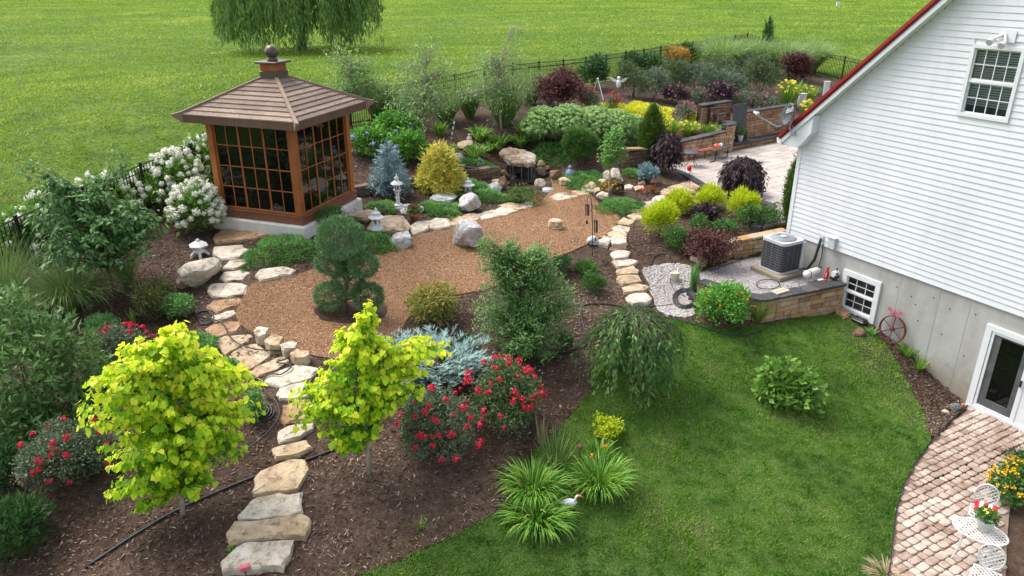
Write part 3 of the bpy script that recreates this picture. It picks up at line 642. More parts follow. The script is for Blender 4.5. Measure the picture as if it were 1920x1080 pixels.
house = thing('house', 'white sided gabled house with red metal roof and grey concrete basement wall', 'house', hw(10, HQ, .4))
S1, S0 = 14.24, 2.9; RID = (S1 + S0) / 2 + .05; SL = .97
def slab_q(mb, poly, q0, q1): mb.extr([hw(s, q0, z) for s, z in poly], hw(0, q1) - hw(0, q0)); return mb
def roofz(s): return 5.75 + (14.70 - s) * SL if s > RID else 5.75 + (14.70 - RID) * SL - (RID - s) * SL
def wallz(s): return roofz(s) - .26
def rect(s0, s1, z0, z1): return [(s0, z0), (s1, z0), (s1, z1), (s0, z1)]
SB = 2.97
mb = MB()                                                    # concrete, with openings for window and doors
W1 = (11.03, 12.18, 1.33, 2.52); D1 = (5.7, 8.27, .36, 2.51)
for r_ in [rect(12.18, S1 - .02, -.6, SB), rect(11.03, 12.18, -.6, 1.33), rect(11.03, 12.18, 2.52, SB), rect(8.27, 11.03, -.6, SB), rect(5.7, 8.27, -.6, .36), rect(5.7, 8.27, 2.51, SB), rect(S0, 5.7, -.6, SB)]:
    slab_q(mb, r_, HQ + .02, HQ + .3)
mb.build('foundation_wall', M_conc, house)
mb = MB()
for s in (10.55, 9.5, 8.75): slab_q(mb, rect(s, s + .007, .0, SB - .1), HQ + .016, HQ + .03)
mb.build('form_seam', plain('concrete_seam', (.31, .305, .29), .9), house)
for s_, z_ in ((10.62, 2.55), (10.2, 2.45), (10.05, 2.28), (9.65, 2.62), (9.2, 2.5), (10.55, 1.75), (9.9, 1.9), (9.25, 1.8), (8.6, 2.6), (8.62, 1.5)):
    c_ = hw(s_, HQ + .012, z_); MB().tube([c_, c_ + np.array([*(HN * .015), 0])], .018, 8).build('form_tie_mark', M_dkgap, house)
mb = MB()                                                    # sheathing behind the boards
W2 = (8.93, 10.06, 6.97, 8.50)
slab_q(mb, [(S0, SB), (S1 - .05, SB), (S1 - .05, wallz(S1 - .05)), (S1 - (6.97 - wallz(S1)) / SL, 6.97), (S0 + (6.97 - wallz(S0)) / SL, 6.97), (S0, wallz(S0))], HQ + .01, HQ + .15)
sx = lambda z: S1 - (z - wallz(S1)) / SL
sx2 = lambda z: S0 + (z - wallz(S0)) / SL
slab_q(mb, [(W2[1], 6.97), (sx(6.97), 6.97), (sx(8.5), 8.5), (W2[1], 8.5)], HQ + .01, HQ + .15)
slab_q(mb, [(sx2(6.97), 6.97), (W2[0], 6.97), (W2[0], 8.5), (sx2(8.5), 8.5)], HQ + .01, HQ + .15)
slab_q(mb, [(sx2(8.5), 8.5), (sx(8.5), 8.5), (RID, wallz(RID))], HQ + .01, HQ + .15)
mb.build('wall', M_white, house)
mb = MB(); slab_q(mb, rect(S1 - .14, S1, -.3, 5.62), HQ + .31, HQ + 9); mb.build('wall', M_siding, house); mb = MB(); slab_q(mb, rect(S0, S0 + .14, -.3, 5.62), HQ + .31, HQ + 9); mb.build('wall', M_siding, house)
ch = .1382; k = 0; z = SB - .03
while z < wallz(RID) - .05:
    zt = z + ch; a1 = min(S1 - .09, sx((z + zt) / 2) if zt > wallz(S1) else 99); a0 = max(S0 + .05, sx2((z + zt) / 2) if zt > wallz(S0) else -99)
    segs = [(a0, a1)]
    if zt > W2[2] + .02 and z < W2[3] - .02: segs = [(a0, W2[0] + .01), (W2[1] - .01, a1)]
    k += 1; segs2 = []
    for b0, b1 in segs:
        cutp = b0 + ((k * 1.37) % 3.6)
        while cutp < b1 - .3:
            if cutp > b0 + .3: segs2.append((b0, cutp - .0015)); b0 = cutp
            cutp += 3.66
        segs2.append((b0, b1))
    for b0, b1 in segs2:
        if b1 - b0 < .1: continue
        prof = [(HQ - .019, z), (HQ - .021, z + .012), (HQ - .004, zt + .02), (HQ + .008, zt + .02), (HQ + .008, z)]
        pts = [hw(b0, q_, z_) for q_, z_ in prof]
        MB().extr(pts, hw(b1, 0) - hw(b0, 0)).build('siding_board', M_siding, house)
    z = zt
mb = MB(); slab_q(mb, rect(S1 - .10, S1 + .02, SB - .02, 5.64), HQ - .036, HQ + .03); slab_q(mb, rect(S1 - .0, S1 + .02, SB - .02, 5.64), HQ + .03, HQ + .14); mb.build('corner_trim', M_white, house)
mb = MB(); slab_q(mb, rect(S0, S1, SB - .035, SB - .012), HQ - .022, HQ + .03); mb.build('starter_strip', M_white, house)
# roof
QE = HQ - .35
mb = MB()
for sgn in (1, -1):
    e = 14.70 if sgn > 0 else S0 - .46; pl = [(e, 5.75), (RID, roofz(RID)), (RID, roofz(RID) - .12), (e, 5.63)]
    slab_q(mb, pl, QE + .06, HQ + 9.4)
roof = sub(mb.build('roof', M_red, house))
for sgn in (1, -1):
    e = 14.72 if sgn > 0 else S0 - .48
    mb = MB(); slab_q(mb, [(e, 5.755), (RID, roofz(RID) + .03), (RID, roofz(RID) - .08), (e, 5.645)], QE - .015, QE + .12); mb.build('rake_trim', M_red, roof)
    mb = MB(); slab_q(mb, [(e, 5.665), (RID, roofz(RID) - .06), (RID, roofz(RID) - .145), (e, 5.575)], QE + .01, QE + .05); mb.build('rake_trim', plain('dark_red_edge', (.13, .006, .012), .4), roof)
    e2 = e - .06 * sgn
    mb = MB(); slab_q(mb, [(e2, 5.65), (RID, roofz(RID) - .125), (RID, roofz(RID) - .29), (e2, 5.49)], QE + .03, QE + .06); mb.build('fascia', M_white, roof)
    mb = MB(); slab_q(mb, [(e2, 5.56), (RID, roofz(RID) - .215), (RID, roofz(RID) - .25), (e2, 5.525)], QE + .055, HQ - .003); mb.build('soffit', M_soffit, roof)
mb = MB(); slab_q(mb, [(14.66, 5.48), (14.66, 5.60), (13.72, 6.40), (13.72, 5.95), (14.0, 5.58), (14.12, 5.48)], QE + .07, HQ - .005); mb.build('eave_return', M_siding, roof)
mb = MB(); slab_q(mb, [(14.64, 5.50), (14.76, 5.50), (14.80, 5.64), (14.64, 5.64)], QE + .01, HQ + 9.4); mb.build('gutter', M_white, roof)
mb = MB(); slab_q(mb, [(S1 + .14, 5.47), (14.64, 5.47), (14.64, 5.50), (S1 + .14, 5.50)], QE + .07, HQ + 9.3); mb.build('soffit', M_soffit, roof)

def window(par, s0, s1, z0, z1, cas, cols, rows, mid, blinds, q=HQ):
    w_ = sub(MB().build('window', M_white, par) if False else None) if False else None
    mb = MB()
    for r_ in [rect(s0, s1, z0, z0 + cas), rect(s0, s1, z1 - cas, z1), rect(s0, s0 + cas, z0 + cas, z1 - cas), rect(s1 - cas, s1, z0 + cas, z1 - cas)]: slab_q(mb, r_, q - .055, q + .05)
    win = sub(mb.build('window', M_white, par))
    a0, a1, b0, b1 = s0 + cas, s1 - cas, z0 + cas, z1 - cas; zm = b0 + (b1 - b0) * mid
    mb = MB(); slab_q(mb, rect(a0, a1, zm - .025, zm + .025), q - .03, q + .045); mb.build('meeting_rail', M_white, win)
    for (c0, c1), qq in (((b0, zm - .025), q + .032), ((zm + .025, b1), q + .012)):
        mb = MB(); fr = .03
        for r_ in [rect(a0, a1, c0, c0 + fr), rect(a0, a1, c1 - fr, c1), rect(a0, a0 + fr, c0 + fr, c1 - fr), rect(a1 - fr, a1, c0 + fr, c1 - fr)]: slab_q(mb, r_, qq - .02, qq + .02)
        mb.build('sash', M_white, win)
        for i in range(1, cols):
            s = a0 + (a1 - a0) * i / cols; mb = MB(); slab_q(mb, rect(s - .009, s + .009, c0 + fr, c1 - fr), qq - .014, qq - .004); mb.build('muntin', M_white, win)
        mb = MB(); zc = (c0 + c1) / 2; slab_q(mb, rect(a0 + fr, a1 - fr, zc - .009, zc + .009), qq - .0125, qq - .005); mb.build('muntin', M_white, win)
        mb = MB(); slab_q(mb, rect(a0 + fr, a1 - fr, c0 + fr, c1 - fr), qq, qq + .006); mb.build('pane', M_glass, win)
    mb = MB(); slab_q(mb, rect(a0, a1, b0, b1), q + .13, q + .14); mb.build('dark_room', M_dkgap, win)
    if blinds:
        z_ = b1 - .05; bl = []
        while z_ > b0 + .17:
            mb = MB(); mb.extr([hw(a0 + .02, q + .075, z_ - .017), hw(a0 + .02, q + .10, z_ + .013), hw(a0 + .02, q + .102, z_ + .016), hw(a0 + .02, q + .073, z_ - .013)], hw(a1 - .02, 0) - hw(a0 + .02, 0)); mb.build('blind_slat', M_blind, win); z_ -= .052
    return win
window(house, 8.93, 10.06, 6.97, 8.50, .075, 4, 4, .5, True)
window(house, 11.03, 12.18, 1.33, 2.52, .14, 3, 4, .52, False, HQ + .02)
# basement door pair
mb = MB()
for r_ in [rect(5.7, 8.27, 2.39, 2.51), rect(8.13, 8.27, .36, 2.39), rect(5.7, 8.13, .36, .44)]: slab_q(mb, r_, HQ - .05, HQ + .1)
door = sub(mb.build('door_frame', M_white, house))
mb = MB()
for r_ in [rect(7.22, 8.12, .445, .50), rect(7.22, 8.12, 2.33, 2.385), rect(7.22, 7.28, .50, 2.33), rect(8.06, 8.12, .50, 2.33)]: slab_q(mb, r_, HQ - .03, HQ + .03)
dl = mb.build('door_rim', M_white, door)
mb = MB()
for r_ in [rect(7.28, 8.06, .50, .70), rect(7.28, 8.06, 2.28, 2.33), rect(7.28, 7.40, .70, 2.28), rect(7.90, 8.06, .70, 2.28)]: slab_q(mb, r_, HQ + .0, HQ + .03)
mb.build('screen', M_screen, door)
mb = MB(); slab_q(mb, rect(7.40, 7.90, .70, 2.28), HQ + .02, HQ + .035); mb.build('door_glass', M_dkglass, door)
mb = MB(); slab_q(mb, rect(7.235, 7.265, 1.36, 1.52), HQ - .075, HQ - .03); mb.build('handle', M_black, door)
mb = MB(); slab_q(mb, rect(5.75, 7.19, .445, 2.385), HQ - .01, HQ + .05); mb.build('door_leaf', M_white, door)
mb = MB(); slab_q(mb, rect(7.19, 7.22, .445, 2.385), HQ - .028, HQ + .05); mb.build('centre_post', M_white, door)
mb = MB(); slab_q(mb, rect(5.6, 8.3, .30, .355), HQ - .12, HQ + .1); mb.build('threshold', M_slab, door)
# things fixed to the wall
def fixed(name, label, cat, s, Z): return thing(name, label, cat, hw(s, HQ - .05, Z))
fl = fixed('flood_light', 'white twin flood light above the upper gable window', 'flood light', 9.37, 8.7)
M_lamp = plain('lamp_grey', (.5, .5, .5), .35, var=.1)
mb = MB(); slab_q(mb, rect(9.2, 9.55, 8.58, 8.82), HQ - .045, HQ - .03); mb.build('mounting_plate', M_white, fl)
for s, dz in ((9.58, -.08), (9.32, -.13)):
    a = hw(9.42, HQ - .05, 8.76); b = hw(s, HQ - .16, 8.72 + dz); c = b + np.array([*(-HN * .13), -.06])
    MB().tube([a, (a + b) / 2, b], .028, 8).build('arm', M_white, fl); o = sub(MB().tube([b, b + (c - b) * .5, c], [.035, .06, .075], 14).build('lamp_head', M_white, fl, True))
    MB().tube([c, c + (c - b) * .08], .068, 14).build('lens', M_lamp, o)
bx = fixed('electrical_box', 'small grey electrical disconnect box on the white siding above the air conditioner', 'electrical box', 12.63, 3.05)
mb = MB(); slab_q(mb, rect(12.53, 12.74, 2.98, 3.28), HQ - .14, HQ - .02); mb.build('case', plain('grey_enamel', (.46, .48, .49), .4), bx)
mb = MB(); slab_q(mb, rect(12.52, 12.75, 3.27, 3.29), HQ - .16, HQ - .02); mb.build('lid', plain('grey_enamel_lid', (.52, .54, .55), .4), bx)
ls = fixed('refrigerant_line', 'thick black insulated pipe curving from the siding down to the air conditioner', 'pipe', 13.05, 2.1)
MB().tube([hw(13.02, HQ + .05, 3.14), hw(13.02, HQ - .08, 3.12), hw(13.03, HQ - .10, 2.9), hw(13.08, HQ - .12, 2.5), hw(13.2, HQ - .2, 2.2), hw(13.5, HQ - .3, 2.1), hw(13.85, HQ - .36, 2.11)], .038, 10).build('insulation', M_rubber, ls, True)
MB().tube([hw(12.95, HQ - .04, 3.0), hw(12.92, HQ - .05, 2.6), hw(12.98, HQ - .06, 2.15)], .014, 6).build('cable', M_rubber, ls)
mb = MB(); slab_q(mb, rect(12.96, 13.08, 3.1, 3.2), HQ - .07, HQ - .02); mb.build('wall_plate', M_lamp, ls)

# ============================================================= retaining walls
def blockmat(name, cols, tint=.28):
    m, t, p = newmat(name); oi = N(t, 'ShaderNodeObjectInfo')
    a = ramp(t, oi.outputs['Random'], [(i / (len(cols) - 1), c) for i, c in enumerate(cols)])
    f = noise(t, 6, 6, .7, 'World', .3); a = mix(t, a, ramp(t, f, [(.3, (.55, .5, .46)), (.6, (1, 1, 1))]), .75, 'MULTIPLY')
    t.links.new(a, p.inputs['Base Color']); p.inputs['Roughness'].default_value = .9; p.inputs['Specular IOR Level'].default_value = .2
    bump(t, p, noise(t, 14, 6, .7, 'World'), .6, .03); return m
M_blk = blockmat('tan_block', [(.36, .20, .105), (.50, .35, .23), (.42, .235, .115), (.55, .42, .31), (.30, .165, .095), (.52, .34, .20)])
M_blk2 = blockmat('brown_block', [(.28, .15, .08), (.38, .23, .13), (.23, .12, .065), (.44, .30, .20), (.31, .18, .12)])
M_blk3 = blockmat('pale_block', [(.44, .34, .22), (.54, .44, .31), (.36, .27, .17), (.50, .36, .22), (.42, .24, .11)])
M_blkd = blockmat('dark_block', [(.13, .09, .065), (.19, .13, .09), (.15, .10, .075), (.24, .17, .12)])
M_cap = blockmat('charcoal_cap', [(.050, .050, .054), (.075, .074, .078), (.060, .058, .060), (.10, .098, .10)])
M_core = plain('wall_core', (.035, .026, .02), .95)
_ub = {}
def unitblock(mat, ch_=.055):
    if mat.name not in _ub:
        L = []
        for k in range(4):
            rg = np.random.default_rng(900 + k); mb = MB().bbox((0, 0, 0), (1, 1, 1), ch_); mb.v = [tuple(np.array(v) + rg.normal(0, .012, 3)) for v in mb.v]
            me = mb.mesh('block'); me.materials.append(mat); L.append(me)
        _ub[mat.name] = L
    return _ub[mat.name]
def block_wall(par, path, ch, L, th, mat, capmat=None, capo=.05, seed=1, caph=.07, capL=.5, round_=False):
    """path of (x, y, base, top); the face follows the path on its right-hand side"""
    rg = np.random.default_rng(seed); cnt = 0
    for (x0, y0, b0, t0), (x1, y1, b1, t1) in zip(path[:-1], path[1:]):
        a = np.array([x0, y0]); b = np.array([x1, y1]); ln = np.linalg.norm(b - a); d = (b - a) / ln; nn = np.array([-d[1], d[0]]); ang = math.atan2(d[1], d[0])
        lo, hi = min(b0, b1) - .12, max(t0, t1); nc = max(1, int(round((hi - lo) / ch)))
        mb = MB(); P = [a + nn * (th * .15), b + nn * (th * .15), b + nn * th, a + nn * th]
        mb.add([(*P[0], lo), (*P[1], lo), (*P[2], lo), (*P[3], lo), (*P[0], t0 - .03), (*P[1], t1 - .03), (*P[2], t1 - .03), (*P[3], t0 - .03)], [(0,3,2,1),(4,5,6,7),(0,1,5,4),(1,2,6,5),(2,3,7,6),(3,0,4,7)]); mb.build('core', M_core, par)
        for c in range(nc):
            z0 = lo + (hi - lo) * c / nc; z1 = lo + (hi - lo) * (c + 1) / nc; s = -rg.uniform(0, .5) * L if c % 2 else 0.0
            while s < ln - .02:
                l = L * rg.uniform(.6, 1.35); e0, e1 = max(s, 0), min(s + l, ln); s += l
                if e1 - e0 < .06: continue
                mid = (e0 + e1) / 2; top = t0 + (t1 - t0) * mid / ln
                if z1 > top + .04: continue
                o_ = rg.normal(0, .008); p = a + d * mid + nn * (th / 2 + o_ * 1.0)
                M = Matrix.Translation((p[0], p[1], (z0 + z1) / 2)) @ Matrix.Rotation(ang, 4, 'Z') @ Matrix.Diagonal((e1 - e0 - .012, th + rg.uniform(-.02, .03), (z1 - z0) - .011, 1))
                put('block', unitblock(mat)[rg.integers(4)], par, M); cnt += 1
        if capmat:
            k = max(1, int(round(ln / capL)))
            for i in range(k):
                e = (i + .5) / k; p = a + d * ln * e + nn * (th / 2); zt = t0 + (t1 - t0) * e; pit = math.atan2(t1 - t0, ln)
                M = Matrix.Translation((p[0], p[1], zt + caph / 2 - .025)) @ Matrix.Rotation(ang, 4, 'Z') @ Matrix.Rotation(-pit, 4, 'Y') @ Matrix.Diagonal((ln / k * 1.0 - .006, th + 2 * capo, caph, 1))
                put('cap_stone', unitblock(capmat)[rg.integers(4)], par, M)
    return cnt
wl = thing('retaining_wall', 'tan block wall with charcoal caps below the air conditioner, touching the lawn', 'wall', (7.5, 18, 1.4))
c0 = hw(12.2, HQ - .01)
pth = [(6.73 - .28, 17.72 - .02, 1.5, 2.16), (c0[0], c0[1] - .28, 1.3, 2.16)]
block_wall(wl, [(5.05, 19.0, 1.75, 2.13), (5.98, 17.95, 1.6, 2.15), pth[0]], .15, .40, .28, M_blk, M_cap, seed=3)
block_wall(wl, pth, .15, .42, .28, M_blk, M_cap, seed=4)
wl2 = thing('retaining_wall', 'pale tan block wall behind the air conditioner, below the golden shrubs', 'wall', (6.4, 21, 2.04))
block_wall(wl2, [(5.3, 20.15, 1.95, 2.3), (6.35, 21.0, 2.0, 2.52), (8.35, 21.72, 2.0, 2.66)], .125, .36, .28, M_blk3, M_blk3, seed=5, capo=.02, caph=.08, capL=.42)

# upper patio with its kerb, walls, raised hearth
def pavermat(name, cols, stain=.5):
    m, t, p = newmat(name); oi = N(t, 'ShaderNodeObjectInfo')
    a = ramp(t, oi.outputs['Random'], [(i / (len(cols) - 1), c) for i, c in enumerate(cols)])
    a = mix(t, a, ramp(t, noise(t, 1.1, 6, .7, 'World', .6), [(.34, (.42, .33, .28)), (.56, (1, 1, 1))]), stain, 'MULTIPLY')
    a = mix(t, a, ramp(t, noise(t, 12, 5, .7, 'World'), [(.3, (.7, .68, .66)), (.6, (1, 1, 1))]), .6, 'MULTIPLY')
    t.links.new(a, p.inputs['Base Color']); p.inputs['Roughness'].default_value = .8; p.inputs['Specular IOR Level'].default_value = .3
    bump(t, p, noise(t, 40, 4, .6, 'World'), .25, .008); return m
M_up = pavermat('pale_paver', [(.42, .37, .33), (.50, .45, .40), (.46, .42, .38), (.36, .32, .29), (.52, .47, .43)], .25)
up = tag(thing('paved_terrace', None, None, (10, 28, PZ)), kind='structure'); up['label'] = 'pale paved terrace behind the house corner'
MB().prism(PATIO, PZ - .3, PZ - .035).build('base', plain('joint_sand', (.24, .21, .18), .95), up)
dv = np.array(onZ(1470, 262, PZ) - onZ(1372, 281, PZ))[:2]; dv /= np.linalg.norm(dv); dn = np.array([-dv[1], dv[0]])
rg = np.random.default_rng(77); A0 = np.array(PATIO); o0 = A0.mean(0); cand = []
inner = offs(PATIO, -.1)
for r in range(-22, 22):
    y = r * .42; s = -12 - rg.uniform(0, .6)
    while s < 12:
        l = rg.choice([.42, .63, .84]); c = o0 + dv * (s + l / 2) + dn * y; s += l
        cand.append((c, l))
C2 = np.array([c for c, l in cand]); ok = inpoly(C2[:, 0], C2[:, 1], inner); vis = []
cand = [k for k, g in zip(cand, ok) if g]; cand.sort(key=lambda k: np.hypot(*k[0]))
rest = MB()
for i, (c, l) in enumerate(cand):
    if i < 290:
        M = Matrix.Translation((c[0], c[1], PZ - .02)) @ Matrix.Rotation(math.atan2(dv[1], dv[0]), 4, 'Z') @ Matrix.Diagonal((l - .012, .408, .05, 1)); put('paver', unitblock(M_up)[i % 4], up, M)
    else: rest.bbox((c[0], c[1], PZ - .02), (l - .012, .408, .05), .01, math.atan2(dv[1], dv[0]))
if rest.v: tag(rest.build('paver', M_up, up), kind='stuff')
kr = PATIO[:8]
for i in range(len(kr) - 1):
    a, b = np.array(kr[i]), np.array(kr[i + 1]); L = np.linalg.norm(b - a); k = max(1, int(L / .4)); ang = math.atan2(*(b - a)[::-1])
    for j in range(k):
        c = a + (b - a) * (j + .5) / k; M = Matrix.Translation((c[0], c[1], PZ - .05)) @ Matrix.Rotation(ang, 4, 'Z') @ Matrix.Diagonal((L / k - .01, .30, .16, 1)); put('kerb_stone', unitblock(M_cap)[j % 4], up, M)
w3 = thing('retaining_wall', 'brown block wall with charcoal caps along the left of the pale terrace', 'wall', onZ(1320, 292, PZ))
q1, q2, q3 = [onZ(*p, PZ)[:2] for p in [(1225, 305), (1282, 301), (1358, 287)]]
q4 = onZ(1374, 280, PZ)[:2]
block_wall(w3, [(*q1, 2.55, 3.30), (*q2, PZ - .1, 3.46)], .135, .34, .3, M_blk, M_cap, seed=8)
block_wall(w3, [(*q2, PZ - .1, 3.46), (*q3, PZ - .1, 3.60)], .135, .34, .3, M_blk, M_cap, seed=9)
block_wall(w3, [(*q3, PZ - .1, 3.84), (*((q3 + q4) / 2 + dn * -.12), PZ - .1, 3.84), (*q4, PZ - .1, 3.84), (*(q4 + dn * .8), PZ - .1, 3.84)], .135, .3, .3, M_blk, M_cap, seed=10, capL=.3)
w4 = thing('retaining_wall', 'stepped brown block wall with charcoal caps around the dark upright panel', 'wall', onZ(1400, 262, PZ))
r0 = onZ(1372, 281, PZ)[:2] + dn * 1.3; 
def walltop(px, py, xy): return float(upright(px, py, np.array([*xy, 3]))[0][2])
bb = onZ(1372, 281, PZ)[:2]; 
wA = bb + dn * 1.25 - dv * .75; wB = bb + dn * 1.05 + dv * 1.0
block_wall(w4, [(*wA, PZ, walltop(1349, 198, wA) - .05), (*wB, PZ, walltop(1411, 190, wB) - .05)], .135, .34, .3, M_blk2, M_cap, seed=12)
st = bb + dn * .8 - dv * .1
block_wall(w4, [(*(bb + dn * .72 - dv * .28), PZ, 4.12), (*(bb + dn * .70 + dv * .22), PZ, 4.12)], .135, .3, .26, M_blk2, M_cap, seed=13)
block_wall(w4, [(*(bb + dn * .98 - dv * .42), PZ, 4.36), (*(bb + dn * .96 + dv * .1), PZ, 4.36)], .135, .3, .26, M_blk2, M_cap, seed=14)
wC = bb + dn * .62 + dv * 1.55; wD = bb + dn * .62 + dv * 5.2
block_wall(w4, [(*wC, PZ, walltop(1418, 210, wC) - .05), (*wD, PZ, walltop(1418, 210, wC) - .05)], .135, .34, .3, M_blk2, M_cap, seed=15)
hs_ = thing('hearth_step', 'low raised hearth with charcoal cap in front of the dark panel on the terrace', 'step', onZ(1420, 272, PZ))
h0 = bb + dv * .0; h1 = bb + dv * 5.0
block_wall(hs_, [(*h0, PZ - .02, PZ + .17), (*h1, PZ - .02, PZ + .17)], .16, .5, .55, M_blk2, M_cap, seed=16, capo=.04)
pn_ = thing('panel', 'dark slate-grey sheet leaning upright in the wall recess on the terrace', 'panel', (*(bb + dn * .35 + dv * .9), PZ + .2))
pc = bb + dn * .40 + dv * .93; zt = walltop(1402, 196, pc)
f0, f1 = pc - dv * .46, pc + dv * .46
MB().extr([(*f0, PZ + .62), (*f1, PZ + .62), (*(f1 + dn * .14), zt), (*(f0 + dn * .14), zt)], (*(dn * .03), 0)).build('sheet', plain('slate_sheet', (.045, .046, .052), .55, var=.3), pn_)
MB().box((*(pc + dn * .12), PZ + .42), (1.0, .3, .42), math.atan2(dv[1], dv[0])).build('firebox', plain('soot', (.025, .02, .017), .9), pn_)

# lower paved patio
M_low = pavermat('tumbled_paver', [(.41, .31, .25), (.50, .40, .33), (.35, .25, .20), (.56, .47, .40), (.44, .37, .32), (.52, .42, .35)], .95)
lp = tag(thing('brick_patio', None, None, (9, 13, LZ)), kind='structure'); lp['label'] = 'tumbled pink and tan paver patio in front of the basement door'
MB().prism(LOWP, LZ - .3, LZ - .03).build('base', plain('joint_sand', (.20, .145, .105), .95, var=.3), lp)
rg = np.random.default_rng(78); A0 = np.array(LOWP); o0 = np.array([9.0, 13.0]); cand = []; dd = HD; dm = np.array([HD[1], -HD[0]])
for r in range(-40, 40):
    s = -8 - rg.uniform(0, .2)
    while s < 8:
        l = rg.choice([.14, .17, .22, .27]); c = o0 + dd * r * .165 + dm * (s + l / 2); s += l; cand.append((c, l))
C2 = np.array([c for c, l in cand]); ok = inpoly(C2[:, 0], C2[:, 1], offs(LOWP, -.06)); cand = [k for k, g in zip(cand, ok) if g]; cand.sort(key=lambda k: np.hypot(*k[0]) + (50 if abs(k[0][0] / k[0][1]) > .85 else 0))
rest = MB()
for i, (c, l) in enumerate(cand):
    z_ = LZ - .02 + rg.normal(0, .003); an = math.atan2(dm[1], dm[0]) + rg.normal(0, .035); c = c + rg.normal(0, .006, 2)
    if i < 298:
        M = Matrix.Translation((c[0], c[1], z_)) @ Matrix.Rotation(an, 4, 'Z') @ Matrix.Diagonal((l - .018 - abs(rg.normal(0, .008)), .150 - abs(rg.normal(0, .008)), .06, 1)); me = unitblock(M_low, .17)[i % 4]; put('paver', me, lp, M)
    else: rest.bbox((c[0], c[1], z_), (l - .02, .145, .06), .022, an)
def islandmat():
    m = M_low.copy(); t = m.node_tree; oi = [n for n in t.nodes if n.type == 'OBJECT_INFO'][0]; g = t.nodes.new('ShaderNodeNewGeometry')
    for l in list(oi.outputs['Random'].links): t.links.new(g.outputs['Random Per Island'], l.to_socket)
    return m
if rest.v: tag(rest.build('paver', islandmat(), lp), kind='stuff')
eg = [ground(*p) for p in [(1812,768),(1785,790),(1745,828),(1715,868),(1692,915),(1680,960),(1672,1020),(1665,1080),(1650,1130)]]
tag(MB().tube([(p[0], p[1], LZ + .03) for p in eg], .014, 6).build('lawn_edging', M_black), 'thin black plastic edging strip between lawn and paver patio', 'edging')

# ============================================================= fence
M_fence = plain('black_aluminium', (.010, .011, .011), .35, var=.3)
def fence(pts, label, zoff=0):
    fo = thing('fence', label, 'fence', pts[0]); H = 1.37; pk = MB()
    P = np.array(pts); seg = np.linalg.norm(np.diff(P[:, :2], axis=0), axis=1); cum = np.r_[0, np.cumsum(seg)]; tot = cum[-1]
    at = lambda s: np.array([np.interp(s, cum, P[:, k]) for k in range(3)])
    np_ = int(round(tot / 1.85)); ss = np.linspace(0, tot, np_ + 1); pts2 = []
    for s in ss: q = at(s); q[2] = hz(q[0], q[1]); pts2.append(q)
    for i, q in enumerate(pts2):
        p = MB().box((q[0], q[1], q[2] + H / 2), (.065, .065, H + .1)); p.bbox((q[0], q[1], q[2] + H + .07), (.085, .085, .05), .02); p.build('post', M_fence, fo)
    for a, b in zip(pts2[:-1], pts2[1:]):
        for h in (H, H - .19, .14): MB().tube([a + [0, 0, h], b + [0, 0, h]], .021, 4).build('rail', M_fence, fo)
        n = int(np.linalg.norm(b - a) / .105)
        for k in range(1, n):
            q = a + (b - a) * k / n; pk.box((q[0], q[1], q[2] + H / 2 + .02), (.020, .020, H - .1))
    tag(pk.build('pickets', M_fence, fo), kind='stuff')
fence(FENCE[0:4], 'black metal picket fence behind the white hydrangeas, left of the gazebo')
fence(FENCE[3:8], 'long black metal picket fence along the back of the garden')
fence(FENCE[7:], 'short black metal fence run descending towards the house roof')

# ============================================================= gazebo
GC = np.array([-5.64, 19.57]); GA = R(19.5); GR = np.array([math.sin(GA), math.cos(GA)]); GL = np.array([-GR[1], GR[0]]); GW = 3.1; grz = math.atan2(GL[1], GL[0])
def gz_(u, v, Z): p = GC + GL * u + GR * v; return np.array([p[0], p[1], Z])
M_wood = boards('cedar_stain', (.30, .085, .022), (.42, .145, .042), (12, 12, 1.2), .5, .22, 'World')
M_wood2 = boards('cedar_base', (.17, .065, .034), (.26, .11, .06), (3, 3, 20), .55, .25, 'World')
M_roofb = boards('weathered_cedar', (.21, .148, .112), (.385, .285, .215), (2.5, 2.5, 14), .75, .42, 'World', True)
M_hip = boards('grey_cedar', (.24, .165, .115), (.34, .245, .18), (4, 4, 4), .7, .2, 'World')
M_fasc = boards('brown_cedar', (.11, .058, .038), (.19, .105, .07), (3, 3, 20), .6, .2, 'World')
M_bronze = plain('bronze_cap', (.075, .052, .045), .35, var=.3)
ga = thing('gazebo', 'square cedar tea house with hipped board roof and dark glazed walls', 'gazebo', gz_(0, 0, 3.2))
mb = MB(); c = gz_(GW / 2, GW / 2, 0); mb.bbox((c[0], c[1], (2.6 + 3.51) / 2), (GW, GW, .91), .03, grz); mb.build('foundation_slab', M_slab, ga)
IN = .12; A_ = GW - 2 * IN
for (u, v, du, dv_) in [(GW / 2, IN + .07, A_, .14), (GW / 2, GW - IN - .07, A_, .14), (IN + .07, GW / 2, .14, A_ - .28), (GW - IN - .07, GW / 2, .14, A_ - .28)]:
    c = gz_(u, v, 3.62); MB().bbox(c, (du, dv_, .22), .01, grz).build('sill_beam', M_wood2, ga)
    c = gz_(u, v, 3.745); MB().bbox(c, (du + .03 if du > dv_ else du + .05, dv_ + .05 if du > dv_ else dv_ - .01, .03), .006, grz).build('sill_plate', M_wood2, ga)
PW = .19; IP = IN + .03
for u in (IP + PW / 2, GW - IP - PW / 2):
    for v in (IP + PW / 2, GW - IP - PW / 2): MB().bbox(gz_(u, v, (3.762 + 6.22) / 2), (PW, PW, 6.22 - 3.762), .008, grz).build('post', M_wood, ga)
o0, o1 = IP + PW, GW - IP - PW; zb, ztop = 3.765, 6.2; nc, nr = 6, 4
pane_me = {}
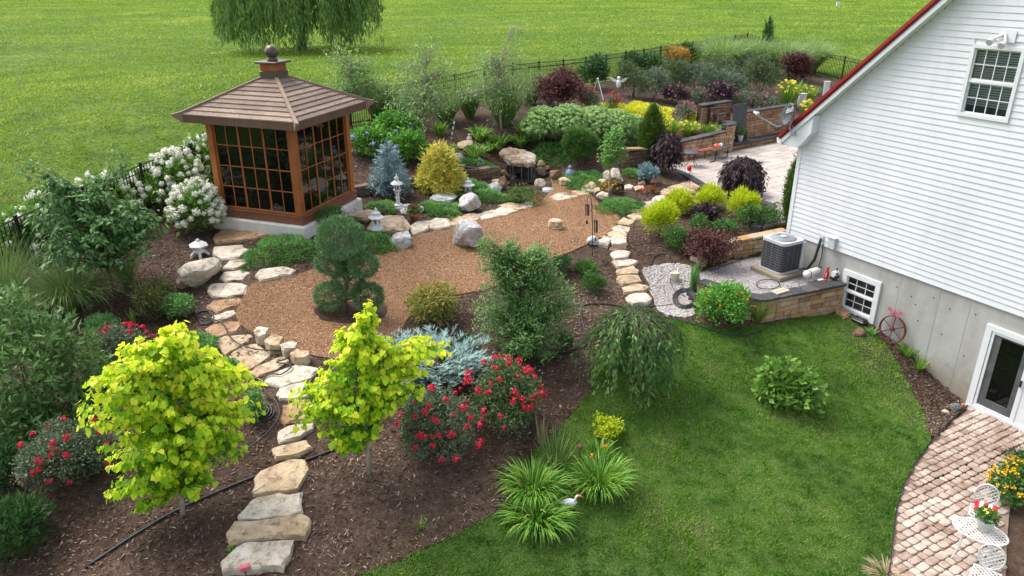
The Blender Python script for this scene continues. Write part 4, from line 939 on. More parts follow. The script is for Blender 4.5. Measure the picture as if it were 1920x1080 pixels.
def face(fix, horiz):
    """one glazed side; fix: constant coordinate, horiz: runs along u"""
    g = lambda a, z, off=0: (gz_(a, fix + off, z) if horiz else gz_(fix + off, a, z))
    rz = grz if horiz else grz + PI / 2
    f = sub(MB().bbox(g((o0 + o1) / 2, zb + .03), (o1 - o0, .07, .06), .005, rz).build('glazing_frame', M_wood, ga))
    MB().bbox(g((o0 + o1) / 2, ztop - .03), (o1 - o0, .07, .06), .005, rz).build('rail', M_wood, f)
    cw = (o1 - o0) / nc; rh = (ztop - zb - .12) / nr
    for i in range(nc + 1):
        a = o0 + i * cw; wd = .055 if i % 2 == 0 else .026; a = min(max(a, o0 + .028), o1 - .028)
        MB().bbox(g(a, (zb + ztop) / 2), (wd, .062 if i % 2 == 0 else .05, ztop - zb - .12), .004, rz).build('mullion', M_wood, f)
    for j in range(1, nr):
        for i in range(3):
            a = o0 + (i * 2 + 1) * cw; MB().bbox(g(a, zb + .06 + j * rh), (2 * cw - .058, .046, .028), .004, rz).build('muntin', M_wood, f)
    for i in range(nc):
        for j in range(nr):
            if 'p' not in pane_me: me = MB().box((0, 0, 0), (cw - .01, .008, rh - .01)).mesh('pane'); me.materials.append(M_dkglass); pane_me['p'] = me
            p = g(o0 + (i + .5) * cw, zb + .06 + (j + .5) * rh); put('pane', pane_me['p'], f, Matrix.Translation(p.tolist()) @ Matrix.Rotation(rz, 4, 'Z'))
for fx in (IP + PW * .4, GW - IP - PW * .4): face(fx, True); face(fx, False)
gcx = GW / 2; E = 1.80; ZE = 6.40; T0 = .27; ZT = 7.22
def gp(a, b, z): return gz_(gcx + a, gcx + b, z)
def rot4(k, a, b): return [(a, b), (-b, a), (-a, -b), (b, -a)][k]
roofp = thing('x', None, None) if False else None
nb = 9
for k in range(4):
    for i in range(nb):
        f0, f1 = i / nb, (i + 1) / nb; a0 = E + (T0 - E) * f0; a1 = E + (T0 - E) * f1; z0 = ZE + (ZT - ZE) * f0; z1 = ZE + (ZT - ZE) * f1
        P = [(-a0, -a0 - .012, z0 + .032), (a0, -a0 - .012, z0 + .032), (a1, -a1 + .01, z1 + .006), (-a1, -a1 + .01, z1 + .006)]
        Q = [(x, y, z - .03) for x, y, z in P]
        V = [gp(*rot4(k, x, y), z) for x, y, z in P + Q]
        MB().add(V, [(0,1,2,3),(7,6,5,4),(0,4,5,1),(1,5,6,2),(2,6,7,3),(3,7,4,0)]).build('roof_board', M_roofb, ga)
    V = []
    for a, y, z in [(-E, -E, ZE), (E, -E, ZE), (E, -E, ZE - .20), (-E, -E, ZE - .20), (-E + .045, -E + .045, ZE), (E - .045, -E + .045, ZE), (E - .045, -E + .045, ZE - .20), (-E + .045, -E + .045, ZE - .20)]: V.append(gp(*rot4(k, a, y), z))
    MB().add(V, [(0,3,2,1),(4,5,6,7),(0,1,5,4),(2,3,7,6),(1,2,6,5),(0,4,7,3)]).build('fascia_board', M_fasc, ga)
    d2 = 1 / math.sqrt(2); top = [(T0 - .03, ZT + .07), (E, ZE + .085), (E + .16, ZE + .035)]; bot = [(E + .15, ZE - .03), (E + .09, ZE - .10), (E + .05, ZE - .12), (E + .03, ZE - .17), (E - .03, ZE - .21), (E - .05, ZE - .02), (T0 - .03, ZT)]
    V = []
    for sgn in (-1, 1):
        for h, z in top + bot: V.append(gp(*rot4(k, h + sgn * .045 * d2, -h + sgn * .045 * d2), z))
    n_ = len(top + bot); MB().add(V, [tuple(range(n_)), tuple(range(2 * n_ - 1, n_ - 1, -1))] + [(i, n_ + i, n_ + (i + 1) % n_, (i + 1) % n_) for i in range(n_)]).build('hip_board', M_hip, ga)
mb = MB(); c = gp(0, 0, ZE - .17); mb.box(c, (2 * E - .1, 2 * E - .1, .03), grz); mb.build('ceiling', M_fasc, ga)
for nm, h, z0, z1, m in [('flashing', .275, ZT - .03, ZT + .20, M_bronze), ('cupola_box', .25, ZT + .2, ZT + .40, M_wood), ('cupola_cap', .35, ZT + .40, ZT + .46, M_bronze)]:
    MB().bbox(gp(0, 0, (z0 + z1) / 2), (2 * h, 2 * h, z1 - z0), .01, grz).build(nm, m, ga)
c = gp(0, 0, 0); sp = [(.001, ZT + .455), (.14, ZT + .46), (.14, ZT + .52), (.12, ZT + .53)] + [(.185 * math.sin(a), ZT + .69 - .185 * math.cos(a)) for a in np.linspace(.65, PI - .02, 14)]
MB().lathe(sp, 20, (c[0], c[1], 0)).build('ball_finial', M_bronze, ga, True)

# ============================================================= waterfall
wf = thing('waterfall', 'black wet cascade with falling water below a broad tilted stone slab', 'waterfall', ground(975, 346))
Bw = ground(975, 347); SLZ = 3.62
sp_px = [(936,285),(941,278),(956,275),(985,281),(1004,290),(1006,297),(1003,304),(990,306),(964,304),(948,298)]

y0w = Bw[1] + .30
def onslope(px, py):
    r = ray(px, py); t = (3.26 - .62 * y0w - CAMZ) / (r[2] - .62 * r[1]); return r * t + [0, 0, CAMZ]
P = [onslope(*p) for p in sp_px]; c = np.mean(P, 0); sz_ = lambda x, y: 3.26 + .62 * (y - y0w); rg = np.random.default_rng(41); V = []; F = []; n = len(P)
R_ = dens([p[:2] for p in P], .12); R_ = np.array(R_); n = len(R_)
for s_, dz in ((.80, -.18), (.97, -.16), (1.02, -.04), (.97, .0), (.5, .03)):
    rr = c[:2] + (R_ - c[:2]) * s_ + rg.normal(0, .015, R_.shape); V += [(x, y, sz_(x, y) + dz + rg.normal() * .012) for x, y in rr]
V.append((*c[:2], sz_(*c[:2]) + .03))
for r in range(4): F += [(r * n + i, r * n + (i + 1) % n, r * n + n + (i + 1) % n, r * n + n + i) for i in range(n)]
F += [(4 * n + i, 4 * n + (i + 1) % n, 5 * n) for i in range(n)] + [tuple(range(n - 1, -1, -1))]
M_spill = rockmat('spill_stone', (.10, .075, .055), (.28, .20, .12), (.62, .56, .48), 1.3, dark=(.06, .05, .05), rough=.5)
MB().add(V, F).build('spill_slab', M_spill, wf)
fr = [onslope(*p) - [0, 0, .12] for p in [(954,302),(1000,305)]]; a, b = fr
V_, F_ = ico()
for i, (e, dy, z, r) in enumerate([(.05,.45,2.95,.30),(.3,.5,3.0,.33),(.55,.5,3.0,.33),(.8,.45,3.0,.33),(1.0,.35,2.9,.28),(-.05,.12,2.8,.2),(.2,.16,2.8,.18),(1.02,.12,2.8,.2)]):
    p = a + (b - a) * e + np.array([0, dy, 0]); p[2] = z; rg = np.random.default_rng(50 + i); W = V_.copy()
    for k in range(7):
        d = norm(rg.normal(size=3)); o = W @ d; W = W - np.outer(np.maximum(o - .6, 0), d) * .9
    MB().add(W * [r, r, r * 1.1] + p, F_).build('wet_shade_rock', M_dark, wf)  # cavity shade under the slab is put into the rock colour
M_water, t_, p_ = newmat('falling_water'); p_.inputs['Base Color'].default_value = (.5, .54, .56, 1); p_.inputs['Roughness'].default_value = .1; p_.inputs['Transmission Weight'].default_value = .75; p_.inputs['IOR'].default_value = 1.33
for i in range(5):
    e = [.06, .17, .52, .80, .93][i]; p = a + (b - a) * e; x = MB().tube([(p[0], p[1] + .03, p[2] + .05), (p[0], p[1] - .04, p[2] - .08), (p[0] + .01 * math.sin(i), p[1] - .06, 2.80)], [.006, .006 + .003 * (i % 3), .010], 5); x.build('water_strand', M_water, wf)
M_pool, t_, p_ = newmat('pool_water'); p_.inputs['Base Color'].default_value = (.012, .012, .011, 1); p_.inputs['Roughness'].default_value = .06; bump(t_, p_, noise(t_, 9, 3, .5, 'World'), .3, .03)
pl = smoothpoly([tuple(ground(*p)[:2]) for p in [(944,347),(948,328),(975,322),(1003,328),(1006,345),(990,351),(960,352)]], 2)
tag(MB().prism(pl, 2.5, hz(*np.mean(pl, 0)) + .10).build('pool_water', M_pool), kind='structure')
for i, (x0, y0, x1, y1, m) in enumerate([(939,318,953,333,'b'),(1006,300,1024,314,'t'),(948,328,958,340,'d'),(1010,322,1030,334,'d'),(920,334,946,346,'t'),(1020,310,1036,322,'b')]):
    boulder('boulder', ['reddish small stone under the left lip of the waterfall slab', 'orange-tan stone beside the right lip of the waterfall slab', 'small dark wet stone at the left pool corner', 'dark brown stone wedged between two striped stones right of the pool', 'flat tan stone in front of the low brown wall left of the pool', 'brown stone under the juniper mat right of the waterfall'][i], (x0, y0, x1, y1), dict(b=M_brownrock, t=M_tan, d=M_dark)[m], 300 + i, group='garden rocks')
w5 = thing('retaining_wall', 'low dark brown stone wall below the dark seated figure, left of the waterfall', 'wall', ground(900, 335))
def gpt(px, py): p = ground(px, py); return p
a, b, c_ = gpt(858, 330), gpt(905, 338), gpt(940, 334); block_wall(w5, [(a[0], a[1], a[2], a[2] + .38), (b[0], b[1], b[2], b[2] + .42), (c_[0], c_[1], c_[2], c_[2] + .40)], .13, .4, .26, M_blkd, None, seed=21)
w6 = thing('retaining_wall', 'low brown stone wall behind the blue spruce, right of the gazebo', 'wall', ground(690, 362))
a, b, c_ = gpt(655, 374), gpt(700, 366), gpt(792, 352); block_wall(w6, [(a[0], a[1], a[2], a[2] + .36), (b[0], b[1], b[2], b[2] + .36), (c_[0], c_[1], c_[2], c_[2] + .34)], .12, .38, .26, M_blkd, None, seed=22)
w7 = thing('retaining_wall', 'brown block wall half hidden behind the narrow green column tree', 'wall', ground(1200, 318))
a, b = gpt(1166, 318), gpt(1240, 318); block_wall(w7, [(a[0], a[1], a[2], a[2] + .75), (b[0], b[1], b[2], b[2] + .80)], .13, .36, .28, M_blkd, M_blk3, seed=23, capo=.02)

# ============================================================= planting
def LM(name, *s, **k): k.setdefault('gain', 1.85); return leafmat(name, list(s), **k)
K = dict(
 deep=LM('leaf_deep', (.014,.038,.011), (.024,.062,.015), (.042,.095,.024)),
 mid=LM('leaf_mid', (.022,.058,.013), (.042,.10,.020), (.075,.155,.034)),
 bright=LM('leaf_bright', (.040,.115,.016), (.070,.185,.024), (.125,.27,.045)),
 olive=LM('leaf_olive', (.030,.050,.018), (.058,.088,.032), (.10,.135,.055)),
 grey=LM('leaf_greygreen', (.040,.066,.038), (.072,.105,.062), (.135,.175,.115)),
 spruce=LM('needle_blue', (.055,.095,.105), (.105,.165,.175), (.20,.28,.29), trans=.1),
 juniper=LM('needle_blue_juniper', (.075,.125,.115), (.14,.215,.195), (.25,.34,.31), trans=.1),
 gold=LM('foliage_gold', (.30,.29,.03), (.50,.47,.07), (.68,.62,.16), gain=1.12),
 lime=LM('foliage_lime', (.17,.25,.008), (.36,.45,.012), (.58,.64,.025), gain=1.2),
 burg=LM('leaf_burgundy', (.030,.013,.012), (.062,.024,.022), (.115,.048,.038)),
 plum=LM('leaf_plum', (.014,.009,.011), (.030,.018,.021), (.058,.038,.040)),
 redbud=LM('leaf_golden_redbud', (.09,.26,.012), (.22,.46,.016), (.45,.66,.020), (.66,.76,.028), (.74,.74,.06), trans=.42, gain=1.1),
 cherry=LM('leaf_cherry', (.022,.055,.016), (.040,.088,.024), (.075,.135,.040), trans=.25, rough=.45, gain=2.6),
 weep=LM('leaf_weeping', (.022,.055,.014), (.042,.095,.022), (.085,.15,.036), gain=2.2),
 central=LM('leaf_central', (.032,.075,.022), (.062,.125,.034), (.12,.20,.06), gain=2.3),
 thin=LM('leaf_thin_tree', (.030,.072,.020), (.055,.115,.028), (.10,.165,.045), (.15,.15,.05), gain=2.5),
 willow=LM('leaf_willow', (.050,.095,.022), (.085,.15,.035), (.14,.21,.06)),
 grass=LM('blade_ornamental', (.045,.085,.022), (.085,.14,.038), (.17,.22,.08)),
 pale=LM('blade_pale', (.13,.22,.06), (.22,.33,.10), (.34,.44,.17), gain=1.2),
 arb=LM('leaf_arborvitae', (.030,.070,.010), (.055,.115,.017), (.10,.175,.032), gain=1.3),
 lance=LM('leaf_lance', (.040,.085,.026), (.075,.14,.040), (.14,.215,.07), gain=1.8),
 lily=LM('blade_lily', (.035,.11,.014), (.075,.20,.020), (.15,.31,.035), (.26,.36,.07), gain=1.4),
 sedum=LM('leaf_sedum', (.050,.13,.034), (.10,.21,.06), (.20,.32,.12)),
 sedumtop=LM('sedum_head', (.24,.40,.12), (.36,.52,.19), (.48,.62,.28), gain=1.12),
 cover=LM('juniper_mat', (.050,.14,.030), (.085,.215,.045), (.14,.30,.075), gain=1.5),
 jenny=LM('creeping_gold', (.34,.36,.01), (.52,.52,.015), (.62,.60,.03), gain=1.12),
 lace=LM('leaf_lace_maple', (.050,.075,.015), (.095,.125,.022), (.17,.16,.035), (.26,.14,.04)),
 bronze=LM('leaf_bronze', (.035,.045,.014), (.06,.07,.02), (.10,.10,.03)),
 orange=LM('leaf_orange', (.28,.16,.025), (.42,.26,.04), (.50,.36,.08), gain=1.12),
 rose=LM('leaf_rose', (.030,.052,.028), (.055,.085,.045), (.095,.125,.07), (.11,.06,.045)),
 fern=LM('frond', (.055,.12,.018), (.10,.20,.028), (.19,.30,.055)),
 tan=LM('dry_blade', (.30,.24,.13), (.42,.34,.20), (.52,.44,.28), gain=1.12),
 hyd=LM('leaf_hydrangea', (.045,.10,.016), (.085,.17,.026), (.15,.25,.05), rough=.4),
 pine=LM('needle_pine', (.030,.066,.026), (.055,.105,.042), (.11,.18,.08), trans=.1, gain=2.3),
 white=LM('petal_white', (.66,.66,.44), (.82,.80,.66), (.85,.84,.76), trans=.1, gain=1.12),
 red=LM('petal_red', (.42,.010,.022), (.60,.018,.050), (.62,.035,.11), trans=.2, gain=1.12),
 yel=LM('petal_yellow', (.70,.50,.02), (.78,.62,.05), (.80,.68,.16), trans=.2, gain=1.12),
 orgp=LM('petal_orange', (.62,.16,.015), (.72,.28,.02), (.75,.42,.03), trans=.2, gain=1.12),
 pink=LM('petal_mauve', (.30,.09,.20), (.42,.16,.30), (.5,.26,.4), trans=.2, gain=1.12),
 blue=LM('petal_blue', (.22,.26,.55), (.32,.36,.66), (.42,.44,.7), trans=.2, gain=1.12),
)
M_bark = plain('bark', (.105, .080, .062), .9, var=.4, scale=14, bumpy=.5); M_pale = plain('pale_bark', (.34, .30, .25), .85, var=.25, scale=12, bumpy=.3); M_stem = plain('green_stem', (.05, .075, .025), .7, var=.3)
OV, LAN, NAR = oval(.58), oval(.34), oval(.22)
SPR = ([(-.11, .1, 0), (.11, .1, 0), (0, 1, .05), (-.14, .28, .03), (.02, .05, 0), (-.42, .8, .10), (.14, .28, .03), (-.02, .05, 0), (.42, .8, .10)], [(0, 1, 2), (3, 4, 5), (6, 7, 8)])
def sph(n, rg, low=-1.0):
    d = norm(rg.normal(size=(n * 3, 3))); d = d[(d[:, 2] > low) | (rg.random(len(d)) < .12)]; return d[:n]
def foliage(lobes, rg, L, tm, cr, per, dn_, droop=0., up=.35, jit=.6, low=-.45, shell=.55, sv=.35, tint=None, maxn=60000):
    lobes = np.asarray(lobes, float); Vs, Fs, Rs, nv = [], [], [], 0; PP, AA, NN, SS, RR = [], [], [], [], []
    for lb in lobes:
        c, r = lb[:3], lb[3:6]; ar = 4 * PI * ((((r[0]*r[1])**1.6 + (r[0]*r[2])**1.6 + (r[1]*r[2])**1.6) / 3) ** (1 / 1.6))
        nc = max(6, int(dn_ * ar / (PI * cr * cr))); d = sph(nc, rg, low); nc = len(d)
        rad = shell + (1 - shell) * rg.random(nc) ** .55; pc = c + d * r * rad[:, None]; od = norm(d / r)
        cl = rg.random(nc)
        n = nc * per; o = np.repeat(od, per, 0); P = np.repeat(pc, per, 0) + rg.normal(0, cr * .55, (n, 3))
        A = norm(o * .7 + rg.normal(0, jit, (n, 3)) + [0, 0, up - droop]); Nn = o * .6 + [0, 0, .8] + rg.normal(0, .45, (n, 3))
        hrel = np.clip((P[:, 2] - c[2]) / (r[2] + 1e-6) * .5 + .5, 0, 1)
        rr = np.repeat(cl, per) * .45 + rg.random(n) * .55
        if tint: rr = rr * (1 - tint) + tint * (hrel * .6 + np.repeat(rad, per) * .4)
        PP.append(P); AA.append(A); NN.append(Nn); SS.append(L * rg.uniform(1 - sv, 1 + sv, n)); RR.append(rr)
    P, A, Nn, S, r_ = map(np.concatenate, (PP, AA, NN, SS, RR))
    if len(P) > maxn: k = rg.choice(len(P), maxn, False); P, A, Nn, S, r_ = P[k], A[k], Nn[k], S[k] * math.sqrt(len(rr) / maxn if False else 1.1), r_[k]
    return leaves(P, A, Nn, S, tm, np.clip(r_, 0, 1))
def merge(parts):
    V, F, Rn, n = [], [], [], 0
    for v, f, r in parts: V.append(v); F.append(f + n); Rn.append(r); n += len(v)
    return np.concatenate(V), np.concatenate(F), np.concatenate(Rn)
def leafobj(name, parts, mat, par):
    V, F, r_ = merge(parts); p = np.array(par.location); return meshnp2(name, V - p, F, r_, mat, par)
def meshnp2(name, V, F, r_, mat, par):
    o = meshnp(name, V, F, r_, mat, None); o.parent = par; return o
STY = dict(
 box=dict(k='deep', tm=OV, L=.055, cr=.09, per=10, dn_=2.2), boxm=dict(k='mid', tm=OV, L=.06, cr=.10, per=10, dn_=2.2),
 ball=dict(k='deep', tm=SPR, L=.07, cr=.07, per=9, dn_=2.4, jit=.35), bshrub=dict(k='bright', tm=OV, L=.10, cr=.12, per=8, dn_=2.0),
 sprayg=dict(k='mid', tm=LAN, L=.10, cr=.12, per=12, dn_=2.0), olive=dict(k='grey', tm=NAR, L=.13, cr=.17, per=13, dn_=1.9, jit=.7),
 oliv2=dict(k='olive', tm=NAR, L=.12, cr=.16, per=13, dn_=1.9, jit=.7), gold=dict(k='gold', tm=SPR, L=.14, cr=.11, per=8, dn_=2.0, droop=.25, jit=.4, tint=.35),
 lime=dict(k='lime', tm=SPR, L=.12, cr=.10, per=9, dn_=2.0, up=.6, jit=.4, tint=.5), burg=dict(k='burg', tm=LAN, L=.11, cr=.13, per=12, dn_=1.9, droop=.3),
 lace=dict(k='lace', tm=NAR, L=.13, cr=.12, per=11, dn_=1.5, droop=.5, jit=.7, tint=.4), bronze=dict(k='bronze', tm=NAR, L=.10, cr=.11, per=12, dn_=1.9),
 rose=dict(k='rose', tm=OV, L=.055, cr=.10, per=12, dn_=1.9), plum=dict(k='plum', tm=OV, L=.10, cr=.11, per=9, dn_=2),
 conif=dict(k='deep', tm=SPR, L=.13, cr=.12, per=10, dn_=2.0, up=.5, jit=.4), sed=dict(k='sedum', tm=OV, L=.055, cr=.07, per=12, dn_=2.0, up=.5),
 hyd=dict(k='hyd', tm=OV, L=.15, cr=.16, per=7, dn_=2.0, jit=.5), hydd=dict(k='bright', tm=OV, L=.14, cr=.15, per=7, dn_=2.0, jit=.5),
 bigleaf=dict(k='hyd', tm=oval(.72), L=.15, cr=.13, per=5, dn_=2.2, jit=.5), lance=dict(k='weep', tm=LAN, L=.14, cr=.18, per=13, dn_=1.8, jit=.65),
 cherry=dict(k='cherry', tm=oval(.42, .06, .06), L=.13, cr=.15, per=10, dn_=1.7, droop=.45), pine=dict(k='pine', tm=SPR, L=.085, cr=.07, per=9, dn_=2.3, jit=.35),
 bspruce=dict(k='spruce', tm=SPR, L=.10, cr=.08, per=9, dn_=2.2, jit=.35), mixb=dict(k='mid', tm=NAR, L=.085, cr=.12, per=14, dn_=1.8, jit=.65),
 willowy=dict(k='mid', tm=NAR, L=.10, cr=.13, per=13, dn_=1.9, jit=.6, up=.5),
)
SEED = [1000]
def lobes_of(C, rx, ry, rz, nl, rg, f, core=.74):
    s = np.array([f[1], -f[0]]); out = [(*C, rx * core, ry * core, rz * core)]
    for k in range(nl):
        d = norm(rg.normal(size=3)); d[2] = abs(d[2]) * .9 - .15; d = norm(d); q = rg.uniform(.32, .52)
        off = sx_(s, f, d, rx, ry, rz) * (1.04 - q); out.append((*(C + off), rx * q, ry * q, rz * q * 1.05))
    return out
def sx_(s, f, d, rx, ry, rz): return np.array([s[0] * d[0] * rx + f[0] * d[1] * ry, s[1] * d[0] * rx + f[1] * d[1] * ry, d[2] * rz])
def shrub(name, label, box, style, cat='shrub', group=None, nl=7, stems=4, scale=1.0, flowers=None, dens_=1.0, B=None, mat=None, lob=None, **over):
    SEED[0] += 1; rg = np.random.default_rng(SEED[0]); B, C, rx, ry, rz = dome(*box, B=B); st = dict(STY[style]); st.update(over); k = st.pop('k'); st['dn_'] *= dens_
    st['L'] *= scale; st['cr'] *= scale
    f = np.array(B[:2]) / np.linalg.norm(B[:2]); t = thing(name, label, cat, B, group)
    zlow = hz(C[0], C[1]) - .02
    lb = lobes_of(C, rx, ry, rz, nl, rg, f)
    if lob:
        lb = []
        for x_, y_, a_, b_, o_ in lob: c_, t2 = upright(x_, y_, B); c_ = c_ + np.array([f[0], f[1], 0]) * o_; lb.append((*c_, a_ * t2 / FPX, a_ * t2 / FPX, b_ * t2 / FPX))
    V, F, r_ = foliage(lb, rg, **st)
    V = V.copy(); cut = V[:, 2] < zlow; V[cut, 2] = zlow + rg.random(cut.sum()) * .06
    leafobj('foliage', [(V, F, r_)], mat or K[k], t)
    mb = MB()
    for i in range(stems):
        d = norm(rg.normal(size=3)); d[2] = abs(d[2]); e = C + sx_(np.array([f[1], -f[0]]), f, d, rx, ry, rz) * .6; b = np.array([B[0] + rg.normal() * .04, B[1] + rg.normal() * .04, B[2] - .03])
        mb.tube([b, b * .5 + e * .5 + [0, 0, .05], e], [.02, .014, .006], 5)
    if stems: mb.build('stem', M_bark, t)
    if flowers:
        nf, me, sz, lowz = flowers; s2 = np.array([f[1], -f[0]]); put_fl(t, rg, C, (rx, ry, rz), s2, f, nf, me, sz, lowz)
    return t
def put_fl(t, rg, C, r, s2, f, nf, me, sz, lowz, lobes=None):
    n = 0; done = []; tries = 0
    while n < nf and tries < 6000:
        d = norm(rg.normal(size=3)); tries += 1
        if d[2] < lowz or (d[1] > .35 and d[2] < .6): continue
        p = C + sx_(s2, f, d, *r) * rg.uniform(.97, 1.05)
        if done and np.min(np.linalg.norm(np.array(done) - p, axis=1)) < sz * (.95 if tries < 2500 else .45): continue
        done.append(p); q = Vector(sx_(s2, f, d / np.array(r), 1, 1, 1)) + Vector((0, 0, .5))
        M = Matrix.Translation(p.tolist()) @ q.to_track_quat('Z', 'Y').to_matrix().to_4x4() @ Matrix.Rotation(rg.uniform(0, 6), 4, 'Z') @ Matrix.Scale(sz * rg.uniform(.7, 1.25), 4)
        put('flower', me, t, M); n += 1
def bloom(name, mat, n, shape, L, seed, core=True):
    """flower head of unit size: petals over a dome"""
    rg = np.random.default_rng(seed); d = sph(n, rg, -.35); P = d * np.array(shape) * .5; P[:, 2] += shape[2] * .25
    A = norm(np.cross(d, rg.normal(size=d.shape)) + d * .5); parts = [leaves(P, A, d, np.full(len(d), L) * rg.uniform(.8, 1.2, len(d)), oval(.9, .12), np.clip(rg.random(len(d)), 0, 1))]
    V, F, r_ = merge(parts)
    if core:
        V2, F2 = ico(); import bmesh
        bm = bmesh.new(); bmesh.ops.create_icosphere(bm, subdivisions=1, radius=1); v2 = np.array([v.co[:] for v in bm.verts]) * np.array(shape) * .46 + [0, 0, shape[2] * .25]; f2 = np.array([[v.index for v in ff.verts] for ff in bm.faces]); bm.free()
        F = np.concatenate([F, f2 + len(V)]); V = np.concatenate([V, v2]); r_ = np.concatenate([r_, np.full(len(v2), .3)])
    o = meshnp(name, V, F, r_, mat); me = o.data; bpy.data.objects.remove(o); return me
K['sus'] = LM('petal_deep_yellow', (.62,.32,.01), (.72,.43,.015), (.78,.52,.03), trans=.2, gain=1.1)
F_hyd = bloom('flower', K['white'], 70, (.85, .85, 1.15), .26, 1); F_rose = bloom('flower', K['red'], 22, (1, 1, .7), .5, 2); F_yel = bloom('flower', K['yel'], 10, (1, 1, .35), .7, 3); F_org = bloom('flower', K['orgp'], 14, (1, 1, .5), .5, 4)
F_pink = bloom('flower', K['pink'], 16, (1, 1, .8), .45, 5); F_blue = bloom('flower', K['blue'], 30, (1, 1, .9), .35, 6); F_sed = bloom('flower', K['sedumtop'], 34, (1.1, 1.1, .5), .28, 7)
M_dkeye = plain('dark_flower_eye', (.02, .010, .006), .8)
def ribbon(P0, D0, L, w, droop, rg, rv, seg=5):
    """arching blades: base points, start directions"""
    n = len(P0); D0 = norm(D0); side = norm(np.cross(D0, np.array([0, 0, 1.0])) + rg.normal(0, .15, (n, 3))); Vs = []; p = P0.copy(); d = D0.copy()
    for s in range(seg + 1):
        ww = w * (1 - (s / seg) ** 2.2) + w * .06; Vs.append(p - side * (ww[:, None] / 2)); Vs.append(p + side * (ww[:, None] / 2))
        p = p + d * (L / seg)[:, None]; d = norm(d + np.c_[np.zeros((n, 2)), -droop * (s + 1) / seg * 1.0])
    V = np.stack(Vs, 1).reshape(-1, 3); m = 2 * (seg + 1); F = []
    for s in range(seg): F += [(2 * s, 2 * s + 1, 2 * s + 3), (2 * s, 2 * s + 3, 2 * s + 2)]
    F = (np.array(F)[None] + (np.arange(n) * m)[:, None, None]).reshape(-1, 3); return V, F, np.repeat(rv, m)
def clump(name, label, box, k='grass', n=420, w=.012, droop=.35, spread=.7, cat='grass clump', group=None, flowers=None, B=None, basew=.22, lenk=1.0, ):
    SEED[0] += 1; rg = np.random.default_rng(SEED[0]); B, C, rx, ry, rz = dome(*box, B=B); t = thing(name, label, cat, B, group)
    H = max(C[2] + rz - B[2], .15); th = rg.uniform(0, 2 * PI, n); rr = np.sqrt(rg.random(n)); P = np.c_[B[0] + np.cos(th) * rr * rx * basew, B[1] + np.sin(th) * rr * ry * basew, np.full(n, B[2] - .02)]
    sp = rr * spread * rx / max(H, .1) * 1.1 + rg.normal(0, .06, n); D = np.c_[np.cos(th) * sp, np.sin(th) * sp, np.ones(n)]
    L = np.sqrt(H * H + (rx * rr) ** 2) * rg.uniform(.75, 1.15, n) * lenk; V, F, r_ = ribbon(P, D, L, np.full(n, w) * rg.uniform(.7, 1.3, n), droop * rg.uniform(.5, 1.4, n), rg, rg.random(n))
    g = hz(B[0], B[1]) ; V[:, 2] = np.maximum(V[:, 2], g - .3)
    leafobj('blades', [(V, F, r_)], K[k], t)
    if flowers:
        nf, me, sz = flowers; f = np.array(B[:2]) / np.linalg.norm(B[:2]); put_fl(t, rg, C, (rx * .8, ry * .8, rz * .95), np.array([f[1], -f[0]]), f, nf, me, sz, .1)
    return t
def mat_cover(name, label, box, k='cover', h=.16, L=.085, n=None, cat='ground cover', group='low juniper mats', tm=SPR, lift=0):
    SEED[0] += 1; rg = np.random.default_rng(SEED[0]); x0, y0, x1, y1 = box; c = ground((x0 + x1) / 2, (y0 + y1) / 2 + (y1 - y0) * .08); t = depth(c)
    near, far = ground((x0 + x1) / 2, y1), ground((x0 + x1) / 2, y0 + (y1 - y0) * .18); ry = np.linalg.norm((far - near)[:2]) / 2; c = (near + far) / 2; rx = (x1 - x0) / 2 * depth(c) / FPX
    ry = min(ry, rx * 1.6)
    if n is None: n = int(min(24000, 2300 * PI * rx * ry / (L / .085) ** 2))
    th = rg.uniform(0, 2 * PI, n); rr = np.sqrt(rg.random(n)); of = rg.uniform(0, 9); ed = 1 + .16 * np.sin(3 * th + of) + .10 * np.sin(7 * th + 2 * of) + .06 * np.sin(13 * th + of); rad = rr * ed
    f = np.array(c[:2]) / np.linalg.norm(c[:2]); s = np.array([f[1], -f[0]]); X = c[0] + s[0] * np.cos(th) * rad * rx + f[0] * np.sin(th) * rad * ry; Y = c[1] + s[1] * np.cos(th) * rad * rx + f[1] * np.sin(th) * rad * ry
    lump = np.array([mnoise.noise((a * 3.2, b * 3.2, of)) for a, b in zip(X, Y)]); Z = HT(X, Y) + .03 + lift + h * np.clip(1 - rr ** 3, 0, 1) * (.75 + .6 * lump) * rg.uniform(.55, 1, n)
    A = np.c_[s[0] * np.cos(th) * .7 + f[0] * np.sin(th) * .7, s[1] * np.cos(th) * .7 + f[1] * np.sin(th) * .7, np.full(n, .5)] * np.array([1, 1, 1]) + rg.normal(0, .5, (n, 3)); A[:, 2] = np.abs(A[:, 2])
    r_ = np.clip(rg.random(n) * .6 + lump * .5 + .2, 0, 1); tt = thing(name, label, cat, c, group)
    leafobj('foliage', [leaves(np.c_[X, Y, Z], A, np.c_[rg.normal(0, .3, (n, 2)), np.ones(n)], L * rg.uniform(.6, 1.3, n), tm, r_)], K[k], tt); return tt
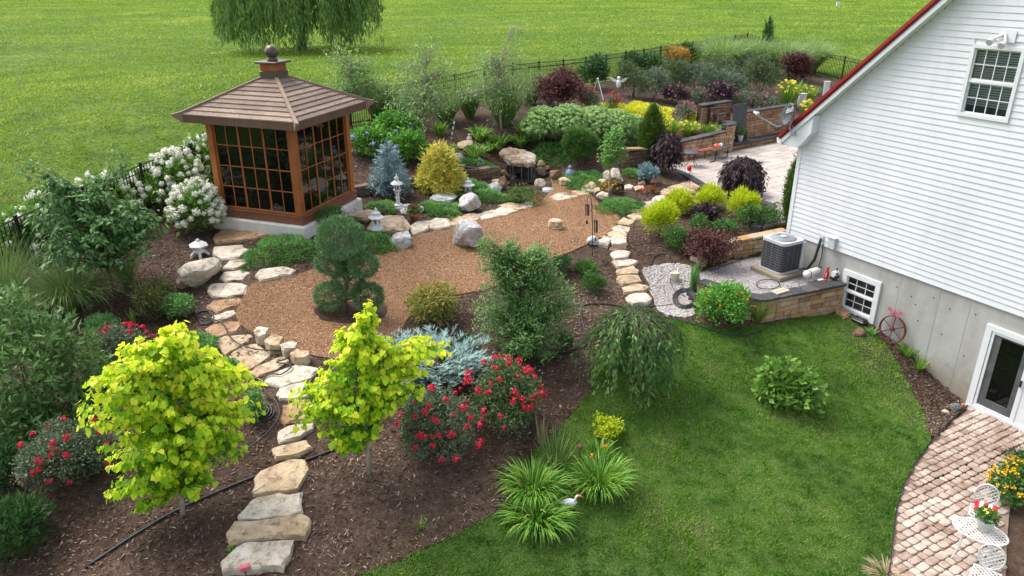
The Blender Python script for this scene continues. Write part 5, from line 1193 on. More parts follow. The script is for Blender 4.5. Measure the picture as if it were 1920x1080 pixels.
def branchy(name, label, base, trunk, lobes, k, nbr, per, L, tm, cat='tree', droop=.5, bark=None, r0=.04, tint=.5, seg0=.35, group=None, jit=.35, dz=1.0, spread=.05, fill=0, stretch=1.0, row=False):
    """tree of real limbs: trunk through points, limbs out to points of the crown, leaves along the limbs"""
    SEED[0] += 1; rg = np.random.default_rng(SEED[0]); B = ground(*base); t = thing(name, label, cat, B, group); f = np.array(B[:2]) / np.linalg.norm(B[:2]); s = np.array([f[1], -f[0]])
    tp = [B - [0, 0, .05]] + [upright(*p, B)[0] for p in trunk]; tp = np.array(tp); n = len(tp)
    mb = MB(); mb.tube(tp, [r0 * (1 - .75 * i / (n - 1)) for i in range(n)], 8); LB = []
    for x, y, rx, ry in lobes:
        c, tt = upright(x, y, B); q = tt / FPX; LB.append((*c, rx * q, rx * q * dz, ry * q))
    LB = np.array(LB); wts = (LB[:, 3] * LB[:, 5]); wts /= wts.sum(); PP, AA, NN, RR = [], [], [], []
    cum = np.linspace(0, 1, n)
    zt0, zt1 = tp[0, 2], tp[-1, 2]
    for i in range(nbr):
        j = rg.choice(len(LB), p=wts); d = norm(rg.normal(size=3)); d[2] = d[2] if d[2] > -.5 else -d[2]; e = LB[j, :3] + sx_(s, f, d, *LB[j, 3:6]) * rg.uniform(.55, 1) ** .7
        zt = min(max(e[2] - rg.uniform(.1, .6) * np.linalg.norm((e - LB[j, :3])) - rg.uniform(.05, .35), zt0 + seg0 * (zt1 - zt0)), zt1); a = np.array([np.interp(zt, tp[:, 2], tp[:, 0]), np.interp(zt, tp[:, 2], tp[:, 1]), zt])
        m = a * .45 + e * .55 + [0, 0, .12 * np.linalg.norm(e - a)]; u = np.linspace(0, 1, 7)[:, None]; cv = a * (1 - u) ** 2 + 2 * m * u * (1 - u) + e * u ** 2
        ln = np.linalg.norm(e - a); mb.tube(cv[::2], [r0 * .30, r0 * .2, r0 * .12, r0 * .05], 4, cap=False)
        uu = rg.uniform(.30, 1.0, per) ** .8 if not row else np.linspace(.22, 1.0, per); p = (a * (1 - uu[:, None]) ** 2 + 2 * m * uu[:, None] * (1 - uu[:, None]) + e * uu[:, None] ** 2); tg = norm(2 * (m - a) * (1 - uu[:, None]) + 2 * (e - m) * uu[:, None])
        sd = norm(np.cross(tg, [0, 0, 1.0])) * np.where(np.arange(per) % 2, 1, -1)[:, None]
        p = p + rg.normal(0, spread, p.shape); A = sd * .55 + tg * .35 + rg.normal(0, jit, p.shape) + [0, 0, -droop]
        o = norm((p - LB[j, :3]) / LB[j, 3:6]); PP.append(p); AA.append(A); NN.append(o * .35 + [0, 0, .9] + rg.normal(0, .3, p.shape))
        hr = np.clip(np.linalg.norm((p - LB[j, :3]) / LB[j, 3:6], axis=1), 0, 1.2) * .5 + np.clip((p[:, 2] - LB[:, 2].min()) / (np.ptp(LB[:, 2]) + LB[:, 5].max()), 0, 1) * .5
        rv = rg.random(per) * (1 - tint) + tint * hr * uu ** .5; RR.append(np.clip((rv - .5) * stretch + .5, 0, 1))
    P = np.concatenate(PP); parts = [leaves(P, np.concatenate(AA), np.concatenate(NN), L * rg.uniform(.65, 1.25, len(P)), tm, np.clip(np.concatenate(RR), 0, 1))]
    leafobj('crown', parts, K[k], t); mb.build('trunk', bark or M_bark, t, True); return t
def weeper(name, label, base, trunk, top, crown, k, n, L, tm, cat='tree', bark=None, r0=.03, hang=.9, per=16, rag=.0):
    """weeping tree: limbs arch over from the head and hang; crown = (x0, y0, x1, y1)"""
    SEED[0] += 1; rg = np.random.default_rng(SEED[0]); B = ground(*base); t = thing(name, label, cat, B); f = np.array(B[:2]) / np.linalg.norm(B[:2]); s = np.array([f[1], -f[0]])
    T, tt = upright(*top, B); q = tt / FPX; x0, y0, x1, y1 = crown; mb = MB(); mb.tube([B - [0, 0, .05]] + [upright(*p, B)[0] for p in trunk] + [T], [r0] * (len(trunk) + 1) + [r0 * .7], 7)
    zlo = upright((x0 + x1) / 2, y1, B)[0][2]; cx = upright((x0 + x1) / 2, top[1], B)[0]; R0 = (x1 - x0) / 2 * q; PP, AA, NN, RR = [], [], [], []
    for i in range(n):
        th = rg.uniform(0, 2 * PI); rad = R0 * math.sqrt(rg.random()) * rg.uniform(.75, 1.02) * (1 + rag * .3 * math.sin(3 * th + 1) * math.sin(5 * th)); o = np.array([s[0] * math.cos(th) + f[0] * math.sin(th), s[1] * math.cos(th) + f[1] * math.sin(th), 0]); e = cx + o * rad; e[2] = T[2] + rg.uniform(-.05, .06) - (rad / R0) ** 2 * (T[2] - zlo) * rg.uniform(.25, .4)
        bot = e + o * rg.uniform(0, .12); bot[2] = e[2] - (e[2] - zlo) * rg.uniform(.45 - rag * .4, 1.05) * hang; m = (T + e) / 2 + [0, 0, .10 + .1 * rad]
        mb.tube([T * .9 + cx * .1 if False else T, m, e, (e + bot) / 2 + o * .05, bot], [r0 * .35, r0 * .28, r0 * .18, r0 * .12, r0 * .05], 4, cap=False)
        u = rg.random(per); p = np.where(u[:, None] < .35, m + (e - m) * (u[:, None] / .35), e + (bot - e) * ((u[:, None] - .35) / .65)) + rg.normal(0, .05, (per, 3))
        PP.append(p); AA.append(o * .35 + rg.normal(0, .4, (per, 3)) + [0, 0, -.95]); NN.append(np.tile(o, (per, 1)) + [0, 0, .5] + rg.normal(0, .4, (per, 3))); RR.append(rg.random() * .4 + rg.random(per) * .6)
    P = np.concatenate(PP); P[:, 2] = np.maximum(P[:, 2], B[2] + .03); leafobj('crown', [leaves(P, np.concatenate(AA), np.concatenate(NN), L * rg.uniform(.7, 1.3, len(P)), tm, np.concatenate(RR))], K[k], t); mb.build('trunk', bark or M_bark, t, True); return t
def conifer(name, label, box, k, L=.12, tiers=16, nb=13, per=26, spike=True, cat='tree', taper=1.0, tm=SPR, rise=.15, B=None, dense=1.0, colm=0.0):
    SEED[0] += 1; rg = np.random.default_rng(SEED[0]); x0, y0, x1, y1 = box; B0 = ground((x0 + x1) / 2, y1); rx0 = (x1 - x0) / 2 * depth(B0) / FPX
    if B is None: B = ground((x0 + x1) / 2, y1 - min(.55 * rx0 / depth(B0) * FPX * .35, .25 * (y1 - y0)))
    T, tt = upright((x0 + x1) / 2, y0, B); Hh = T[2] - B[2]; rx = (x1 - x0) / 2 * tt / FPX; t = thing(name, label, cat, B); PP, AA, RR, NN = [], [], [], []; mb = MB().tube([B - [0, 0, .03], B + [0, 0, Hh * .97]], [.05, .01], 6)
    for i in range(tiers):
        e = (i + rg.uniform(-.2, .2)) / tiers; e = max(e, .0); z = B[2] + Hh * (.05 + .93 * e); prof = (1 - e) ** taper if not colm else min(1, (1 - e) * colm) * min(1, .75 + e * 1.2); rl = rx * prof + .03
        m = max(5, int(nb * (.35 + .65 * prof)))
        for j in range(m):
            th = 2 * PI * (j + rg.random()) / m; ll = rl * rg.uniform(.78, 1.08); o = np.array([math.cos(th), math.sin(th), 0]); pp = max(6, int(per * (.25 + .75 * prof))); u = rg.random(pp) ** .6
            p = np.array([B[0], B[1], z]) + o * (u * ll)[:, None]; p[:, 2] += u * ll * rise - .10 * (u * ll) ** 2; p += rg.normal(0, L * .32, p.shape); PP.append(p); AA.append(o * .8 + rg.normal(0, .45, p.shape) + [0, 0, .15 + rise]); NN.append(np.tile([0, 0, 1.0], (pp, 1)) + rg.normal(0, .5, p.shape)); RR.append(np.clip(rg.random() * .35 + rg.random(pp) * .35 + u * .35, 0, 1))
    if spike: p = np.array([B[0], B[1], B[2]]) + np.c_[np.zeros((40, 2)), rg.uniform(.86, 1.0, 40) * Hh]; PP.append(p); AA.append(rg.normal(0, .3, p.shape) + [0, 0, 1]); NN.append(rg.normal(size=p.shape)); RR.append(rg.random(40))
    P = np.concatenate(PP); P[:, 2] = np.maximum(P[:, 2], B[2] + .02); leafobj('crown', [leaves(P, np.concatenate(AA), np.concatenate(NN), L * rg.uniform(.7, 1.25, len(P)), tm, np.concatenate(RR))], K[k], t); mb.build('trunk', M_bark, t); return t

# ---- golden redbuds and foreground
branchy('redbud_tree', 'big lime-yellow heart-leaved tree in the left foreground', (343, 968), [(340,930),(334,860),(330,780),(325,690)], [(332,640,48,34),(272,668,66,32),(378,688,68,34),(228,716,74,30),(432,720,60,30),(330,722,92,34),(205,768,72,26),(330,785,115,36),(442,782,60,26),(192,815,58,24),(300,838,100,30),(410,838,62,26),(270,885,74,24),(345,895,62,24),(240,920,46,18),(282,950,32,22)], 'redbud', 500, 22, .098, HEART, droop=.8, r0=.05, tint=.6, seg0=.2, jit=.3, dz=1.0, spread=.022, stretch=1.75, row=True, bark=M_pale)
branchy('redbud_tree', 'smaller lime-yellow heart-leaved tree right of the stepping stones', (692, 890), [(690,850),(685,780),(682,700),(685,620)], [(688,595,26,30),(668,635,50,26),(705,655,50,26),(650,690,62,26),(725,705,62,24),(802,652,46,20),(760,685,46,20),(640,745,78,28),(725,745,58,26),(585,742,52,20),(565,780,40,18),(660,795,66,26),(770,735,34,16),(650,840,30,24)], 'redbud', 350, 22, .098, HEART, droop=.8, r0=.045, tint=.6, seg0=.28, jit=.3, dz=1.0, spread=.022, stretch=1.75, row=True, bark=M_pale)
shrub('rose_bush', 'red-flowering rose bush directly right of the smaller lime tree', (747,732,902,892), 'rose', 'rose bush', 'red rose bushes', flowers=(34, F_rose, .085, -.1), nl=9)
shrub('rose_bush', 'red-flowering rose bush beside the blue juniper, right of its twin', (862,674,1016,838), 'rose', 'rose bush', 'red rose bushes', flowers=(48, F_rose, .09, -.1), nl=9, k='olive')
shrub('rose_bush', 'red-flowering rose bush at the left foot of the big lime tree', (50,788,205,942), 'rose', 'rose bush', 'red rose bushes', flowers=(24, F_rose, .085, -.1), nl=9)
shrub('rose_bush', 'red-flowering rose bush behind the big lime tree, beside the dark leafy shrub', (172,608,286,705), 'rose', 'rose bush', 'red rose bushes', flowers=(22, F_rose, .085, 0), nl=6)
# blue juniper: feathery plumes
def plumes(name, label, box, k, n, L, seed, sz=.11, rise=.5, dens_=34, cat='shrub'):
    rg = np.random.default_rng(seed); B, C, rx, ry, rz = dome(*box); t = thing(name, label, cat, B); f = np.array(B[:2]) / np.linalg.norm(B[:2]); PP, AA, NN, RR = [], [], [], []; mb = MB()
    for i in range(n):
        th = rg.uniform(0, 2 * PI); rr = math.sqrt(rg.random()); o = np.array([math.cos(th), math.sin(th), 0]); a = B + o * rr * rx * .45 + [0, 0, .05 + rg.random() * rz * .6]; d = norm(o * rg.uniform(.6, 1.1) + [0, 0, rise * rg.uniform(.5, 1.5)]); l = L * rg.uniform(.6, 1.2); c = rg.random()
        u = rg.random(dens_); bend = np.c_[np.zeros((dens_, 2)), -.25 * l * u ** 2]; p = a + d * (u * l)[:, None] + bend; sd = norm(np.cross(d, [0, 0, 1.0])); w_ = (1 - u) * .32 * l * .5
        A = d * .9 + sd * np.where(np.arange(dens_) % 2, 1, -1)[:, None] * .75 + rg.normal(0, .2, p.shape); p = p + sd * (rg.normal(0, .5, dens_) * w_)[:, None]
        PP.append(p); AA.append(A); NN.append(np.tile([0, 0, 1.0], (dens_, 1)) + rg.normal(0, .3, p.shape)); RR.append(np.clip(c * .35 + rg.random(dens_) * .35 + u * .3, 0, 1)); mb.tube([B + [0, 0, .02], a, a + d * l * .7 + [0, 0, -.12 * l]], [.015, .012, .004], 4, cap=False)
    P = np.concatenate(PP); leafobj('foliage', [leaves(P, np.concatenate(AA), np.concatenate(NN), sz * rg.uniform(.7, 1.3, len(P)), SPR, np.concatenate(RR))], K[k], t); mb.build('stem', M_bark, t); return t
plumes('juniper_shrub', 'feathery blue-grey juniper between the smaller lime tree and the roses', (692,605,945,752), 'juniper', 200, .9, 31, .12)
# dense green shrub in the centre
branchy('leafy_shrub', 'tall loose green willow-leaved shrub in the centre of the garden', (988, 668), [(988,640),(984,600),(978,550),(972,500)], [(962,505,44,50),(968,462,18,18),(1015,490,34,30),(925,510,34,34),(930,565,46,50),(1032,555,52,46),(1066,598,30,40),(985,610,92,52),(918,612,34,36),(1012,505,34,36),(985,645,72,36),(905,470,14,40)], 'central', 420, 40, .105, oval(.27), 'shrub', droop=-.25, r0=.05, tint=.35, seg0=.0, jit=.6, dz=1.0, spread=.07)
shrub('lace_maple', 'orange-tinged lacy maple left of the tall central shrub', (762,522,872,622), 'lace', 'maple', nl=6, stems=6)
for i, (b, l) in enumerate([((1028,476,1076,520), 'small dark green pine ball partly behind the tall central shrub'), ((1079,484,1123,522), 'upper of two dark green pine balls left of the step stones'), ((1089,511,1135,555), 'lower of two dark green pine balls left of the step stones'), ((1034,622,1076,668), 'dark pine ball at the right foot of the central shrub'), ((852,626,896,658), 'dark pine ball between blue juniper and central shrub')]):
    shrub('pine_ball', l, b, 'ball', 'shrub', 'small rounded pines', nl=4, stems=2, k='mid' if i in (1, 2) else 'deep')
weeper('weeping_cherry', 'weeping cherry tree with hanging green branches at the lawn corner', (1185, 722), [(1186,690),(1190,640)], (1188, 594), (1092, 586, 1290, 720), 'weep', 200, .125, LAN, per=30, hang=.95, rag=.6)
tk = thing('stake', 'thin grey wooden stake under the weeping cherry', 'stake', ground(1152, 733)); B_ = ground(1152, 733); T_1 = upright(1160, 636, B_)[0]; MB().tube([B_ - [0, 0, .1], T_1], .016, 6).build('pole', M_pale, tk); MB().tube([T_1 - [0, 0, .02], T_1 + [0, 0, .02]], .019, 6).build('end_cap', M_bark, tk)
shrub('hydrangea_shrub', 'round broad-leaved green shrub standing alone in the lawn', (1421,676,1532,778), 'bigleaf', nl=6)
shrub('leafy_shrub', 'small yellow-green bush at the lawn edge above the lilies', (1112,779,1168,832), 'boxm', k='lime', nl=4)
# lilies
clump('daylily_clump', 'front daylily clump of arching lime-green leaves beside the white bird', (952,902,1062,1004), 'lily', 460, .026, .78, 1.3, 'daylily', 'daylily clumps at the lawn edge', basew=.6, lenk=.72)
clump('daylily_clump', 'left daylily clump with yellowing leaves beside the mulch', (954,845,1046,945), 'lily', 460, .026, .78, 1.3, 'daylily', 'daylily clumps at the lawn edge', basew=.6, lenk=.72)
clump('daylily_clump', 'right daylily clump with an orange bloom, nearest the open lawn', (1082,836,1166,938), 'lily', 460, .026, .78, 1.3, 'daylily', 'daylily clumps at the lawn edge', basew=.6, lenk=.72, flowers=(2, F_org, .06))
clump('iris_clump', 'upright blue-green iris leaves behind the daylily clumps', (990,818,1090,905), 'grass', 150, .026, .18, .55, 'iris', 'daylily clumps at the lawn edge')
clump('daylily_clump', 'rear daylily clump right of the iris leaves', (1090,825,1150,880), 'lily', 150, .024, .36, .8, 'daylily', 'daylily clumps at the lawn edge')
clump('plume_grass', 'dry tan grass plumes standing behind the daylilies', (1000,778,1030,838), 'tan', 16, .05, .05, .35, basew=.5)
clump('grass_clump', 'yellow-green grass tuft at the foot of the basement wall', (1678,638,1724,676), 'lily', 130, .02, .45, .9)
clump('grass_clump', 'pale tan feather grass at the lower right lawn edge', (1618,1048,1704,1100), 'tan', 240, .012, .4, .95)
clump('weed_clump', 'sparse green weeds on the bare soil by the basement wall', (1705,668,1738,700), 'fern', 60, .03, .4, .9, 'weed'); clump('weed_clump', 'pale green weed beside the black box under the basement window', (1622,612,1645,632), 'sedum', 45, .03, .3, .8, 'weed')
clump('grass_clump', 'thin grass tuft on the mulch left of the lawn edge', (770,968,805,1002), 'lily', 22, .014, .4, .9)
clump('weed_clump', 'tiny green weed beside the lowest path stones', (424,1026,446,1044), 'fern', 30, .03, .5, .9, 'weed')
# ---- left side
shrub('leafy_shrub', 'large dark green lance-leaved shrub filling the left edge', (-70,492,205,838), 'lance', k='lance', dens_=.85, maxn=90000, L=.17, cr=.2, jit=.8, up=.6, lob=[(5,600,50,40,.3),(70,640,70,52,.1),(140,690,56,56,0),(40,690,90,70,-.2),(110,760,86,60,-.3),(10,770,80,60,-.3),(175,750,34,40,0),(60,800,90,40,-.4)])
branchy('cherry_tree', 'dark-leaved small tree with a slender leaning trunk left of the hydrangeas', (217, 556), [(212,535),(200,498),(190,450),(185,390)], [(190,420,110,50),(125,400,70,44),(258,430,60,40),(180,465,110,36),(95,360,40,34),(160,360,50,30),(50,315,26,22),(228,300,10,40)], 'cherry', 330, 20, .155, oval(.46, .06, .08), droop=.55, r0=.05, tint=.4, seg0=.35, dz=.9)
clump('ornamental_grass', 'broad arching ornamental grass at the foot of the dark-leaved small tree', (50,462,218,602), 'grass', 1900, .010, .62, 1.15); clump('ornamental_grass', 'pale ornamental grass at the far left edge', (-60,440,75,600), 'grass', 500, .012, .4, 1.0)
clump('ornamental_grass', 'dark grass tuft right of the slender leaning trunk', (205,455,275,545), 'grass', 260, .012, .45, .9)
shrub('conifer_shrub', 'dark green conifer cut by the lower left edge of the picture', (-60,930,86,1085), 'conif', nl=7); shrub('conifer_shrub', 'dark conifer at the left edge below the large lance-leaved shrub', (-50,835,54,940), 'conif', nl=5)
shrub('dwarf_maple', 'bronze-green dwarf maple left of the path', (250,526,332,614), 'bronze', 'maple', nl=6, stems=6)
for b, l in [((304,546,359,608), 'pale green sedum mound beside the bronze-green dwarf maple'), ((160,590,232,640), 'pale green sedum mound behind the red rose bush'), ((355,624,408,668), 'pale green sedum mound behind the top of the big lime tree'), ((412,672,446,705), 'small pale sedum mound at the edge of the tan flagstone'), ((455,735,493,800), 'pale sedum mound beside the coiled black hose')]:
    shrub('sedum_mound', l, b, 'sed', 'sedum', 'sedum mounds along the path', nl=5, stems=2)
clump('hosta_clump', 'single upright green leaf tuft left of the bronze-green maple', (242,578,262,612), 'fern', 14, .06, .2, .6, 'hosta')
# hydrangeas by the fence
for b, l, nf in [((340,262,420,352), 'tallest white hydrangea bush touching the gazebo corner', 26), ((285,285,375,385), 'white hydrangea bush heavy with blooms, second from the gazebo', 30), ((325,345,412,448), 'white hydrangea bush at the edge of the bare mulch beside the gazebo', 34), ((245,320,325,400), 'white hydrangea bush behind the dark-leaved small tree', 22), ((145,330,240,420), 'white hydrangea bush mostly hidden by the dark-leaved small tree', 16), ((-10,395,105,480), 'leafy hydrangea bush with few blooms at the far left', 9), ((60,350,150,440), 'hydrangea bush with scattered blooms behind the left arching grass', 10)]:
    shrub('hydrangea_bush', l, b, 'hyd', 'hydrangea', 'white hydrangeas along the fence', flowers=(int(nf * 1.6) + 6, F_hyd, .165, -.25), nl=7)
# ---- gazebo front and pine
def pompom():
    B = ground(648, 592); rg = np.random.default_rng(51); t = thing('cloud_pine', 'blue-green cloud-pruned pine in a mulch ring on the gravel', 'pine', B); L_ = []
    for x, y, rx, ry, dd in [(638,446,42,39,0),(618,494,28,24,.15),(684,492,26,20,-.2),(652,484,28,20,.2),(652,530,29,25,.0),(614,563,28,24,.25),(694,548,26,24,-.25)]:
        c, tt = upright(x, y, B); q = tt / FPX; c = c + np.array([0, dd, 0]); lb = [(*c, rx * q, rx * q * .95, ry * q)]
        leafobj('foliage_pad', [foliage(lb, rg, .065, SPR, .05, 10, 3.2, jit=.3, low=-1, shell=.86)], K['pine'], t); L_.append(c)
    mb = MB(); mb.tube([B - [0, 0, .05], upright(645, 560, B)[0], upright(652, 520, B)[0], upright(642, 450, B)[0]], [.07, .06, .05, .03], 8)
    for c in L_: mb.tube([(B + L_[4]) / 2 if c[2] < L_[4][2] else L_[4], c], [.03, .018], 6)
    mb.build('trunk', M_bark, t, True)
pompom()
shrub('hinoki_shrub', 'small twisting bright green conifer at the gazebo corner', (590,380,642,438), 'bshrub', nl=5, k='mid', tm=SPR, L=.11)
for b, l in [((458,434,604,506), 'broad bright green juniper mat in front of the gazebo'), ((676,430,742,484), 'juniper mat at the gravel edge below the small pagoda lantern'), ((788,374,868,414), 'juniper mat right of the terracotta pot'), ((690,378,745,405), 'juniper mat left of the tall pagoda lantern'), ((850,356,975,384), 'juniper mat along the gravel edge left of the red flowers'), ((848,338,925,366), 'juniper mat around the rear pagoda lantern'), ((858,298,940,328), 'juniper mat under the dark seated figure'), ((962,262,1080,322), 'large juniper mat right of the waterfall slab'), ((1048,312,1140,362), 'juniper mat around the blue figure'), ((1118,370,1210,408), 'juniper mat at the foot of the pale-trunked tree'), ((1166,318,1206,338), 'small juniper mat left of the dwarf blue spruce')]:
    mat_cover('juniper_mat', l, b, h=.24, L=.10)
conifer('blue_spruce', 'blue spruce with a spiky leader behind the tall pagoda lantern', (686,264,776,374), 'spruce', .17, 15, 15, 26, taper=.8)
shrub('dwarf_spruce', 'dwarf blue spruce beside the dark weeping standard', (1194,310,1236,346), 'bspruce', 'spruce', nl=5)
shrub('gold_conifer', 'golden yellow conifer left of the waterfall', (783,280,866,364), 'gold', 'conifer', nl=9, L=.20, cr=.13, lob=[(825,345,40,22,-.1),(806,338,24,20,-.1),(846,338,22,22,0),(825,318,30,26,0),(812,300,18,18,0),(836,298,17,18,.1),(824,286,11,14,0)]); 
conifer('column_arborvitae', 'narrow dark green column tree left of the terrace', (1196,196,1240,318), 'arb', .15, 30, 17, 34, taper=.62, colm=1.9, rise=.9)
conifer('column_arborvitae', 'narrow dark green column tree at the back corner of the house', (1470,282,1506,408), 'arb', .15, 30, 17, 34, taper=.6, colm=2.0, rise=.9, B=np.array([*(hw(15.05, 18.35)[:2]), 2.6]))
weeper('weeping_standard', 'dark purple weeping standard beside the narrow green column tree', (1248, 330), [(1249,312)], (1252, 256), (1228, 254, 1280, 312), 'plum', 150, .19, LAN, r0=.022, per=22)
weeper('weeping_standard', 'dark purple weeping standard at the near edge of the terrace', (1394, 372), [(1394,345)], (1394, 304), (1354, 302, 1436, 366), 'plum', 190, .20, LAN, r0=.022, per=22)
branchy('ginkgo_tree', 'slender young tree with pale trunk and light green crown right of the waterfall', (1141, 380), [(1142,350),(1144,318),(1147,280),(1150,250)], [(1148,280,28,32),(1155,250,18,18),(1135,300,18,16),(1168,292,14,16)], 'bright', 120, 16, .075, oval(.8), droop=.2, bark=M_pale, r0=.035, seg0=.45, dz=1)
shrub('dwarf_pine', 'dark green shrub with lighter top between juniper mat and pale-trunked tree', (1056,228,1122,320), 'ball', nl=7, k='mid', L=.11, tint=.5)
# ---- lime shrubs by the right path
for b, l in [((1200,375,1270,452), 'golden lime shrub nearest the step stones'), ((1244,357,1300,410), 'golden lime shrub behind the nearest one'), ((1303,350,1360,400), 'golden lime shrub right of the dark heuchera'), ((1357,356,1420,420), 'largest rear golden lime shrub below the purple weeping standard')]:
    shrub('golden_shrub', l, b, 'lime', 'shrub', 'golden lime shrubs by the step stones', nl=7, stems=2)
for b, l, s_ in [((1240,424,1292,478), 'dark green boxwood between golden shrub and burgundy maple', 'boxm'), ((1288,404,1330,440), 'green boxwood below the dark heuchera', 'boxm'), ((1335,408,1392,440), 'low green boxwood above the pale block wall', 'boxm'), ((1375,385,1425,432), 'dark green shrub in front of the largest golden shrub', 'boxm'), ((1408,388,1468,430), 'loose green shrub near the house corner', 'mixb')]:
    shrub('boxwood_shrub', l, b, s_, 'shrub', 'green shrubs above the block wall', nl=5, stems=3)
shrub('heuchera', 'dark purple-grey leafy plant among the golden shrubs', (1294,384,1350,420), 'plum', 'plant', nl=4, stems=0, tm=oval(.8), k='plum')
shrub('burgundy_maple', 'small burgundy maple beside the air conditioner gravel', (1282,424,1384,508), 'burg', 'maple', nl=7, stems=7, L=.10)
shrub('flowering_shrub', 'bright green shrub with small red flowers in front of the block wall', (1306,522,1412,622), 'bshrub', nl=7, flowers=(14, F_org, .05, .0), L=.085)
clump('liriope_clump', 'grassy green tuft between flowering shrub and block wall corner', (1396,555,1446,612), 'lily', 170, .02, .4, .9); clump('iris_clump', 'upright iris leaves beside the white gravel', (1284,498,1312,550), 'sedum', 60, .03, .12, .5, 'iris')

# ---- planting behind
branchy('thin_maple', 'thin see-through maple with slender trunk right of the blue hydrangeas', (797, 284), [(795,255),(792,222),(795,170),(800,120)], [(795,185,64,34),(765,140,44,34),(838,150,42,30),(800,212,56,20),(795,100,32,30),(740,185,34,24),(850,190,30,20)], 'thin', 200, 12, .15, LAN, droop=.4, r0=.045, seg0=.4, bark=M_pale, spread=.2)
branchy('thin_maple', 'tallest thin maple with forked open top behind the ferns', (940, 250), [(938,215),(935,180),(940,120),(952,70),(960,45)], [(920,170,56,36),(965,188,50,28),(900,125,42,30),(955,110,44,32),(980,58,28,16),(935,208,48,14),(990,150,26,20),(868,185,26,20)], 'thin', 180, 12, .15, LAN, droop=.4, r0=.045, seg0=.4, bark=M_pale, spread=.2)
branchy('thin_maple', 'pale thin maple behind the gazebo roof corner', (655, 236), [(655,200),(655,165),(658,120)], [(655,150,48,36),(635,112,34,22),(690,135,34,30),(665,182,48,20),(715,165,26,24)], 'thin', 160, 12, .16, LAN, droop=.4, r0=.04, seg0=.4, bark=M_pale, spread=.2)
for b, l in [((690,212,790,276), 'rear green hydrangea bush between the gazebo and thin maple'), ((655,238,728,300), 'green hydrangea bush with blue blooms touching the gazebo'), ((728,244,798,312), 'green hydrangea bush behind the blue spruce')]:
    shrub('blue_hydrangea', l, b, 'hydd', 'hydrangea', 'green hydrangeas right of the gazebo', nl=6, flowers=(3, F_blue, .13, .1))
for b, l in [((676,152,738,230), 'dark ornamental grass left of the thin maple'), ((852,148,908,226), 'ornamental grass between the two thin maples'), ((900,145,990,242), 'ornamental grass behind the tallest thin maple'), ((965,135,1025,200), 'feathery grass behind the burgundy mound'), ((732,158,800,242), 'grass tuft in front of the fence left of the leftmost thin trunk'), ((806,168,868,238), 'low grass tuft between sprinkler pole and fence')]:
    clump('ornamental_grass', l, b, 'grass', 700, .018, .34, 1.05, group='ornamental grasses along the back fence')
for b, l in [((1312,64,1390,140), 'leftmost pale grass mound before the far fence corner'), ((1375,66,1440,140), 'second pale grass mound before the far fence corner'), ((1435,72,1500,150), 'third pale grass mound behind the upright burgundy shrub'), ((1490,72,1545,140), 'rightmost pale grass mound beside the far fence')]:
    clump('ornamental_grass', l, b, 'pale', 1500, .03, .6, 1.25, group='pale grasses at the far corner')
shrub('burgundy_maple', 'wide burgundy lace-leaf mound behind the sedum hedge', (998,132,1096,214), 'burg', 'maple', nl=8, scale=1.2)
conifer('twisted_juniper', 'dark twisted juniper spire above the pale grass mounds', (1424,34,1450,84), 'deep', .26, 14, 9, 22, taper=.5, colm=1.5, rise=.9, B=np.array([15.8, 49.0, hz(15.8, 49.0)]))
shrub('burgundy_shrub', 'upright burgundy shrub beside the far fence', (1462,92,1518,172), 'burg', nl=7, scale=1.3)
for b, l in [((1084,104,1142,172), 'rounded dark green laurel left of the white bird sculpture'), ((1156,96,1204,150), 'left half of the dark hedge against the back fence'), ((1192,92,1246,152), 'right half of the dark hedge against the back fence'), ((1268,80,1316,130), 'dark laurel behind the orange shrub')]:
    shrub('laurel_shrub', l, b, 'box', 'shrub', 'dark laurels along the back fence', nl=6, scale=1.7, k='deep')
shrub('orange_shrub', 'small orange-leaved tree against the back fence', (1242,80,1290,134), 'boxm', 'tree', nl=6, scale=1.6, k='orange')
for i, (b, l) in enumerate([((1158,116,1216,188), 'grey-green shrub right of the bird sculpture'), ((1192,130,1254,194), 'grey-green shrub behind the yellow ground cover'), ((1222,114,1290,182), 'grey-green shrub below the orange-leaved tree'), ((1276,116,1340,188), 'grey-green shrub between hedge and pale grasses'), ((1314,102,1376,168), 'grey-green shrub under the leftmost pale grass'), ((1330,122,1398,192), 'grey-green shrub above the mauve flowers'), ((1388,108,1464,188), 'grey-green shrub left of the upright burgundy shrub'), ((1375,100,1440,150), 'grey-green shrub behind the others near the pale grasses')]):
    shrub('viburnum_shrub', l, b, 'olive' if i % 2 else 'oliv2', 'shrub', 'grey-green shrubs of the upper bed', nl=6, scale=1.25)
for i, (b, l, nf) in enumerate([((1244,158,1292,200), 'dark purple-leaved shrub above the yellow ground cover', 6), ((1266,192,1306,232), 'dark shrub with mauve flowers inside the yellow ground cover', 12), ((1322,152,1380,206), 'dark shrub with mauve flowers left of the stone wall top', 10), ((1372,170,1420,212), 'rose shrub with pink blooms above the tall wall', 6), ((1405,178,1458,222), 'rose shrub above the right wall', 6), ((1296,165,1332,200), 'dark leafy shrub behind the yellow ground cover', 3)]):
    shrub('flowering_shrub', l, b, 'rose', 'shrub', 'mauve flowering shrubs of the upper bed', nl=5, scale=1.5, k='plum' if i in (0, 2) else 'rose', flowers=(nf * 2, F_pink, .085, .1))
shrub('rose_bush', 'red rose bush beside the white tripod behind the sedum hedge', (1078,162,1128,212), 'rose', 'rose bush', 'red roses of the upper bed', nl=5, scale=1.4, flowers=(14, F_rose, .10, .2)); shrub('rose_bush', 'small red rose bush at the edge of the yellow ground cover', (1136,174,1164,210), 'rose', 'rose bush', 'red roses of the upper bed', nl=4, scale=1.4, flowers=(10, F_rose, .10, .3))
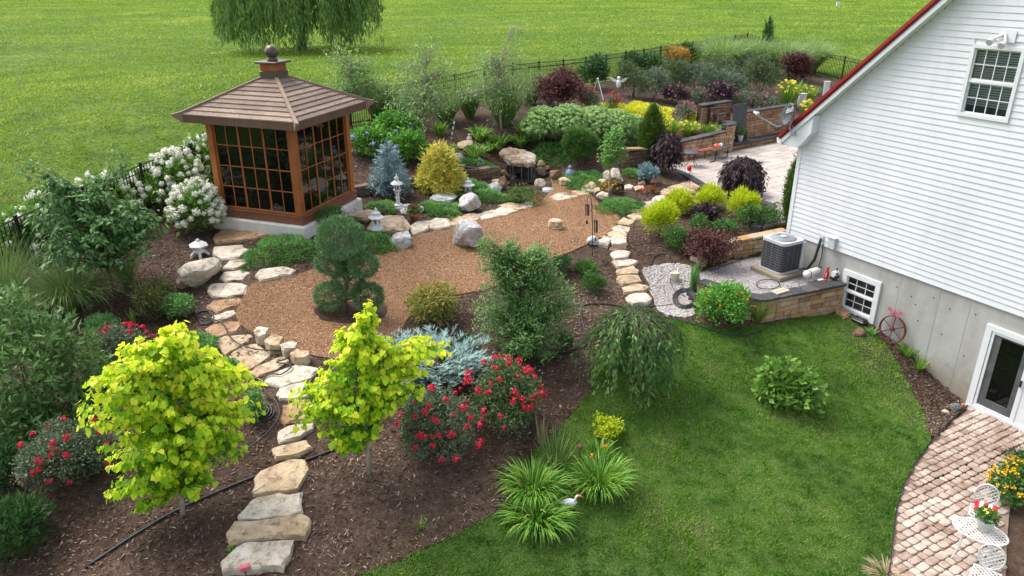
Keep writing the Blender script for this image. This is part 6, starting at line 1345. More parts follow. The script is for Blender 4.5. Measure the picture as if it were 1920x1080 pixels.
mat_cover('creeping_jenny', 'bright yellow ground cover sheet behind the sedum hedge', (1124,184,1272,252), 'jenny', .2, .12, 12000, 'ground cover', 'yellow ground cover', OV); mat_cover('creeping_jenny', 'bright yellow ground cover sheet left of the tall block wall', (1285,196,1356,250), 'jenny', .2, .12, 7000, 'ground cover', 'yellow ground cover', OV)
for b, l in [((980,204,1056,276), 'left pale green flat-headed sedum of the hedge'), ((1022,200,1104,274), 'second pale green flat-headed sedum of the hedge'), ((1070,204,1152,276), 'third pale green flat-headed sedum of the hedge'), ((1112,208,1192,278), 'fourth pale green flat-headed sedum of the hedge'), ((1152,218,1212,284), 'right end pale green flat-headed sedum of the hedge')]:
    shrub('sedum_plant', l, b, 'sed', 'sedum', 'flat-headed sedum hedge', nl=4, stems=4, scale=1.5, flowers=(150, F_sed, .16, -.05))
for b, l, nf in [((1452,150,1500,206), 'yellow daylilies left of the white boards', 12), ((1496,160,1530,200), 'yellow daylilies between the white boards', 6), ((1494,188,1534,226), 'yellow daylilies beside the house roof edge', 8), ((1268,226,1316,258), 'pale yellow daylilies above the terrace wall', 6), ((1310,230,1352,258), 'grassy daylilies at the stepped wall end', 1), ((1238,222,1276,262), 'yellow daylilies behind the narrow column tree', 6), ((1180,230,1216,270), 'yellow daylilies between sedum hedge and column tree', 6)]:
    clump('daylily_clump', l, b, 'lily', 220, .03, .38, .9, 'daylily', 'yellow daylilies of the upper bed', flowers=(nf * 2, F_yel, .105))
for i, (b, l) in enumerate([((864,266,918,302), 'fern right of the grey angular rock'), ((914,246,964,278), 'fern below the tallest thin maple'), ((952,246,1002,278), 'fern at the left foot of the sedum hedge'), ((878,232,922,268), 'dark fern behind the small grey figure'), ((966,222,1006,264), 'fern against the sedum hedge'), ((896,262,936,288), 'fern between the angular rock and the waterfall slab'), ((812,226,842,258), 'fern left of the striped sprinkler pole'), ((830,268,858,290), 'small fern left of the grey angular rock')]):
    clump('fern', l, b, 'fern', 70, .085, .5, 1.0, 'fern', 'ferns around the waterfall')
shrub('annual_flowers', 'red-flecked green bedding plant in front of the waterfall pool', (955,345,1018,390), 'bshrub', 'flowers', nl=5, stems=0, L=.06, flowers=(16, F_rose, .045, .1), k='mid'); shrub('annual_flowers', 'orange marigolds behind the pale trunk', (1124,340,1166,366), 'bshrub', 'flowers', nl=4, stems=0, L=.05, flowers=(22, F_org, .07, .1), k='mid'); shrub('annual_flowers', 'small red flowers beside the upper step stones', (1202,350,1230,368), 'bshrub', 'flowers', nl=3, stems=0, L=.05, flowers=(12, F_rose, .06, .1), k='mid'); shrub('annual_flowers', 'green bedding plant with orange dots at the gravel edge below the pool', (988,374,1010,390), 'bshrub', 'flowers', nl=3, stems=0, L=.05, flowers=(6, F_org, .05, .1))
shrub('leafy_shrub', 'low green leafy bed between column tree and sedum hedge', (1168,242,1212,286), 'mixb', nl=4, scale=1.2, k='sedum')
# black-eyed susans by the lower patio
F_sus = bloom('flower', K['sus'], 14, (1, 1, .25), .55, 9, core=False)
sh = shrub('coneflower_plant', 'black-eyed yellow daisies at the right edge of the paver patio', (1858,862,1950,968), 'bshrub', 'flowers', nl=6, stems=5, L=.08, k='mid', flowers=(44, F_sus, .085, .05), mat=K['mid'])
for o in [c for c in sh.children if c.name.startswith('flower')]:
    e = MB().lathe([(.001, .0), (.2, .05), (.16, .25), (.001, .32)], 8).mesh('eye') if 'eye' not in bpy.data.meshes else bpy.data.meshes['eye']
    if not e.materials: e.materials.append(M_dkeye)
    c = bpy.data.objects.new('flower_eye', e); COL.objects.link(c); c.parent = o
shrub('leafy_shrub', 'dark green shrub above the daisies at the right edge', (1888,842,1960,890), 'box', nl=4)
# weeping willow out on the field
def willow():
    B = ground(567, 95); rg = np.random.default_rng(61); t = thing('weeping_willow', 'weeping willow with curtains of hanging leaves on the far field', 'tree', B); q = depth(B) / FPX; f = np.array(B[:2]) / np.linalg.norm(B[:2])
    mb = MB().tube([B - [0, 0, .2], B + [.1, 0, 2.0], B + [0, .1, 4.5], B + [.2, 0, 7.5]], [.34, .28, .24, .12], 9); PP, AA, NN, RR = [], [], [], []; Rr = 142 * q
    for i in range(430):
        th = rg.uniform(0, 2 * PI); rr = math.sqrt(rg.random()); o = np.array([math.cos(th), math.sin(th), 0]); r_ = Rr * rr * rg.uniform(.9, 1.04); top = B + o * r_; top[2] = B[2] + 8.3 * (1 - .45 * rr ** 2) + rg.normal() * .3; zl = B[2] + rg.uniform(.5, 3.0) * (1.0 if rr > .5 else 1.6); n = 64
        if i % 7 == 0: mb.tube([B + [0, 0, rg.uniform(3, 7)], (B + [0, 0, 7.5] + top) / 2 + [0, 0, .6], top], [.09, .06, .02], 5, cap=False)
        u = rg.random(n); p = np.c_[top[0] + rg.normal(0, .14, n) + o[0] * u * .5, top[1] + rg.normal(0, .14, n) + o[1] * u * .5, top[2] + (zl - top[2]) * u]; PP.append(p); AA.append(rg.normal(0, .22, p.shape) + [0, 0, -1]); NN.append(np.tile(o, (n, 1)) + rg.normal(0, .5, p.shape)); RR.append(rg.random() * .6 + rg.random(n) * .4)
    P = np.concatenate(PP); leafobj('crown', [leaves(P, np.concatenate(AA), np.concatenate(NN), .42 * rg.uniform(.7, 1.3, len(P)), oval(.20), np.concatenate(RR))], K['willow'], t); mb.build('trunk', M_bark, t, True)
willow()

# ============================================================= garden ornaments and equipment
M_lan = plain('cast_stone_white', (.60, .60, .585), .85, var=.12, scale=10, bumpy=.3); M_gst = plain('cast_stone_grey', (.13, .135, .14), .8, var=.3, scale=10, bumpy=.3); M_bst = plain('cast_stone_blue', (.22, .30, .44), .7, var=.25, scale=10, bumpy=.2)
def hexl(mb, prof, c, n=6): return mb.lathe(prof, n, c)
def lantern(label, base, top_py, kind, lift=0):
    B = ground(*base, lift); hh = upright(base[0], top_py, B)[0][2] - B[2]; t = thing('stone_lantern', label, 'lantern', B, 'white stone lanterns'); c = tuple(B); s = hh
    if kind == 'tall':
        MB().lathe([(.17*s,0),(.17*s,.07*s),(.13*s,.09*s),(.13*s,.13*s),(.09*s,.15*s)], 6, c).build('base', M_lan, t); MB().lathe([(.055*s,.14*s),(.05*s,.30*s),(.062*s,.31*s),(.062*s,.33*s),(.05*s,.34*s),(.05*s,.47*s),(.08*s,.50*s),(.11*s,.53*s),(.11*s,.56*s)], 10, c).build('pillar', M_lan, t)
        for k in range(6): a = k * PI / 3 + PI / 6; MB().box((c[0] + .075*s*math.cos(a), c[1] + .075*s*math.sin(a), c[2] + .63*s), (.022*s, .03*s, .13*s), a).build('window_post', M_lan, t)
        MB().lathe([(.06*s,.55*s),(.06*s,.70*s)], 6, c).build('light_chamber', M_gst, t); MB().lathe([(.16*s,.69*s),(.175*s,.715*s),(.13*s,.76*s),(.07*s,.80*s),(.05*s,.82*s)], 6, c).build('roof', M_lan, t); MB().lathe([(.045*s,.81*s),(.06*s,.85*s),(.055*s,.89*s),(.02*s,.93*s),(.004*s,1.0*s)], 10, c).build('finial', M_lan, t, True)
    elif kind == 'pagoda':
        MB().lathe([(.30*s,0),(.30*s,.05*s),(.26*s,.12*s),(.22*s,.22*s),(.24*s,.26*s)], 6, c).build('base', M_lan, t)
        for k in range(4): a = k * PI / 2 + .5; MB().box((c[0] + .15*s*math.cos(a), c[1] + .15*s*math.sin(a), c[2] + .36*s), (.07*s, .09*s, .22*s), a).build('window_post', M_lan, t)
        MB().lathe([(.13*s,.25*s),(.13*s,.47*s)], 6, c).build('light_chamber', M_gst, t); MB().lathe([(.18*s,.46*s),(.36*s,.52*s),(.37*s,.55*s),(.24*s,.63*s),(.14*s,.70*s)], 6, c).build('roof', M_lan, t); MB().lathe([(.13*s,.69*s),(.21*s,.735*s),(.13*s,.80*s),(.08*s,.84*s)], 6, c).build('roof', M_lan, t); MB().lathe([(.07*s,.83*s),(.085*s,.88*s),(.03*s,.94*s),(.004*s,1.0*s)], 8, c).build('finial', M_lan, t, True)
    else:
        for k in range(4):
            a = k * PI / 2 + .4; d = np.array([math.cos(a), math.sin(a), 0]); MB().tube([B + d * .40*s, B + d * .38*s + [0,0,.16*s], B + d * .22*s + [0,0,.30*s]], [.075*s, .07*s, .08*s], 7).build('leg', M_lan, t)
        MB().lathe([(.16*s,.26*s),(.30*s,.32*s),(.30*s,.37*s),(.18*s,.42*s),(.18*s,.58*s),(.22*s,.62*s)], 8, c).build('light_chamber', M_lan, t, True); MB().lathe([(.44*s,.60*s),(.47*s,.66*s),(.24*s,.80*s),(.12*s,.86*s)], 6, c).build('roof', M_lan, t); MB().lathe([(.09*s,.85*s),(.11*s,.90*s),(.004*s,1.0*s)], 8, c).build('finial', M_lan, t, True)
lantern('tall slender white stone lantern in front of the blue spruce', (747, 392), 325, 'tall'); lantern('short white pagoda lantern on the tan slab', (707, 430), 388, 'pagoda', .24); lantern('white pagoda lantern half behind the leaning white rock', (878, 366), 331, 'pagoda'); lantern('low white snow-viewing lantern behind the large pale boulder', (376, 483), 446, 'snow')
def figure(name, label, base, top_py, mat, cat='statue'):
    B = ground(*base); s = upright(base[0], top_py, B)[0][2] - B[2]; t = thing(name, label, cat, B)
    MB().lathe([(.34*s,0),(.36*s,.08*s),(.30*s,.2*s),(.24*s,.34*s),(.23*s,.5*s),(.2*s,.6*s),(.09*s,.68*s),(.07*s,.72*s)], 12, tuple(B)).build('body', mat, t, True); MB().lathe([(.05*s,.69*s),(.12*s,.75*s),(.135*s,.83*s),(.11*s,.92*s),(.05*s,.97*s),(.005*s,1*s)], 12, tuple(B)).build('head', mat, t, True)
    for sg in (-1, 1): MB().tube([B + [sg*.2*s, 0, .58*s], B + [sg*.27*s, -.08*s, .40*s], B + [sg*.05*s, -.25*s, .33*s]], [.07*s, .06*s, .045*s], 7).build('arm', mat, t, True); MB().tube([B + [sg*.12*s, 0, .1*s], B + [sg*.36*s, -.12*s, .09*s], B + [sg*.0*s, -.34*s, .06*s]], [.1*s, .09*s, .05*s], 7).build('leg', mat, t, True)
    return t
figure('garden_statue', 'dark grey seated figure on the juniper mat left of the waterfall', (901, 319), 297, M_gst); figure('garden_statue', 'pale blue seated figure on the juniper mat right of the waterfall', (1068, 334), 309, M_bst); figure('garden_statue', 'small pale grey figure on the rock behind the ferns', (880, 266), 250, M_lan)
# terracotta pot
M_terra = plain('terracotta', (.42, .14, .06), .8, var=.15, scale=9)
B = ground(778, 416); t = thing('flower_pot', 'terracotta pot of red flowers beside the tall lantern', 'flower pot', B); MB().lathe([(.11,0),(.15,.22),(.175,.22),(.18,.29),(.15,.29),(.14,.25)], 18, tuple(B)).build('pot', M_terra, t, True)
rg = np.random.default_rng(5); leafobj('foliage', [foliage([(B[0], B[1], B[2] + .36, .2, .2, .14)], rg, .07, OV, .06, 8, 2)], K['mid'], t)
for i in range(9): a = rg.uniform(0, 6.28); r0 = rg.uniform(0, .17); put('flower', F_rose, t, Matrix.Translation((B[0] + r0*math.cos(a), B[1] + r0*math.sin(a), B[2] + .44 + rg.uniform(-.03, .08))) @ Matrix.Scale(.07, 4))
# wind chimes on a hook
M_iron = plain('black_iron', (.02, .018, .016), .5, var=.3); M_chime = plain('chime_grey', (.10, .105, .11), .35, metal=.6)
B = ground(1111, 482); t = thing('wind_chime_stand', 'black crook pole with two hanging wind chimes at the gravel edge', 'wind chimes', B); tp = lambda x, y: upright(x, y, B)[0]
MB().tube([B - [0,0,.1], tp(1111,420), tp(1109,375), tp(1107,368), tp(1104,367), tp(1101,372)], .012, 6).build('pole', M_iron, t); MB().tube([tp(1110,392), tp(1112,384), tp(1116,386), tp(1119,396)], .008, 5).build('hook', M_iron, t)
for x, y, yb in ((1101, 384, 404), (1117, 414, 436)):
    a = tp(x, y - 10); MB().tube([a, tp(x, y)], .003, 4).build('cord', M_iron, t); b, e = tp(x, y), tp(x, yb)
    for k in range(5): d = np.array([.045*math.cos(k*1.257), .045*math.sin(k*1.257), 0]); MB().tube([b + d, e + d], .014, 6).build('chime_tube', M_chime, t)
    MB().lathe([(.065,0),(.065,.02)], 12, tuple(b)).build('disc', M_iron, t); MB().tube([e, e - [0,0,.14]], .003, 4).build('cord', M_iron, t); MB().box(tuple(e - [0,0,.2]), (.05, .01, .1)).build('sail', M_iron, t)
# carved stone face on the gravel
B = ground(1041, 430); t = thing('carved_stone', 'carved tan stone head lying on the gravel', 'sculpture', B); V_, F_ = ico(); W = V_.copy()
W = W * (1 + .1 * np.array([mnoise.fractal(Vector(v * 2.4), 1, 2, 4) for v in W])[:, None]); W[:, 2] = np.clip(W[:, 2], -.8, .75); MB().add(W * [.23, .18, .24] + B + [0, 0, .15], F_).build('block', M_tan, t); MB().add(V_ * [.20, .12, .07] + B + [.05, -.11, .29], F_).build('brow', M_tan, t); MB().add(V_ * [.07, .09, .10] + B + [.03, -.17, .19], F_).build('nose', M_tan, t); MB().add(V_ * [.17, .12, .06] + B + [.05, -.11, .08], F_).build('jaw', M_tan, t)
# small things on the mulch
def post(label, base, top_py, w_, mat, name='marker_post', cat='post', cap=True):
    B = ground(*base); T = upright(base[0], top_py, B)[0]; h = T[2] - B[2]; t = thing(name, label, cat, B); MB().bbox((B[0], B[1], B[2] + h / 2), (w_, w_ * .6, h), .01).build('board', mat, t)
    if cap: MB().bbox((B[0], B[1], B[2] + h + .012), (w_ * 1.12, w_ * .75, .03), .008).build('cap', mat, t)
post('slim white post beside the far fence', (1547, 182), 153, .28, M_white); post('white board standing among yellow daylilies', (1502, 200), 176, .36, M_white); post('white utility marker far out on the field', (1571, 12), 4, .55, M_white)
B = ground(846, 262); t = thing('garden_sprinkler', 'green and white striped sprinkler pole on the mulch behind the ferns', 'sprinkler', B); T = upright(853, 222, B)[0]; M_grn = plain('green_plastic', (.02, .22, .10), .4)
for k in range(8): a = B + (T - B) * k / 8; b = B + (T - B) * (k + 1) / 8; MB().tube([a, b], .03, 8).build('tube_section', M_grn if k % 2 else M_white, t)
MB().tube([T, T + [-.05, 0, .35]], .008, 5).build('antenna', M_iron, t)
for sx_k in (-.22, .22): MB().tube([B + [sx_k, .05, 0], B + (T - B) * .45], .01, 5).build('leg', M_iron, t)
B = ground(1120, 186); t = thing('tripod', 'white metal tripod standing among the red roses', 'tripod', B); T = upright(1121, 148, B)[0]
for x, y in ((1110,178),(1132,190),(1124,172)): MB().tube([ground(x, y), T], .022, 6).build('leg', M_white, t)
MB().lathe([(.05,0),(.06,.05),(.03,.09)], 10, tuple(T - [0,0,.04])).build('head', M_lamp, t)
B = ground(1160, 186); t = thing('bird_sculpture', 'white bird sculpture with raised wings in the upper bed', 'sculpture', B); Cb = upright(1160, 157, B)[0]; q = depth(B) / FPX
MB().tube([B, Cb], .03, 6).build('pole', M_gst, t); V_, F_ = ico(); MB().add(V_ * [.12, .1, .22] + Cb, F_).build('body', M_white, t, True); MB().add(V_ * [.08, .08, .09] + Cb + [0, 0, .26], F_).build('head', M_white, t, True)
for x1, y1, x2, y2 in ((1150,149,1141,144),(1170,150,1179,145)):
    a, b, c = Cb + [0,0,.08], upright(x1, y1, B)[0], upright(x2, y2, B)[0]; MB().add([a, b + [0,0,.06], c, b - [0,0,.1], a + [0,.04,0], b + [0,.04,.06], c + [0,.02,0], b + [0,.04,-.1]], [(0,1,2,3),(7,6,5,4),(0,4,5,1),(1,5,6,2),(2,6,7,3),(3,7,4,0)]).build('wing', M_white, t)
# air conditioner
M_ac = plain('light_grey_enamel', (.44, .45, .47), .4, var=.08); M_coil = plain('dark_coil', (.022, .024, .028), .55, var=.35, scale=40); M_wire = plain('grille_wire', (.15, .155, .17), .4)
s0, s1, q0, q1, z0, z1 = 13.28, 14.12, 16.02, 16.86, 2.17, 3.08; hv = thing('air_conditioner', 'grey cube-shaped air conditioner condenser on a concrete pad beside the house', 'air conditioner', hw(13.7, 16.44, NZ))
cs, cq, w_ = (s0 + s1) / 2, (q0 + q1) / 2, (s1 - s0); cen = hw(cs, cq); harz = math.atan2(HD[1], HD[0])
def rsq(w, r, n=5):
    P = []
    for k, (sx, sy) in enumerate(((1, 1), (-1, 1), (-1, -1), (1, -1))):
        for j in range(n + 1): a = k * PI / 2 + j * PI / 2 / n; P.append((sx * (w / 2 - r) + r * math.cos(a), sy * (w / 2 - r) + r * math.sin(a)))
    return P
def hpoly(P): return [tuple(cen[:2] + HD * a + HN * b) for a, b in P]
MB().prism(hpoly(rsq(w_ - .05, .10)), z0 + .03, z1 - .08).build('coil', M_coil, hv); MB().prism(hpoly(rsq(w_, .12)), z0, z0 + .045).build('base_pan', M_ac, hv); MB().prism(hpoly(rsq(w_, .12)), z1 - .09, z1 - .01).build('top_panel', M_ac, hv)
mb = MB(); P = hpoly(rsq(w_ - .035, .11)); 
for i in range(1, 11):
    z = z0 + .045 + (z1 - z0 - .135) * i / 11; MB().tube([(*p, z) for p in P + P[:1]], .004, 4, cap=False).build('grille_wire', M_wire, hv)
for a, b in ((-.41, .0), (-.41, -.2), (0, -.41), (-.2, -.41), (.2, -.41), (-.41, .2)): p = cen[:2] + HD * a + HN * b; MB().tube([(*p, z0 + .04), (*p, z1 - .08)], .0045, 4).build('grille_wire', M_wire, hv)
for a, b in ((-.40, .40), (.40, .40)): p = cen[:2] + HD * a * .97 + HN * b * .97; MB().bbox((*p, (z0 + z1) / 2), (.13, .13, z1 - z0 - .1), .03, harz).build('corner_panel', M_ac, hv)
p = cen[:2] + HN * .405 + HD * -.15; MB().bbox((*p, (z0 + z1) / 2), (.50, .05, z1 - z0 - .1), .01, harz).build('service_panel', M_ac, hv)
fan = sub(MB().lathe([(.36, -.012), (.35, .005), (.30, .028), (.10, .045), (.001, .048)], 28, (cen[0], cen[1], z1)).build('fan_guard', plain('fan_guard_grey', (.20, .22, .24), .4), hv, True))
for k in range(5): MB().tube([(cen[0] + (.08 + k * .06) * math.cos(a), cen[1] + (.08 + k * .06) * math.sin(a), z1 + .052 - .035 * ((k + 1) / 5) ** 2) for a in np.linspace(0, 2 * PI, 28)], .004, 4, cap=False).build('guard_ring', M_wire, fan)
MB().lathe([(.10, .045), (.095, .06), (.001, .062)], 18, (cen[0], cen[1], z1)).build('fan_badge', M_ac, fan, True)
p = cen[:2] + HD * -.422 + HN * -.22; MB().bbox((*p, z1 - .30), (.012, .10, .045), .004, harz).build('badge', plain('blue_badge', (.03, .09, .40), .4), hv)
pd = thing('equipment_pad', 'weathered concrete pad under the air conditioner', 'pad', hw(13.7, 16.44, NZ)); MB().bbox((cen[0], cen[1], NZ + .06), (1.12, 1.12, .13), .02, harz).build('pad', concretemat('mossy_concrete', (.26, .22, .155)), pd)
for a in (-.3, .3):
    for b in (-.3, .3): q_ = cen[:2] + HD * a + HN * b; MB().bbox((*q_, NZ + .131 - .006), (.09, .09, .03), .005, harz).build('foot', M_black, pd)
# tools on the wall cap
WT = 2.205
def onwall(u): return hw(12.32, 14.7 + u)
def wtop(px, py): return onZ(px, py, WT)
M_tank = plain('tank_white', (.66, .66, .63), .35, var=.06)
a, b = wtop(1508, 522), wtop(1533, 514); a = a + [0, 0, .11]; b = b + [0, 0, .11]; d = (b - a) / np.linalg.norm(b - a); t = thing('refrigerant_tank', 'white gas cylinder lying on the charcoal wall cap', 'gas cylinder', wtop(1520, 520))
MB().tube([a - d * .02, a + d * .01, a + d * .07, b - d * .06, b, b + d * .02], [.03, .08, .11, .11, .08, .04], 16).build('cylinder', M_tank, t, True); MB().tube([a + d * .12, a + d * .15], .112, 16).build('band', M_black, t); MB().tube([b + d * .02, b + d * .1], .03, 8).build('valve', M_lamp, t); MB().tube([b + d * .02 + [0,0,.07], b + d * .12 + [0,0,.09], b + d * .12 - [0,0,.07], b + d * .02 - [0,0,.06]], .012, 6).build('collar', M_black, t)
p = wtop(1549, 522); t = thing('spray_bottle', 'red bottle standing on the wall cap beside the basement window', 'bottle', p); M_redp = plain('red_plastic', (.55, .012, .015), .35); MB().lathe([(.05,0),(.055,.02),(.055,.20),(.03,.26),(.03,.28)], 14, tuple(p)).build('bottle', M_redp, t, True); MB().bbox((p[0], p[1], p[2] + .31), (.10, .04, .05), .01, .5).build('trigger', M_redp, t); MB().bbox((p[0] - .03, p[1] - .045, p[2] + .12), (.05, .012, .12), .003, .5).build('paper_label', M_white, t)
p = wtop(1564, 523); t = thing('vacuum_pump', 'white and black vacuum pump at the end of the wall cap', 'pump', p); MB().bbox((p[0], p[1], p[2] + .05), (.26, .15, .09), .015, .6).build('base', M_black, t); MB().tube([p + [-.09, -.06, .16], p + [.09, .06, .16]], .075, 14).build('motor', M_tank, t); MB().tube([p + [.05, .03, .22], p + [.05, .03, .30]], .02, 8).build('port', M_black, t); MB().bbox(tuple(p + [0.03, -.06, .17]), (.06, .03, .06), .005, .6).build('gauge', M_black, t)
p = wtop(1538, 526); t = thing('gauge_manifold', 'small white packet and red gauge lying on the wall cap', 'tool', p); MB().bbox(tuple(p + [.02, .02, .015]), (.16, .07, .03), .005, .4).build('packet', M_white, t); MB().lathe([(.035,0),(.035,.03),(.03,.035)], 14, tuple(p + [.12, -.02, 0])).build('gauge', M_redp, t)
p = wtop(1463, 548); t = thing('wooden_board', 'pale wooden board lying on the corner of the charcoal wall cap', 'board', p); MB().bbox(tuple(p + [0, 0, .03]), (.46, .22, .05), .008, .55).build('board', plain('pale_wood', (.50, .44, .33), .7), t); MB().bbox(tuple(p + [.0, 0, .062]), (.40, .03, .014), .003, .55).build('batten', plain('pale_wood_batten', (.46, .40, .30), .7), t)
def hose(label, pts, r=.014, lift=.05, name='garden_hose', zabs=None, mat=None):
    P = [ground(x, y) + [0, 0, lift] if zabs is None else onZ(x, y, zabs) for x, y in pts]; Q = []
    for i in range(len(P) - 1):
        p0, p1, p2, p3 = P[max(i - 1, 0)], P[i], P[i + 1], P[min(i + 2, len(P) - 1)]
        for u in np.linspace(0, 1, 5)[:-1]: Q.append(.5 * (2 * p1 + (p2 - p0) * u + (2 * p0 - 5 * p1 + 4 * p2 - p3) * u ** 2 + (3 * p1 - p0 - 3 * p2 + p3) * u ** 3))
    Q.append(P[-1]); Q = [q if zabs is not None else np.array([q[0], q[1], max(q[2], hz(q[0], q[1]) + lift * .8)]) for q in Q]
    return tag(MB().tube(Q, r, 6).build(name, mat or M_rubber, None, True), label, 'hose')
hose('black irrigation pipe crossing the lower mulch and path stones in the foreground', [(160,1070),(250,1010),(330,963),(420,922),(500,890),(560,872),(620,850),(700,815)], .022, .06); D_ = 0
hose('black hose crossing the flagstones beside the gravel court', [(385,600),(400,608),(420,617),(432,640),(450,655),(480,665),(520,668),(545,670),(540,682),(520,690),(548,695),(530,712),(510,712),(495,722),(500,745),(520,765),(525,790),(505,820),(470,850),(440,862)], .016, .14)
hose('coiled black hose on the mulch beside the pale sedum mound', [(490 + 26 * math.cos(a) * (1 - .02 * k), 775 + 20 * math.sin(a) * (1 - .02 * k)) for k, a in enumerate(np.linspace(0, 6 * PI, 34))], .017, .06)
hose('tangled black hose left of the white flagstones', [(385 + 16 * math.cos(a) + 3 * math.sin(3 * a), 598 + 13 * math.sin(a) + 2 * math.cos(2.3 * a)) for a in np.linspace(0, 5.5 * PI, 30)], .016, .06)
hose('coiled black hose beside the white gravel and flowering shrub', [(1284 + (24 - .25 * k) * math.cos(a), 564 + (20 - .2 * k) * math.sin(a)) for k, a in enumerate(np.linspace(0, 8 * PI, 44))], .018, .07)
hose('loop of black hose lying over the white gravel', [(1220,500),(1228,484),(1245,479),(1260,486),(1264,500),(1256,520),(1262,545),(1285,560)], .014, .06)
hose('black hose wandering across the mulch to the white gravel', [(1040,690),(1070,660),(1098,640),(1090,600),(1092,580),(1105,574),(1140,574),(1180,580),(1230,578),(1262,574)], .016, .06)
hose('black hose on the lawn edge below the flowering shrub', [(1236,598),(1280,606),(1330,622),(1375,634),(1425,625),(1448,608)], .013, .07)
hose('black irrigation pipe on the mulch between rose bush and pine ball', [(985,692),(1020,680),(1060,665),(1105,648)], .02, .06)
hose('grey cable lying over the grey gravel to the air conditioner', [(1330,508),(1350,500),(1380,490),(1405,482),(1424,478)], .014, .05, 'power_cable', NZ + .03)
hose('coiled black cable on the grey gravel at the wall cap', [(1440 + 22 * math.cos(a), 533 + 9 * math.sin(a)) for a in np.linspace(0, 4 * PI, 24)], .013, .05, 'power_cable', NZ + .05)
def cable_over(label, px):
    """cord hanging from the wall cap to the lawn"""
    P = [onZ(px[0][0], px[0][1], WT + .02), onZ(px[1][0], px[1][1], WT + .03)]; e = ground(*px[-1]); n = P[-1] + np.array([-.05, -.12, -.03]); P += [n, np.array([n[0] * .7 + e[0] * .3, n[1] * .7 + e[1] * .3 - .03, (n[2] + e[2]) / 2]), e + [0, 0, .03]]
    tag(MB().tube(P, .009, 6).build('power_cable', plain('grey_cable', (.09, .09, .095), .5), None, True), label, 'cable')
cable_over('left grey cord hanging over the tan block wall', [(1455,538),(1460,552),(1448,612)]); cable_over('right grey cord hanging over the tan block wall', [(1498,528),(1500,538),(1472,604)])
# wheel, butterfly, box, board at the basement wall
wc = hw(10.42, HQ - .12); wz = hz(wc[0], wc[1]); t = thing('wagon_wheel', 'rusty red iron wheel leaning on the basement wall', 'wheel', (wc[0], wc[1], wz)); M_rust = plain('rusty_red_iron', (.13, .030, .022), .75, var=.5, scale=12); Rw = .36; cz = wz + Rw + .02
cc = np.array([wc[0], wc[1], cz]); ax1 = np.array([*HD, 0]); ax2 = np.array([*(HN * .16), .987])
rim = MB(); n = 36; V = []; F = []
for k in range(n):
    a = 2 * PI * k / n; dr = ax1 * math.cos(a) + ax2 * math.sin(a); nn = np.cross(ax1, ax2)
    for rr, hw_ in ((Rw, -.035), (Rw, .035), (Rw - .022, .035), (Rw - .022, -.035)): V.append(cc + dr * rr + nn * hw_)
for k in range(n):
    j = (k + 1) % n
    for m in range(4): F.append((4*k + m, 4*k + (m+1)%4, 4*j + (m+1)%4, 4*j + m))
rim.add(V, F).build('rim', M_rust, t)
for k in range(6): a = PI * k / 3 + .5; dr = ax1 * math.cos(a) + ax2 * math.sin(a); MB().tube([cc, cc + dr * (Rw - .01)], .012, 6).build('spoke', M_rust, t)
MB().tube([cc - np.cross(ax1, ax2) * .06, cc + np.cross(ax1, ax2) * .06], .045, 12).build('hub', M_rust, t)
p = cc + [0, 0, Rw + .12]; t = thing('butterfly_ornament', 'faded pink metal butterfly above the rusty wheel', 'ornament', p); M_pk = plain('faded_pink', (.42, .13, .17), .6, var=.2)
for sg in (-1, 1):
    b = p + np.array([*(-HN * .05), 0]); MB().extr([b, b + ax1 * sg * .16 + [0,0,.10], b + ax1 * sg * .22 + [0,0,.02], b + ax1 * sg * .10 - [0,0,.02], b + ax1 * sg * .13 - [0,0,.12], b + ax1 * sg * .03 - [0,0,.08]], (*(HN * .012), 0)).build('wing', M_pk, t)
MB().tube([p + np.array([*(-HN * .05), -.45]), p + np.array([*(-HN * .05), .08])], .01, 6).build('stake', M_pk, t)
p = ground(1611, 607); t = thing('bait_box', 'black plastic box on the ground under the basement window', 'box', p); MB().bbox(tuple(p + [0,0,.07]), (.40, .24, .12), .04, harz).build('body', M_black, t); MB().bbox(tuple(p + [0,0,.145]), (.34, .19, .04), .03, harz).build('lid', M_black, t); MB().bbox(tuple(p + [0,0,.166]), (.09, .03, .006), .002, harz).build('label_plate', M_gst, t)
slab([(1562,581),(1577,576),(1595,590),(1582,600)], .10, M_orange, None, 700, 'flagstone'); tag(bpy.data.objects['flagstone'], 'tan flagstone on the lawn below the end of the block wall', 'stone')
p = ground(1790, 768); t = thing('rubble_pile', 'grey stone lump with a broken clay shard beside the basement door', 'rubble', p); V_, F_ = ico(); MB().add(V_ * [.13, .11, .10] * (1 + .2 * np.array([mnoise.noise(Vector(v * 3)) for v in V_])[:, None]) + p + [0,0,.06], F_).build('lump', M_gst, t); MB().extr([p + [.15,.0,0], p + [.28,.02,0], p + [.25,.05,.12], p + [.17,.04,.10]], (.02, .06, 0)).build('shard', M_terra, t)
